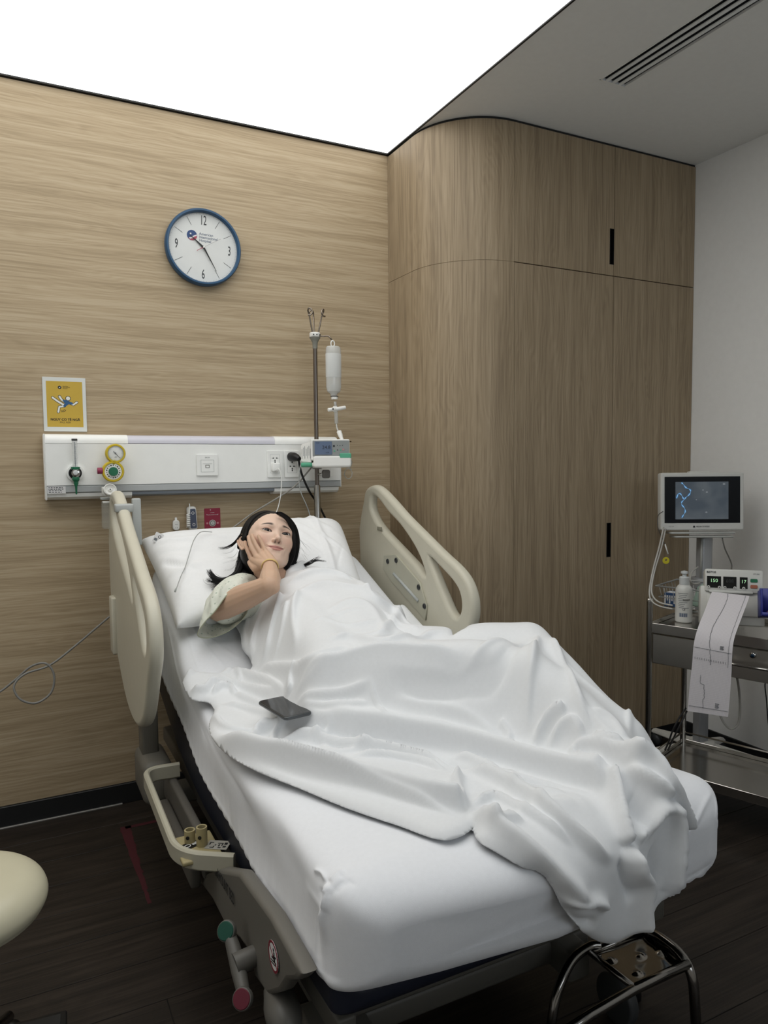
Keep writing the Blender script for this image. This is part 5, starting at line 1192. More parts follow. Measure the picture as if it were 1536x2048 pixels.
bm = B(); P = [W_(606, 922, 3.05), W_(600, 935, 3.03), W_(598, 960, 3.04), W_(602, 985, 3.05), W_(612, 1008, 3.06), W_(619, 1028, 3.07), W_(621, 1050, 3.06)]; ring_tube(bm, smooth_path(P, 6), .0024, 8); obj('wire', bm, LGREY, t)
# --- wall items below
def wallplate(u0, v0, u1, v1, th, m, name, parent, y=WY, r=.003, bev=0):
    a, b = onY(u0, v0, y), onY(u1, v1, y); w, h = abs(b.x-a.x), abs(a.z-b.z); c = (a+b)/2
    m_ = toward((c.x, y-th/2-.0003, c.z), (0, -1, 0)); me = plate([rrect(-w/2, -h/2, w/2, h/2, r)], th, bev); me.transform(m_)
    return obj(name, me, m, parent, 'auto' if bev else False), m_ @ Matrix.Translation((0, 0, th/2)), w, h
t = thing('call_card', 'crimson card with white text and round grey button on the wall', 'card', onY(425, 1037, WY))
o, m_, w, h = wallplate(408, 1017, 441, 1058, .002, mat('crimson', '#94263f', .4), 'card', t)
text('Please press to call', .0068, m_ @ Matrix.Translation((0, h*.20, .0002)), PAPER, t); text('a nurse', .006, m_ @ Matrix.Translation((0, h*.30, .0002)), PAPER, t); text('✦', .008, m_ @ Matrix.Translation((-.008, h*.42, .0002)), PAPER, t)
for r_, mm, dz in ((.0145, PAPER, .001), (.0125, GREYPL, .002), (.0075, PAPER, .003), (.0045, LGREY, .0036)):
    me = plate([circ((0, 0), r_)], .001, .0002); me.transform(m_ @ Matrix.Translation((0, -h*.20, dz))); obj('button_ring', me, mm, t, False)
for sx in (-1, 1): me = plate([rrect(sx*.023-.0045, -.004, sx*.023+.0045, .004, .002)], .0003); me.transform(m_ @ Matrix.Translation((0, -h*.20, .0003))); obj('print', me, mat('pale_pink', '#c98a92', .5), t, False)
t = thing('bed_handset', 'white and navy handset with coiled white cord on the oak wall', 'remote control', onY(382, 1035, WY))
a = onY(384, 1036, WY-.02); m_ = toward((a.x, WY-.018, a.z), (0, -1, 0)) @ Matrix.Rotation(.06, 4, 'Z')
me = plate([rrect(-.0195, -.052, .0195, .050, .012)], .026, .007); me.transform(m_); obj('shell', me, WHITE_PL, t, 'auto')
me = plate([rrect(-.0135, -.044, .0135, .040, .006)], .002, .0008); me.transform(m_ @ Matrix.Translation((.002, 0, .0135))); kp = obj('keypad', me, mat('slate_blue', '#4a5265', .5), t, 'auto')
for y_ in (.022, -.028): me = plate([circ((0, 0), .006), circ((0, 0), .0045)], .0006); me.transform(m_ @ Matrix.Translation((.003, y_, .0148))); obj('key', me, WHITE_PL, kp, False)
bm = B(); P = []; a = onY(377, 1012, WY-.04)
P = [a+V(.004, 0, .010), a+V(.005, 0, 0), a+V(.004, 0, -.030)]+[a+V(-.002+.007*math.cos(k*.8), .007*math.sin(k*.8), -.034-.0011*k) for k in range(52)]; ring_tube(bm, smooth_path(P, 2), .0022, 6); obj('coiled_cord', bm, HWM, t)
t = thing('wall_sensor', 'small rounded white plastic device on the oak wall beside the handset', 'device', onY(352, 1048, WY))
a = onY(352, 1049, WY-.01); m_ = toward((a.x, WY-.010, a.z), (0, -1, 0)); me = plate([rrect(-.0145, -.026, .0145, .020, .013)], .018, .005); me.transform(m_); obj('shell', me, WHITE_PL, t, 'auto')
bm = B(); box(bm, (-.005, .018, -.006), (.005, .030, .004), .002, mtx=m_); obj('connector', bm, HWM, t); bm = B(); box(bm, (-.006, .0, .0092), (.006, .0012, .0096), mtx=m_); box(bm, (-.004, -.016, .0092), (-.0025, -.011, .0096), mtx=m_); box(bm, (.0025, -.016, .0092), (.004, -.011, .0096), mtx=m_); obj('print', bm, GREYINK, t, False)
# --- poster
p0, p1 = onY(86, 755, WY), onY(172, 862, WY); pw, phh = .158, .213; pc_ = V((p0.x+p1.x)/2, WY-.003, (p0.z+p1.z)/2)
t = thing('fall_risk_poster', 'yellow fall risk poster in a white border above the panel', 'poster', pc_); m_ = toward(pc_, (0, -1, 0))
me = plate([rrect(-pw/2, -phh/2, pw/2, phh/2, .001)], .003, .0005); me.transform(m_); obj('acrylic_sheet', me, mat('poster_white', '#d7dad6', .25), t, False)
POY = mat('poster_yellow', '#c6a640', .5); POB = mat('poster_blue', '#2f5b86', .5); POW = mat('poster_figure', '#e6e8e2', .5)
def flat(loops, m, z, name='print', par=None): me = plate(loops, .0002); me.transform(m_ @ Matrix.Translation((0, 0, .0016+z))); return obj(name, me, m, par, False)
yl = flat([rrect(-.066, -.089, .066, .091, .0005)], POY, .0001, 'yellow_print', t)
def S_(x, y): return ((x-292)/1536*.36*1.04*.445, (370-y)/1536*.36*1.04*.445)   # from the close view, scaled to the sheet
KX = .158/365
def Q_(x, y): return ((x-293)*KX, (372-y)*KX)
def stroke(pts, w, z, m, nm): 
    out = []
    P = [Vector((*Q_(*p), 0)) for p in pts]; L = []; Rr = []
    for i, p in enumerate(P):
        d = (P[min(i+1, len(P)-1)]-P[max(i-1, 0)]).normalized(); n = Vector((-d.y, d.x, 0))*w/2; L.append((p+n)[:2]); Rr.append((p-n)[:2])
    d = (P[-1]-P[-2]).normalized(); cap1 = [(P[-1].x+w/2*math.sin(a)*d.x+w/2*math.cos(a)*-d.y, P[-1].y+w/2*math.sin(a)*d.y+w/2*math.cos(a)*d.x) for a in [math.pi*k/8 for k in range(1, 8)]]
    d2 = (P[0]-P[1]).normalized(); cap2 = [(P[0].x+w/2*math.sin(a)*d2.x+w/2*math.cos(a)*-d2.y, P[0].y+w/2*math.sin(a)*d2.y+w/2*math.cos(a)*d2.x) for a in [math.pi*k/8 for k in range(1, 8)]]
    return flat([L+cap1+list(reversed(Rr))+cap2], m, z, nm, yl)
limbs = [[(192, 312), (235, 345), (290, 380)], [(250, 300), (268, 330), (300, 350)], [(290, 385), (245, 395), (236, 440)], [(320, 350), (365, 372), (395, 350)]]
for L_ in limbs: stroke(L_, .0112, .0002, INK, 'figure_outline')
for L_ in limbs: stroke(L_, .0072, .0004, POW, 'figure_limb')
flat([circ(Q_(322, 316), .0098)], INK, .0002, 'figure_outline', yl); flat([circ(Q_(322, 316), .0076)], POW, .0004, 'figure_head', yl)
flat([[Q_(*p) for p in ((272, 330), (300, 328), (330, 342), (362, 355), (358, 372), (325, 368), (292, 396), (276, 388), (292, 362))]], POB, .0006, 'figure_shirt', yl)
stroke([(262, 440), (285, 438), (300, 422)], .0018, .0004, INK, 'motion_line'); stroke([(256, 430), (275, 430), (288, 418)], .0016, .0004, INK, 'motion_line')
text('NGUY CƠ TÉ NGÃ', .0128, m_ @ Matrix.Translation((0, -.060, .0019)), INK, yl, bold=.0004); text('FALL RISK', .0095, m_ @ Matrix.Translation((0, -.071, .0019)), INK, yl)
flat([circ((-.017, .067), .0066)], INK, .0002, 'emblem', yl); flat([[(-.021, .068), (-.017, .064), (-.012, .071), (-.0165, .0675)]], POW, .0004, 'emblem_mark', yl)
for k, tx in enumerate(('American', 'International', 'Hospital')): text(tx, .0052, m_ @ Matrix.Translation((-.006, .072-k*.0045, .0019)), INK, yl, align='LEFT')
# --- clock
cc = V(.766, WY-.020, 2.343); Rk = .159
t = thing('wall_clock', 'round wall clock with blue rim and white face on the oak wall', 'clock', cc); m_ = toward(cc, (0, -1, 0))
bm = B(); lathe(bm, [(0, -.018), (Rk-.006, -.018), (Rk, -.012), (Rk, .016), (Rk-.004, .022), (Rk-.010, .022), (Rk-.0135, .016), (Rk-.0145, .002)], 72, m_); obj('rim', bm, mat('clock_blue', '#1d4a6d', .3), t, 'auto')
me = plate([circ((0, 0), Rk-.012, 72)], .002); me.transform(m_); fo = obj('face', me, mat('clock_face', '#d9dbd9', .5), t, False)
m_ = m_ @ Matrix.Rotation(math.radians(-1.5), 4, 'Z')
mk = mat('clock_ink', '#333639', .5); mk2 = mat('clock_ticks', '#8d9193', .5)
for h_ in range(12):
    if h_ % 3 == 0: continue
    a = math.radians(90-30*h_); bm = B(); mm = m_ @ Matrix.Rotation(a, 4, 'Z'); box(bm, (.100, -.0008, .001), (.138, .0008, .0014), mtx=mm); obj('hour_mark', bm, mk, fo, False)
bm = B()
for k in range(120):
    if k % 10 == 0 and (k//10) % 3: continue
    mm = m_ @ Matrix.Rotation(math.radians(3*k), 4, 'Z'); box(bm, (.1375 if k % 2 == 0 else .1385, -.0004, .001), (.1425 if k % 2 == 0 else .1405, .0004, .0013), mtx=mm)
o = obj('minute_marks', bm, mk2, fo, False); o['kind'] = 'stuff'
for tx, a in (('12', 90), ('3', 0), ('6', 270), ('9', 180)):
    r_ = .112; text(tx, .044, m_ @ Matrix.Translation((r_*math.cos(math.radians(a)), r_*math.sin(math.radians(a)), .0014)), mk, fo, sx=.55) if False else None
    me_m = m_ @ Matrix.Translation((r_*math.cos(math.radians(a)), r_*math.sin(math.radians(a)), .0014)) @ Matrix.Diagonal((.5, 1, 1, 1)); text(tx, .056, me_m, mk, fo, bold=.0003)
LB = mat('emblem_blue', '#2c4878', .5); LR = mat('emblem_red', '#a8485c', .5)
def flatc(loops, m, z, nm): me = plate(loops, .0003); me.transform(m_ @ Matrix.Translation((0, 0, .0013+z))); obj(nm, me, m, fo, False)
ec = (-.0475, .0450); flatc([circ(ec, .0215)], LB, 0, 'emblem')
flatc([[(ec[0]-.016, ec[1]-.014), (ec[0]-.004, ec[1]-.010), (ec[0]+.004, ec[1]-.002), (ec[0]+.019, ec[1]+.006), (ec[0]+.0213, ec[1]-.002), (ec[0]+.018, ec[1]-.012), (ec[0]+.008, ec[1]-.0200), (ec[0]-.004, ec[1]-.0213)]], LR, .0004, 'emblem_stripe')
flatc([[(ec[0]-.012, ec[1]-.010), (ec[0]-.002, ec[1]-.008), (ec[0]+.006, ec[1]-.001), (ec[0]+.0195, ec[1]+.005), (ec[0]+.0205, ec[1]+.000), (ec[0]+.008, ec[1]-.006), (ec[0]+.002, ec[1]-.013), (ec[0]-.009, ec[1]-.0165)]], PAPER, .0006, 'emblem_stripe')
flatc([[(ec[0]-.006+.0055*(1 if i % 2 == 0 else .42)*math.cos(math.radians(90+36*i)), ec[1]+.006+.0055*(1 if i % 2 == 0 else .42)*math.sin(math.radians(90+36*i))) for i in range(10)]], PAPER, .0006, 'emblem_star')
for k, tx in enumerate(('American', 'International', 'Hospital')): text(tx, .0155, m_ @ Matrix.Translation((-.018, .056-k*.0135, .0014)), mat('clock_text', '#55627a', .5), fo, align='LEFT')
def hand(ang, L_, w, back, z, m, nm):
    mm = m_ @ Matrix.Rotation(math.radians(90-ang), 4, 'Z'); me = plate([[(-back, -w*.4), (0, -w), (L_*.35, -w*.75), (L_, -.0007), (L_, .0007), (L_*.35, w*.75), (0, w), (-back, w*.4)]], .0008); me.transform(mm @ Matrix.Translation((0, 0, z))); obj(nm, me, m, t, False)
hand(308, .074, .0042, .008, .006, BLACK, 'hour_hand'); hand(149.5, .108, .0036, .008, .0085, BLACK, 'minute_hand')
mm = m_ @ Matrix.Rotation(math.radians(90-58), 4, 'Z'); bm = B(); box(bm, (0, -.0005, .011), (.085, .0005, .0115), mtx=mm); obj('second_hand', bm, mat('second_grey', '#8b8a88', .4), t, False); bm = B(); box(bm, (-.034, -.0012, .011), (0, .0012, .0115), mtx=mm); obj('second_hand', bm, LR, t, False)
disc(m_ @ V(0, 0, .010), .0035, .004, WHITE_PL, 'hub', t)
# ================================================================ IV POLE, PUMP, BOTTLE
PY = 3.055
def I_(u, v, y=PY): return onY(u, v, y)
a = I_(633, 1045); top = I_(630, 690); PXc = top.x
iv = thing('iv_pole', 'steel infusion pole with curled top hooks behind the bed head', 'iv pole', (PXc, PY, 1.0))
bm = B(); cyl(bm, (PXc, PY, .62), (PXc, PY, 1.33), .0145, 20, bev=.002); lp0 = obj('lower_tube', bm, STEEL, iv, 'auto'); bm = B(); cyl(bm, (PXc, PY, 1.30), (PXc, PY, top.z), .0095, 20); obj('pole', bm, mat('pole_steel', '#7d756e', .28, 1), iv, 'auto')
zc = I_(629, 681).z
bm = B(); lathe(bm, [(.011, -.036), (.012, -.010), (.018, .002), (.024, .010), (.025, .014), (.0, .014)], 24, c=(PXc, PY, zc)); obj('collar', bm, mat('collar_grey', '#85857c', .5), iv, 'auto')
bm = B(); lathe(bm, [(0, .014), (.022, .014), (.024, .018), (.024, .030), (.021, .034), (0, .034)], 24, c=(PXc, PY, zc)); obj('cap', bm, WHITE_PL, iv, 'auto')
for k in range(3): disc((PXc-.015+.015*k, PY-.022, zc+.022), .003, .003, BLACK, 'cap_hole', iv, n=10)
zt = I_(628, 622).z; HK = mat('hook_steel', '#8a8177', .22, 1)
for (x0, x1, cx_, dy) in ((-.012, -.030, -1, -.01), (0, .002, -.6, .018), (.014, .030, 1, -.012)):
    b0 = V(PXc+x0, PY+dy*.4, zc+.030); b1 = V(PXc+x1, PY+dy, zt-.018); sg = 1 if cx_ > 0 else -1
    pts = [b0, b0.lerp(b1, .5), b1]+[b1+V(-.004*sg+.013*sg*math.sin(a_)*(1), -.010*(1-math.cos(a_)), .013*math.sin(a_+.0) if False else .016*math.sin(a_)) for a_ in []]
    if cx_ == -.6: pts += [b1+V(-.003, -.004, .016), b1+V(-.012, -.008, .022), b1+V(-.022, -.010, .016), b1+V(-.024, -.010, .006)]
    else: pts += [b1+V(.006*sg, -.003, .014), b1+V(.004*sg, -.010, .024), b1+V(-.006*sg, -.016, .018), b1+V(-.008*sg, -.018, .004), b1+V(.0, -.016, -.006), b1+V(.010*sg, -.012, -.006)]
    bm = B(); ring_tube(bm, smooth_path(pts, 6), .0034, 10); obj('hook', bm, HK, iv)
bm = B(); ring_tube(bm, fillet([V(PXc+.006, PY-.015, zc+.020), I_(646, 673, 3.03), I_(657, 671, 3.02), I_(665, 682, 3.01)], .012), .0034, 10); obj('hook', bm, HK, iv)
kn = I_(652, 948, 3.03)
bm = B(); cyl(bm, (PXc, PY-.01, kn.z), (kn.x-.012, 3.03, kn.z), .0055, 12); obj('clamp_screw', bm, CHROME, iv)
me = plate([rrect(-.018, -.019, .018, .019, .009)], .016, .004); me.transform(toward(kn, (0, -1, 0))); obj('clamp_knob', me, mat('knob_grey', '#6e6b66', .5), iv, 'auto')
# pump
pb = atD(650, 912, 3.17); pf = toward(pb, (-.38, -.90, .10)) ; sc_ = 3.17/FPX
ip = thing('infusion_pump', 'white infusion pump with grey-blue screen and green handles on the steel pole', 'infusion pump', pb)
PW_ = mat('pump_white', '#e6e6e2', .4)
def F_(x0, y0, x1, y1, th, m, nm, z=0, par=ip, r=.002, bev=.001): # px rect around the pump centre
    a_, b_ = (x0-650)*sc_, (912-y1)*sc_; c_, d_ = (x1-650)*sc_, (912-y0)*sc_
    me = plate([rrect(a_, b_, c_, d_, min(r, (c_-a_)*.45, (d_-b_)*.45))], th, bev); me.transform(pf @ Matrix.Translation((0, 0, z))); return obj(nm, me, m, par, 'auto' if bev else False)
F_(622, 880, 699, 922, .10, PW_, 'housing', -.02, r=.006, bev=.004)
bm = B(); q0 = [(-.058, -.034), (-.103, -.026), (-.103, .052), (-.058, .060)]
vs = []
for z0 in (.026, -.06):
    vs.append([bm.verts.new(pf @ V(x if z0 > 0 or x > -.06 else x, y, z0 if x > -.06 else z0-.026*(z0 > 0))) for x, y in q0])
for i in range(4): bm.faces.new((vs[0][i], vs[0][(i+1) % 4], vs[1][(i+1) % 4], vs[1][i]))
bm.faces.new(vs[0]); bm.faces.new(list(reversed(vs[1]))); bmesh.ops.recalc_face_normals(bm, faces=bm.faces); bmesh.ops.bevel(bm, geom=list(bm.edges), offset=.004, segments=2, affect='EDGES'); sd_ = obj('side_housing', bm, PW_, ip, 'auto')
bm = B()
for k in range(7): box(bm, (-.099+k*.006, -.012+(k % 2)*.012, .0285-(.026*(1-k/7)) ), (-.0975+k*.006, .030+(k % 3)*.006, .0295-(.026*(1-k/7))), mtx=pf)
o = obj('side_print', bm, GREYINK, sd_, False); o['kind'] = 'stuff'
fp = F_(626, 883, 698, 914, .004, mat('pump_grey', '#8a8e8d', .4), 'fascia', .031)
sc0 = F_(630, 885, 664, 911, .002, mat('lcd', '#5b6980', .25, emit=.12), 'screen', .034, fp, bev=0); 
cen = lambda u, v: V((u-650)*sc_, (912-v)*sc_, .0355)
text('24.8', .021, pf @ Matrix.Translation(cen(653, 897)), INK, sc0); text('mL/h', .007, pf @ Matrix.Translation(cen(655, 907)), INK, sc0); text('STOP', .006, pf @ Matrix.Translation(cen(636, 888)), INK, sc0)
text('INFUSION PUMP', .0055, pf @ Matrix.Translation(cen(681, 886)), INK, fp) if False else None
for (u, v, r_, m) in ((668, 894, .0042, INK), (675, 893, .002, DGREY), (680, 893.5, .002, DGREY), (685, 893, .002, DGREY), (669, 904, .0035, MINT), (675, 902, .0024, DGREY), (681, 902, .003, MINT), (686.5, 901, .0042, mat('salmon', '#b97f80', .5))):
    c_ = cen(u, v); me = plate([circ((c_.x, c_.y), r_, 16)], .0012); me.transform(pf @ Matrix.Translation((0, 0, .0335))); obj('button', me, m, fp, False)
F_(627, 914, 702, 936, .045, PW_, 'door', .022, r=.010, bev=.007); F_(679, 909, 702, 919, .050, MINT, 'green_lever', .020, r=.004, bev=.003)
bm = B(); box(bm, (-.104, -.046, -.03), (-.054, -.030, .022), .005, 3, pf); obj('green_grip', bm, MINT, ip)
bm = B(); box(bm, (-.055, -.048, -.03), (-.042, -.030, .03), .005, 3, pf); obj('grip_end', bm, PW_, ip)
bm = B(); cyl(bm, pf @ V(.07, .064, 0), pf @ V(.115, .062, .0), .003, 10); obj('pin', bm, mat('brass', '#6d5a40', .35, 1), ip)
bm = B(); box(bm, (-.06, -.045, -.125), (-.015, .045, -.03), .006, 2, pf); obj('pole_clamp', bm, GREYPL, ip)
# infusion bottle
bx = I_(667, 740, 3.0); ztop = I_(666, 692, 3.0).z; zb = I_(668, 790, 3.0).z
bt = thing('infusion_bottle', 'clear plastic infusion bottle hanging upside down from the pole hook', 'infusion bottle', (bx.x, 3.0, zb))
BT = mat('bottle_plastic', '#e2e4e2', .15, alpha=.55, spec=.6, coat=.4); LQ = mat('saline', '#d8dcda', .05, alpha=.35)
def body(sc2, z0, z1, prof, m, nm, cx_=bx.x, n=36, par=bt):
    bm = B(); lathe(bm, prof, n, c=(0, 0, 0))
    for v in bm.verts: v.co = V(cx_+v.co.x, 3.0+v.co.y*.75, v.co.z)
    return obj(nm, bm, m, par, 'auto')
Hh = ztop-zb
body(1, 0, 0, [(0, ztop-.004), (.028, ztop-.002), (.0335, ztop-.008), (.0350, ztop-.03), (.0345, zb+Hh*.35), (.0345, zb+Hh*.16), (.030, zb+Hh*.07), (.018, zb+.006), (.0145, zb), (.0145, zb-.004)], BT, 'bottle')
body(1, 0, 0, [(0, zb+Hh*.22), (.033, zb+Hh*.22), (.033, zb+Hh*.16), (.0285, zb+Hh*.075), (.016, zb+.006), (0, zb)], LQ, 'saline')
body(1, 0, 0, [(.0352, zb+Hh*.36), (.0354, zb+Hh*.37), (.0358, ztop-.035), (.0352, ztop-.034)], mat('bottle_label', '#dfe1df', .6, alpha=.7), 'bottle_label')
bm = B(); hc = V(bx.x-.002, 3.0, ztop+.010); ring_tube(bm, [hc+V(.0085*math.cos(a_), 0, .013*math.sin(a_)) for a_ in [i*math.pi/10 for i in range(20)]], .0028, 8, closed=True); obj('hanging_ring', bm, WHITE_PL, bt)
x2 = I_(669, 795, 3.0).x
disc((x2, 3.0, zb-.004), .0175, .0035, BLACK, 'seal_ring', bt, nrm=(0, 0, -1)); disc((x2, 3.0, zb-.007), .0145, .012, WHITE_PL, 'bottle_cap', bt, nrm=(0, 0, -1))
gs_ = thing('drip_set', 'white drip chamber and clamp under the infusion bottle with clear tubing', 'drip set', I_(672, 818, 3.0))
bm = B(); cyl(bm, I_(670, 803, 3.0), I_(671, 812, 3.0), .006, 12); cyl(bm, I_(671, 812, 3.0), I_(673, 847, 3.0), .0085, 16); obj('drip_chamber', bm, mat('chamber', '#dde0de', .15, alpha=.5), gs_)
p = I_(672, 818, 2.99); bm = B(); cyl(bm, I_(656, 820, 2.99), I_(671, 818, 2.99), .008, 16, bev=.002); cyl(bm, I_(671, 818.5, 2.99), I_(691, 815, 2.99), .0085, 16, bev=.003); cyl(bm, p+V(0, .01, .012), p+V(0, .01, -.012), .010, 16, bev=.002); obj('spike_housing', bm, WHITE_PL, gs_, 'auto')
disc(I_(666, 818, 2.98), .004, .002, DGREY, 'vent_filter', gs_)
bm = B(); ring_tube(bm, smooth_path([I_(673, 847, 3.0), I_(674, 856, 2.99), I_(678, 866, 2.98)], 5), .0035, 8); obj('tube', bm, MATS['chamber'], gs_)
bm = B(); a_, b_ = I_(678, 863, 2.96), I_(687, 888, 2.93); ring_tube(bm, [a_, a_.lerp(b_, .3), a_.lerp(b_, .45), b_], [.011, .0105, .0085, .0065], 14); obj('flow_clamp', bm, WHITE_PL, gs_, 'auto')
bm = B(); P = [b_, I_(694, 900, 2.90), I_(700, 916, 2.92), I_(704, 925, 2.95), I_(700, 936, 2.97)]+[I_(696, 947, 2.98)+V(.020*math.cos(a2)+.001*math.sin(9*a2), .006*a2/3, .023*math.sin(a2)) for a2 in [1.2-k*.35 for k in range(20)]]
ring_tube(bm, smooth_path(P, 5), .0022, 8); obj('tubing', bm, mat('tubing', '#c4c2b8', .2, alpha=.7), gs_)
# ================================================================ TROLLEY SIDE
A0 = V(2.30, 2.14, 0); Ld = V(.34, -.94, 0).normalized(); Sd = V(.94, .34, 0).normalized(); CL, CD = .66, .38
def T_(l, s, z): return A0+Ld*l+Sd*s+V(0, 0, z)
TM = Matrix((Ld, Sd, V(0, 0, 1))).transposed().to_4x4(); TM.translation = A0   # local x along the drawer front, y to the back, z up
tr = thing('steel_trolley', 'stainless steel instrument trolley with drawer beside the grey wall', 'trolley', A0)
DST = mat('mirror_steel', '#c4c1bb', .16, 1); DRK = mat('trolley_tube', '#a19e99', .22, 1)
for l, s in ((0, 0), (0, CD), (CL, 0), (CL, CD)):
    bm = B(); cyl(bm, T_(l, s, .08), T_(l, s, .86), .0125, 16); lg = obj('leg', bm, DRK, tr, 'auto')
    bm = B(); lathe(bm, [(0, .012), (.011, .012), (.0135, .006), (.0135, 0)], 14, c=T_(l, s, .855)); obj('leg_cap', bm, DST, lg)
    bm = B(); cyl(bm, T_(l, s-.012, .035), T_(l, s+.012, .035), .035, 20); box(bm, (l-.012, s-.02, .035), (l+.012, s+.02, .085), .004, mtx=TM); obj('caster', bm, BLACK, lg)
def shelf(z, rim, nm):
    bm = B(); box(bm, (.005, .005, z), (CL-.005, CD-.005, z+.004), mtx=TM)
    for a_, b_ in (((0, -.004, z-.018), (CL, .002, z+rim)), ((0, CD-.002, z-.018), (CL, CD+.004, z+rim)), ((-.004, 0, z-.018), (.002, CD, z+rim)), ((CL-.002, 0, z-.018), (CL+.004, CD, z+rim))): box(bm, a_, b_, .0012, 1, TM)
    return obj(nm, bm, DST, tr, 'auto')
shelf(.745, .022, 'top_shelf'); shelf(.155, .020, 'lower_shelf')
bm = B()
for z in (.205,): ring_tube(bm, [T_(0, CD, z), T_(CL, CD, z)], .004, 8); ring_tube(bm, [T_(0, 0, z), T_(0, CD, z)], .004, 8)
obj('guard_rail', bm, DST, tr)
bm = B(); box(bm, (.01, .006, .600), (CL-.01, CD-.01, .722), .003, 1, TM); dr = obj('drawer', bm, mat('brushed_drawer', '#cfccc5', .34, 1), tr, 'auto')
bm = B(); ring_tube(bm, fillet([T_(.30, .004, .665), T_(.30, -.035, .662), T_(.46, -.035, .662), T_(.46, .004, .665)], .012), .0055, 10); obj('handle', bm, CHROME, dr)
bm = B(); cyl(bm, T_(.395, .006, .70), T_(.395, -.006, .70), .011, 20); lk = obj('lock', bm, CHROME, dr); bm = B(); cyl(bm, T_(.395, -.005, .70), T_(.395, -.008, .70), .007, 16); obj('keyhole', bm, mat('lock_blue', '#1c3b55', .4), lk)
# wire basket hanging above the left end
wb_ = thing('wire_basket', 'grey wire basket at the left end of the trolley top', 'basket', T_(.08, .1, .78))
def wp_(u, v, d): return atD(u, v, d)
WM = mat('wire_coated', '#a6a8a6', .35, .3)
def K(l, s, z): return TM @ V(l, s, z)
bx0, bx1, by0, by1, bz0, bz1 = -.06, .26, .20, .44, .79, .885
top_ = [K(bx0, by0, bz1), K(bx1, by0, bz1), K(bx1, by1, bz1), K(bx0, by1, bz1)]; bot_ = [K(bx0+.02, by0+.02, bz0), K(bx1-.02, by0+.02, bz0), K(bx1-.02, by1-.02, bz0), K(bx0+.02, by1-.02, bz0)]
for L_, r_ in ((top_, .0036), (bot_, .0026), ([a_.lerp(b_, .5) for a_, b_ in zip(top_, bot_)], .0022)):
    bm = B(); ring_tube(bm, fillet(L_+[L_[0]], .015)[:-1], r_, 8, closed=True); obj('rim_wire', bm, WM, wb_)
for i in range(4):
    a_, b_, c_, d_ = top_[i], top_[(i+1) % 4], bot_[i], bot_[(i+1) % 4]; n = 9 if i % 2 == 0 else 7
    for k in range(1, n): bm = B(); ring_tube(bm, [a_.lerp(b_, k/n), c_.lerp(d_, k/n)], .0012, 5); obj('wire', bm, WM, wb_)
for k in range(1, 8): bm = B(); ring_tube(bm, [bot_[0].lerp(bot_[1], k/8), bot_[3].lerp(bot_[2], k/8)], .0012, 5); obj('wire', bm, WM, wb_)
# things in the basket
t = thing('glove_box', 'small blue and white box inside the wire basket', 'box', K(.0, .26, .79)); bm = B(); box(bm, (-.035, .23, .795), (.02, .30, .855), .003, 1, TM); obj('carton', bm, mat('carton_blue', '#2f4d77', .6), t, False)
bm = B()
for k in range(5): box(bm, (-.033+k*.010, .2285, .81+(k % 2)*.012), (-.027+k*.010, .2295, .845), mtx=TM)
box(bm, (-.03, .24, .8545), (.01, .28, .856), mtx=TM); obj('print', bm, PAPER, t, False)
t = thing('gauze_packet', 'folded pale green packet inside the wire basket', 'packet', K(.18, .15, .78)); bm = B(); vs = [K(.06, .28, .80), K(.18, .28, .80), K(.18, .38, .80), K(.06, .38, .80), K(.08, .30, .885), K(.16, .31, .865), K(.15, .35, .87), K(.09, .36, .90)]
v_ = [bm.verts.new(q_) for q_ in vs]; 
for f_ in ((0, 1, 2, 3), (4, 5, 6, 7), (0, 1, 5, 4), (1, 2, 6, 5), (2, 3, 7, 6), (3, 0, 4, 7)): bm.faces.new([v_[i] for i in f_])
bmesh.ops.recalc_face_normals(bm, faces=bm.faces); bmesh.ops.bevel(bm, geom=list(bm.edges), offset=.004, segments=2, affect='EDGES'); obj('packet', bm, mat('pale_green', '#9db5a6', .7), t, 'auto')
# gel bottle on the top shelf
bc = onZ(1367, 1243, .750); hgt = .135; bs_ = bc
t = thing('gel_bottle', 'white squeeze bottle with printed label on the trolley top', 'bottle', bc)
bd = atD(1367, 1195, (bc-CO).dot(Vector((RX[0][2], RX[1][2], RX[2][2])))); dd = (bc-CO).dot(Vector((RX[0][2], RX[1][2], RX[2][2])))/FPX
hB = 75*dd; rB = 16.2*dd
bm = B(); lathe(bm, [(0, 0), (rB-.003, 0), (rB, .004), (rB, hB*.80), (rB*.97, hB*.88), (rB*.8, hB*.95), (rB*.55, hB)], 36, c=bc); bo = obj('bottle', bm, mat('bottle_white', '#d8d9d6', .35), t, 'auto')
bm = B(); lathe(bm, [(rB*.58, hB), (rB*.58, hB+14*dd), (rB*.5, hB+15.5*dd), (rB*.25, hB+16*dd), (rB*.25, hB+21*dd), (rB*.42, hB+22*dd), (rB*.40, hB+26*dd), (0, hB+28*dd)], 28, c=bc); obj('cap', bm, mat('cap_white', '#cfd3d4', .35), t, 'auto')
bmx = toward(bc+V(0, 0, 0), (-bc.x, -bc.y, 0)); 
def lab(x0, z0, w, h_, m, nm='label_print'):
    n = 8; vs = []; bm = B()
    for k in range(n+1):
        a_ = (x0+w*k/n)/rB; vs.append([bm.verts.new(bmx @ V(math.sin(a_)*rB*1.01, z_, math.cos(a_)*rB*1.01)) for z_ in (z0, z0+h_)])
    for p_, q_ in zip(vs, vs[1:]): bm.faces.new((p_[0], q_[0], q_[1], p_[1]))
    return bm
for k in range(9): obj('label_print', lab(-.024+.002*(k % 3), hB*(.78-k*.048), .040-.006*(k % 4), .0018, None), GREYINK, bo, False)
obj('label_bar', lab(-.004, hB*.60, .030, .006, None), GREYPL, bo, False); 
bm = B()
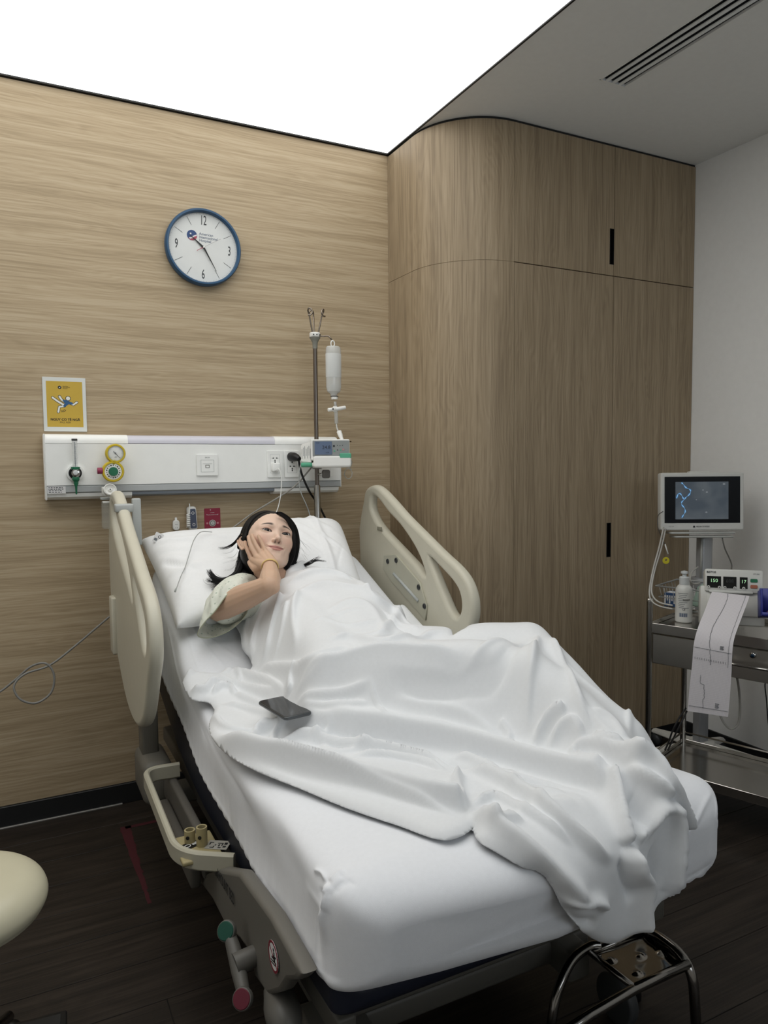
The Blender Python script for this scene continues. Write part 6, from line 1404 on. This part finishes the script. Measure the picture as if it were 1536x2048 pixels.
for k in range(12): b2 = lab(-.018+k*.0027, hB*.16, .0010+.0007*(k % 3), .016, None); me = bpy.data.meshes.new('x'); b2.to_mesh(me); b2.free(); bm.from_mesh(me)
obj('barcode', bm, mat('barcode_blue', '#3a5578', .5), bo, False); text('CE', .010, bmx @ Matrix.Translation((0, hB*.36, rB*1.012)), INK, bo)
text('ULTRASOUND GEL', .0062, bmx @ Matrix.Translation((.002, hB*.055, rB*1.012)), INK, bo) if False else text('SONOGEL', .0075, bmx @ Matrix.Translation((.004, hB*.05, rB*1.014)), INK, bo) if False else None
# yellow tag on a hanging lead
# monitor on a rolling stand
md = 3.30; mc = atD(1404, 1003, md); su = md/FPX
mt = thing('ultrasound_monitor', 'white framed monitor showing blue and grey scan on the rolling stand', 'monitor', mc)
mm = toward(mc, (-.50, -.866, .05)); w2, h2 = 80*su*1.02, 58*su
me = plate([rrect(-w2, -h2, w2, h2, .010)], .05, .008); me.transform(mm @ Matrix.Translation((0, 0, -.02))); mo = obj('casing', me, mat('monitor_white', '#c9c9c4', .4), mt, 'auto')
def ms(x0, y0, x1, y1): return (x0*w2, y0*h2, x1*w2, y1*h2)
me = plate([rrect(*ms(-.91, -.74, .90, .86), .001)], .001); me.transform(mm @ Matrix.Translation((0, 0, .0055))); sg_ = obj('screen_glass', me, mat('screen_black', '#0b0d10', .35, spec=.15), mt, False)
scm = bpy.data.materials.new('scan_image'); scm.use_nodes = True; nt = scm.node_tree; b_ = nt.nodes['Principled BSDF']; b_.inputs['Base Color'].default_value = (.02, .02, .02, 1); b_.inputs['Roughness'].default_value = .45; b_.inputs['Specular IOR Level'].default_value = .1
b_.inputs['Emission Color'].default_value = srgb('#444b52'); b_.inputs['Emission Strength'].default_value = .9; nz = nt.nodes.new('ShaderNodeTexNoise'); nz.inputs['Scale'].default_value = 22; rp = nt.nodes.new('ShaderNodeValToRGB'); rp.color_ramp.elements[0].position = .35; rp.color_ramp.elements[0].color = srgb('#3c444c'); rp.color_ramp.elements[1].position = .75; rp.color_ramp.elements[1].color = srgb('#565c60'); nt.links.new(nz.outputs['Fac'], rp.inputs[0]); nt.links.new(rp.outputs[0], b_.inputs['Emission Color'])
x0, y0, x1, y1 = ms(-.65, -.61, .62, .68); me = plate([[(x0, y0), (x1, y0), (x1, y1), (x0, y1)]], .0004); me.transform(mm @ Matrix.Translation((0, 0, .0062))); si = obj('scan_picture', me, scm, sg_, False)
GB = mat('scan_glow', '#3f6d99', .4, emit=.7); GB2 = mat('scan_line', '#86b4d4', .4, emit=.8); GB3 = mat('scan_haze', '#2d4660', .4, emit=.7)
def sp(x, y): return (x0+(x1-x0)*(x-490)/557, y1-(y1-y0)*(y-224)/400)
def ribbon(pts, w, m, z, nm):
    P = smooth_path([V(*sp(*q_), 0) for q_ in pts], 6); L_ = []; R_ = []
    for i, p_ in enumerate(P): d = (P[min(i+1, len(P)-1)]-P[max(i-1, 0)]).normalized(); f = w*(.6+.4*math.sin(i*.7)); n = V(-d.y, d.x, 0)*f; L_.append((p_+n)[:2]); R_.append((p_-n)[:2])
    me = plate([L_+R_[::-1]], .0001); me.transform(mm @ Matrix.Translation((0, 0, z))); obj(nm, me, m, si, False)
c1 = [(552, 232), (572, 250), (600, 285), (640, 305), (650, 330), (630, 365), (600, 390), (580, 415), (556, 440), (558, 470), (585, 505), (592, 545), (572, 580), (556, 608)]; c2 = [(500, 400), (522, 348), (545, 355), (565, 385), (575, 410)]
for c_ in (c1, c2): ribbon(c_, .0062, GB3, .0066, 'trace_haze'); ribbon(c_, .0030, GB, .0069, 'trace_glow'); ribbon(c_, .0011, GB2, .0072, 'trace')
for (x, y, r_) in ((780, 312, .004), (820, 335, .005), (710, 415, .003), (815, 550, .005), (1000, 250, .006)): me = plate([circ(sp(x, y), r_, 10, r_*.7)], .0001); me.transform(mm @ Matrix.Translation((0, 0, .0066))); obj('speckle', me, mat('speckle_grey', '#6a6f73', .4, emit=.6), si, False)
me = plate([rrect(-.004, -.004, .004, .004, .001)], .0005); me.transform(mm @ Matrix.Translation((-.2*w2, -.865*h2, .0058))); obj('emblem', me, INK, mo, False)
text('BIONET SYSTEMS', .009, mm @ Matrix.Translation((.02*w2, -.865*h2, .0058)), INK, mo) if False else text('MEDIA SYSTEMS', .0085, mm @ Matrix.Translation((.01*w2, -.865*h2, .0058)), INK, mo)
text('LCD 150', .006, mm @ Matrix.Translation((-.75*w2, -.86*h2, .0058)), GREYPL, mo)
bm = B(); box(bm, (-.3*w2, h2-.004, -.035), (.2*w2, h2+.006, -.005), .004, 2, mm); obj('top_grip', bm, MATS['monitor_white'], mo)
st = thing('monitor_stand', 'wheeled monitor stand with grey column and white legs behind the trolley', 'stand', (mc.x+.03, mc.y+.04, 0))
bm = B(); box(bm, (-.78*w2, -h2-.016, -.06), (.76*w2, -h2-.006, .02), .003, 1, mm); obj('tray', bm, mat('tray_grey', '#a9aaa6', .4), st)
bm = B(); box(bm, (-.70*w2, -h2-.032, -.05), (.70*w2, -h2-.024, .03), .003, 1, mm); obj('tray_lower', bm, MATS['tray_grey'], st)
pcx = mm @ V(.03, 0, -.045); pxy = V(pcx.x, pcx.y, 0); ztp = mc.z-h2-.03
COLM = mat('column_grey', '#a3a5a8', .35, .3)
zmid = atD(1410, 1160, md).z
bm = B(); box(bm, (pxy.x-.030, pxy.y-.022, .09), (pxy.x+.030, pxy.y+.022, ztp), .008, 3); obj('column', bm, COLM, st, 'auto')
for sx in (-.034, .030): bm = B(); cyl(bm, (pxy.x+sx, pxy.y-.014, zmid), (pxy.x+sx, pxy.y-.014, ztp), .0055, 10); obj('column_trim', bm, MATS['tray_grey'], st)
bm = B(); lathe(bm, [(.030, -.05), (.055, -.045), (.058, -.01), (.055, .0), (.036, .004)], 28, c=(pxy.x, pxy.y, zmid)); cl_ = obj('height_collar', bm, COLM, st, 'auto')
bm = B(); lathe(bm, [(0, .125), (.06, .120), (.075, .10), (.08, .075), (0, .075)], 28, c=(pxy.x, pxy.y, 0)); obj('hub', bm, mat('stand_white', '#d9d7d0', .4), st, 'auto')
for k in range(5):
    a_ = 2*math.pi*k/5+2.75; d = V(math.cos(a_), math.sin(a_), 0); L_ = .30
    if (pxy+d*L_).x > RWX-.04: L_ = max(.12, (RWX-.06-pxy.x)/d.x)
    bm = B(); n_ = V(-d.y, d.x, 0); vs = []
    for f, w_, z_, h_ in ((.03, .038, .085, .035), (.5, .030, .075, .026), (1, .020, .062, .018)):
        c_ = pxy+d*L_*f; vs.append([bm.verts.new(c_+n_*w_+V(0, 0, z_)), bm.verts.new(c_-n_*w_+V(0, 0, z_)), bm.verts.new(c_-n_*w_*.7+V(0, 0, z_+h_)), bm.verts.new(c_+n_*w_*.7+V(0, 0, z_+h_))])
    for p_, q_ in zip(vs, vs[1:]):
        for i in range(4): bm.faces.new((p_[i], p_[(i+1) % 4], q_[(i+1) % 4], q_[i]))
    bm.faces.new(vs[0]); bm.faces.new(vs[-1][::-1]); bmesh.ops.recalc_face_normals(bm, faces=bm.faces); bmesh.ops.bevel(bm, geom=list(bm.edges), offset=.005, segments=2, affect='EDGES')
    lg = obj('leg', bm, MATS['stand_white'], st, 'auto'); bm = B(); c_ = pxy+d*(L_-.02); cyl(bm, c_+n_*.012+V(0, 0, .03), c_-n_*.012+V(0, 0, .03), .03, 18); obj('caster', bm, DGREY, lg)
# fetal monitor with paper strip
fd = 2.80; fc_ = atD(1466, 1187, fd); fs = fd/FPX
ft = thing('fetal_monitor', 'white fetal monitor with green digits printing a long paper strip', 'monitor', fc_)
fm_ = toward(fc_, (-.72, -.66, .22)); FW = mat('monitor_ivory', '#cfcfc9', .4)
zfl = .767; 
def fbox(x0, y0, x1, y1, z0, z1, m, nm, par=ft, bev=.003): bm = B(); box(bm, (x0*fs, y0*fs, z0), (x1*fs, y1*fs, z1), bev, 2, fm_); return obj(nm, bm, m, par, 'auto')
hd = fbox(-52, 2, 54, 48, -.10, .004, FW, 'display_head', bev=.006); fbox(-60, -62, 57, 14, -.12, -.006, FW, 'base_housing', bev=.006)
fbox(-48, -44, 46, -4, -.006, .0, FW, 'printer_door', bev=.002)
for (x0, x1, tx, on) in ((-48, -22, '150', 1), (-18, 6, '--', 0), (12, 26, '17', 1)):
    wn = fbox(x0, 10, x1, 33, .004, .0055, mat('display_black', '#0a0d0c', .2, spec=.6), 'display', hd, 0)
    text(tx if on else '888', .0185, fm_ @ Matrix.Translation(((x0+x1)/2*fs, 24*fs, .0058)), mat('led_green', '#9fd0a0', .4, emit=.7) if on else mat('led_off', '#2c302e', .4), wn)
    for xx in ((x0+3, x1-3) if x1-x0 > 18 else ((x0+x1)/2,)):
        me = plate([circ((xx*fs, 11*fs), .0055, 16)], .002, .0005); me.transform(fm_ @ Matrix.Translation((0, 0, .0065))); o = obj('button', me, FW, hd, False); me = plate([circ((xx*fs, 11*fs), .0022, 10)], .0006); me.transform(fm_ @ Matrix.Translation((0, 0, .0078))); obj('button_mark', me, INK, o, False)
for y_, m in ((27, GREEN), (15, mat('orange_button', '#a0604a', .4))): me = plate([rrect(31*fs, (y_-3.5)*fs, 44*fs, (y_+3.5)*fs, .004)], .003, .001); me.transform(fm_ @ Matrix.Translation((0, 0, .0055))); obj('button', me, m, hd, 'auto')
text('BISTOS', .0105, fm_ @ Matrix.Translation((-40*fs, 41*fs, .0046)), INK, hd, bold=.0003); text('BT-300', .007, fm_ @ Matrix.Translation((42*fs, 40*fs, .0046)), GREYINK, hd)
fbox(-44, 0, 36, 5, -.004, .0055, FW, 'printer_lip'); fbox(49, -30, 54, -6, -.01, -.002, BLACK, 'side_switch', bev=.001)
# paper: from the printer mouth over the shelf edge
PPM = bpy.data.materials.new('chart_paper'); PPM.use_nodes = True; nt = PPM.node_tree; b_ = nt.nodes['Principled BSDF']; b_.inputs['Roughness'].default_value = .7
at2 = nt.nodes.new('ShaderNodeUVMap'); mp = nt.nodes.new('ShaderNodeMapping'); mp.inputs['Scale'].default_value = (30, 100, 1); nt.links.new(at2.outputs[0], mp.inputs[0])
br_ = nt.nodes.new('ShaderNodeTexBrick'); br_.offset = 0; br_.inputs['Color1'].default_value = srgb('#d6d2d5'); br_.inputs['Color2'].default_value = srgb('#d6d2d5'); br_.inputs['Mortar'].default_value = srgb('#bbb6ba'); br_.inputs['Scale'].default_value = 1; br_.inputs['Mortar Size'].default_value = .045; br_.inputs['Brick Width'].default_value = 1; br_.inputs['Row Height'].default_value = 1
nt.links.new(mp.outputs[0], br_.inputs['Vector']); nt.links.new(br_.outputs[0], b_.inputs['Base Color'])
Lp = [(1424, 1183, 2.775), (1418, 1198, 2.750), (1408, 1225, 2.710), (1397, 1252, 2.665), (1388, 1285, 2.648), (1384, 1330, 2.650), (1379, 1375, 2.655), (1375, 1422, 2.66)]
Rp = [(1499, 1192, 2.700), (1494, 1207, 2.675), (1483, 1236, 2.640), (1470, 1272, 2.600), (1465, 1300, 2.585), (1463, 1345, 2.588), (1460, 1390, 2.592), (1456, 1434, 2.597)]
LP_ = smooth_path([atD(*q_) for q_ in Lp], 6); RP_ = smooth_path([atD(*q_) for q_ in Rp], 6); n = len(LP_)
P = np.array([[tuple(a_.lerp(b_, k/12)) for k in range(13)] for a_, b_ in zip(LP_, RP_)]); me = grid_mesh(P)
uv = me.uv_layers.new(name='UVMap'); 
for lp_ in me.loops: i = lp_.vertex_index; uv.data[lp_.index].uv = ((i % 13)/12, (i//13)/(n-1))
pp = thing('chart_paper', 'long white printed heart trace paper hanging over the trolley edge', 'paper', atD(1425, 1300, 2.64))
po = obj('paper_strip', me, PPM, pp); 
def onp(u, v, off=.0015): # u across, v along
    f = v*(n-1); i = min(int(f), n-2); a_ = LP_[i].lerp(LP_[i+1], f-i); b_ = RP_[i].lerp(RP_[i+1], f-i); p_ = a_.lerp(b_, u); return p_+(CO-p_).normalized()*off
rr = random.Random(8); bm = B(); pts = [onp(.42+.05*math.sin(k*.09)+.012*rr.uniform(-1, 1)-(.08 if k > 34 else 0)*0, k/120) for k in range(2, 84)]; ring_tube(bm, pts, .0007, 4); pts = [onp(.25+.02*rr.uniform(-1, 1)+(.12 if k > 98 else 0), k/120) for k in range(92, 116)]; ring_tube(bm, pts, .0006, 4); pts = [onp(.90+.006*rr.uniform(-1, 1), k/120) for k in range(2, 84)]; ring_tube(bm, pts, .0005, 4); obj('heart_trace', bm, GREYINK, po)
bm = B()
for v_ in (.60, .955): ring_tube(bm, [onp(.02+.96*k/6, v_) for k in range(7)], .0006, 4)
for k in range(14): ring_tube(bm, [onp(.06+.06*k, .66), onp(.06+.06*k, .672)], .0006, 4)
for (u_, v_) in ((.68, .57), (.66, .93)):
    for k in range(5): ring_tube(bm, [onp(u_, v_-.01+k*.006), onp(u_+.10-.012*(k % 3), v_-.01+k*.006)], .0008, 4)
o = obj('print', bm, GREYINK, po); o['kind'] = 'stuff'
# blue bin at the right edge
bq = atD(1541, 1203, 2.62); bb = thing('sharps_tray', 'blue plastic tray holding pink packets at the right edge', 'tray', bq); BLU = mat('blue_plastic', '#2c3488', .4)
bm_ = toward(bq, (-.72, -.66, .25)); k_ = 2.62/FPX
for (a_, b_) in (((-.030, -.055, -.10), (.12, -.048, .02)), ((-.030, -.055, .014), (.12, -.040, .02)), ((-.030, -.055, -.10), (-.024, .045, .0))): bm = B(); box(bm, a_, b_, .002, 1, bm_); obj('wall', bm, BLU, bb)
bm = B(); box(bm, (-.024, -.048, -.10), (.12, .055, -.092), .002, 1, bm_); obj('wall', bm, BLU, bb)
for k in range(4): bm = B(); box(bm, (-.012+k*.004, -.046+k*.007, -.05), (.07, -.041+k*.007, .008), .002, 1, bm_); t = obj('swab_packet', bm, mat('packet_pink', '#c88a90', .6), None); tag(t, ('lowest pink packet in the blue tray', 'second lowest pink packet in the blue tray', 'second highest pink packet in the blue tray', 'topmost pink packet in the blue tray')[k]+' at the right edge', 'packet', 'pink packets in the blue tray')
# white paper box behind the blue tray
# cables
def lead(name, lab_, cat, P, r, m, extra=None):
    t = thing(name, lab_, cat, P[0]); bm = B(); ring_tube(bm, smooth_path(P, 6), r, 8); obj('wire', bm, m, t); return t
CG = mat('cable_light', '#aeaca6', .45)
lead('probe_cable', 'pale double cable looping from the monitor down to the wire basket', 'cable', [atD(1327, 1055, 3.2), atD(1318, 1095, 3.1), atD(1306, 1140, 3.0), atD(1299, 1180, 2.95), atD(1302, 1200, 2.93), atD(1318, 1212, 2.9), atD(1345, 1218, 2.85)], .0035, CG)
lead('probe_cable', 'second pale cable running just right of the first to the basket', 'cable', [atD(1331, 1058, 3.2), atD(1322, 1098, 3.1), atD(1309, 1142, 3.0), atD(1303, 1178, 2.95), atD(1308, 1196, 2.93), atD(1322, 1206, 2.9), atD(1345, 1211, 2.85)], .0035, CG)
t = lead('hanging_lead', 'thin dark lead with a yellow round tag beside the wardrobe', 'cable', [atD(1326, 1023, 3.3), atD(1316, 1032, 3.25), atD(1316, 1055, 3.2), atD(1324, 1076, 3.2), atD(1331, 1092, 3.2)], .0018, mat('lead_dark', '#4b4742', .5))
bm = B(); cyl(bm, atD(1330, 1088, 3.2), atD(1336, 1108, 3.2), .0028, 8); obj('sleeve', bm, WHITE_PL, t)
me = plate([circ((0, 0), .0155), circ((0, .002), .0045)], .003, .001); me.transform(toward(atD(1332, 1121, 3.2), (-.4, -.9, 0))); obj('yellow_tag', me, mat('tag_yellow', '#c9bd2a', .5), t, 'auto')
lead('monitor_cable', 'grey cable hanging from the monitor tray to the fetal monitor', 'cable', [atD(1444, 1072, 3.28), atD(1449, 1095, 3.25), atD(1458, 1115, 3.15), atD(1463, 1128, 3.0), atD(1463, 1140, 2.86)], .0030, mat('lead_dark2', '#55534f', .5))
lead('coiled_cable', 'grey cable curling around the column collar of the stand', 'cable', [atD(1396, 1134, 3.2), atD(1384, 1144, 3.15), atD(1380, 1160, 3.1), atD(1387, 1168, 3.1), atD(1400, 1166, 3.1)], .0035, CG)
lead('looped_cable', 'pale cable looping below the drawer by the grey wall', 'cable', [atD(1472, 1345, 2.95), atD(1478, 1380, 2.95), atD(1480, 1420, 2.95), atD(1476, 1448, 2.95), atD(1462, 1458, 2.95), atD(1448, 1446, 2.95), atD(1440, 1430, 2.95)], .0045, CG)
lead('black_cable', 'black cable hanging at the right edge below the drawer', 'cable', [atD(1534, 1352, 2.75), atD(1530, 1370, 2.75), atD(1533, 1400, 2.75), atD(1536, 1440, 2.75), atD(1542, 1490, 2.75)], .0022, BLACK)
for k, (dx, lb) in enumerate(((0, 'black power cable slanting left of the rear trolley leg, topmost'), (6, 'black power cable slanting behind the rear trolley leg, lower one'))):
    lead('floor_cable', lb, 'cable', [atD(1372+dx*.3, 1416+dx, 3.0), atD(1357+dx, 1438+dx, 2.98), atD(1345+dx, 1462+dx, 2.95), atD(1337+dx, 1485, 2.90), atD(1330+dx, 1500, 2.85)], .0035, BLACK)
# ================================================================ FRONT: STEP STOOL, STOOL SEAT, BLACK BOX
so_ = thing('step_stool', 'chrome tube step stool with shiny steel tread under the foot of the bed', 'step stool', (1.25, 1.22, 0))
zs = .205
c00, c10, c11, c01 = onZ(1180, 1905, zs), onZ(1268, 1975, zs), onZ(1376, 1925, zs), onZ(1290, 1862, zs)
TUBE = mat('dark_chrome', '#8d8a86', .16, 1)
# tread: hammered sheet between the tubes
n = 40; P = np.zeros((n, n, 3))
for i in range(n):
    for j in range(n):
        a_, b_ = i/(n-1), j/(n-1); p = c00.lerp(c10, a_).lerp(c01.lerp(c11, a_), b_)
        z = .0012*math.sin(a_*9+b_*4)*math.sin(b_*7+1)
        for (u_, v_, w_) in ((.3, .15, .05), (.75, .25, .05), (.45, .55, .05), (.55, .85, .06)): z += .006*math.exp(-((a_-u_)**2+(b_-v_)**2)/w_**2)
        P[i, j] = (p.x, p.y, zs-.004+z)
me = grid_mesh(P); o = obj('tread', me, mat('tread_steel', '#8f8b85', .1, 1), None); q = o.modifiers.new('s', 'SOLIDIFY'); q.thickness = .0015; m2 = evalmesh(o); bpy.data.objects.remove(o); obj('tread', m2, None, so_)
for k_, L_ in enumerate(((c00, c10), (c10, c11), (c11, c01), (c01, c00))): bm = B(); cyl(bm, L_[0], L_[1], .008, 12); obj('cross_bar', bm, TUBE, so_)
def leg_loop(a_, b_, zt, nm):
    d = (b_-a_).normalized(); bm = B(); ring_tube(bm, fillet([V((a_-d*.02).x, (a_-d*.02).y, .012), V(a_.x, a_.y, zt), V(b_.x, b_.y, zt), V((b_+d*.01).x, (b_+d*.01).y, .012)], .07, 8), .0125, 14); o = obj(nm, bm, TUBE, so_)
    for q_ in ((a_-d*.02), (b_+d*.01)): bm = B(); cyl(bm, (q_.x, q_.y, 0), (q_.x, q_.y, .035), .0155, 14, bev=.003); obj('rubber_foot', bm, BLACK, o)
ex = (c11-c01).normalized(); ey = (c01-c00).normalized()
fr_ = c10+(c10-c11)*0
leg_loop(c11+ex*.012, c01-ex*.02, zs+.012, 'leg_loop')
# the near loop bends up higher on the left
l0 = onZ(1112, 2035, zs*.55); bm = B(); A1 = onZ(1100, 2090, .02)
ring_tube(bm, smooth_path([V(A1.x, A1.y, .015), onZ(1104, 2040, .10), onZ(1118, 1975, .165), onZ(1145, 1920, .20), onZ(1180, 1893, .212), onZ(1200, 1890, .212)], 8), .0115, 14); obj('leg_loop', bm, TUBE, so_)
bm = B(); A2 = onZ(1150, 2060, zs); ring_tube(bm, [c11+V(0, 0, -.004), c10+V(0, 0, -.004), onZ(1180, 2030, zs), onZ(1100, 2085, zs)], .0115, 14); obj('side_bar', bm, TUBE, so_)
bm = B(); A3 = onZ(1100, 2085, zs); cyl(bm, (A3.x, A3.y, .01), (A3.x, A3.y, zs), .0115, 14); obj('leg', bm, TUBE, so_)
# doctor's stool, only the seat reaches into view
rs = thing('round_stool', 'cream upholstered round stool seat at the left edge of the photo', 'stool', (-.145, 1.83, 0))
Rs = .19; bm = B(); prof = [(0, .505), (.06, .506), (.12, .503), (.155, .494), (.178, .476), (.188, .455), (.188, .44), (.18, .425), (.16, .418), (0, .416)]
P3 = smooth_path([(a_, b_, 0) for a_, b_ in prof], 3); lathe(bm, [(max(p.x, 0), p.y) for p in P3], 64, c=(-.145, 1.83, 0)); obj('seat', bm, mat('cream_vinyl', '#c9c4ab', .32), rs)
bm = B(); cyl(bm, (-.145, 1.83, .06), (-.145, 1.83, .42), .025, 20); obj('gas_column', bm, CHROME, rs)
for k in range(5):
    a_ = 2*math.pi*k/5+2.2; d = V(math.cos(a_), math.sin(a_), 0); c_ = V(-.145, 1.83, 0); bm = B(); ring_tube(bm, [c_+V(0, 0, .09), c_+d*.16+V(0, 0, .07)], [.018, .013], 12); lg = obj('leg', bm, CHROME, rs)
    bm = B(); q_ = c_+d*.16; cyl(bm, q_+V(0, .012, .026), q_+V(0, -.012, .026), .026, 16); obj('caster', bm, BLACK, lg)
kx = thing('black_box', 'low black box on the dark floor in the bottom left corner', 'box', (0, 1.8, 0)); rc = onZ(134, 2018, .13)
bm = B(); mx_ = Matrix.Translation((rc.x, rc.y, 0)) @ Matrix.Rotation(-.10, 4, 'Z'); box(bm, (-.24, -.25, 0), (0, 0, .13), .004, 2, mx_); obj('shell', bm, mat('satin_black', '#17191b', .4), kx, 'auto')
bm = B(); box(bm, (-.23, -.24, .129), (-.012, -.012, .132), .001, 1, mx_); obj('lid', bm, mat('satin_charcoal', '#222426', .5), kx, 'auto')
# grey cable swinging from behind the near rail to the left
t = thing('bed_power_cable', 'grey cable looped in the air left of the near side rail', 'cable', onY(230, 1226, 3.0))
P = [onY(300, 1190, 3.02), onY(255, 1210, 3.05), onY(226, 1228, 3.08), onY(170, 1273, 3.08), onY(110, 1322, 3.05), onY(50, 1367, 3.02), onY(-10, 1386, 3.0), onY(-70, 1378, 3.0)]
P = [onY(300, 1190, 3.02), onY(255, 1210, 3.05), onY(226, 1228, 3.08), onY(190, 1258, 3.06), onY(150, 1292, 3.05), onY(100, 1330, 3.04), onY(50, 1348, 3.03), onY(28, 1372, 3.02), onY(40, 1398, 3.01), onY(72, 1406, 3.01), onY(102, 1385, 3.02), onY(108, 1350, 3.03), onY(92, 1327, 3.04), onY(62, 1333, 3.05), onY(30, 1360, 3.06), onY(-10, 1388, 3.06), onY(-60, 1392, 3.06), onY(-120, 1340, 3.08), onY(-170, 1200, 3.15)]
bm = B(); ring_tube(bm, smooth_path(P, 8), .0042, 10); obj('wire', bm, mat('cable_mid_grey', '#83827e', .5), t)
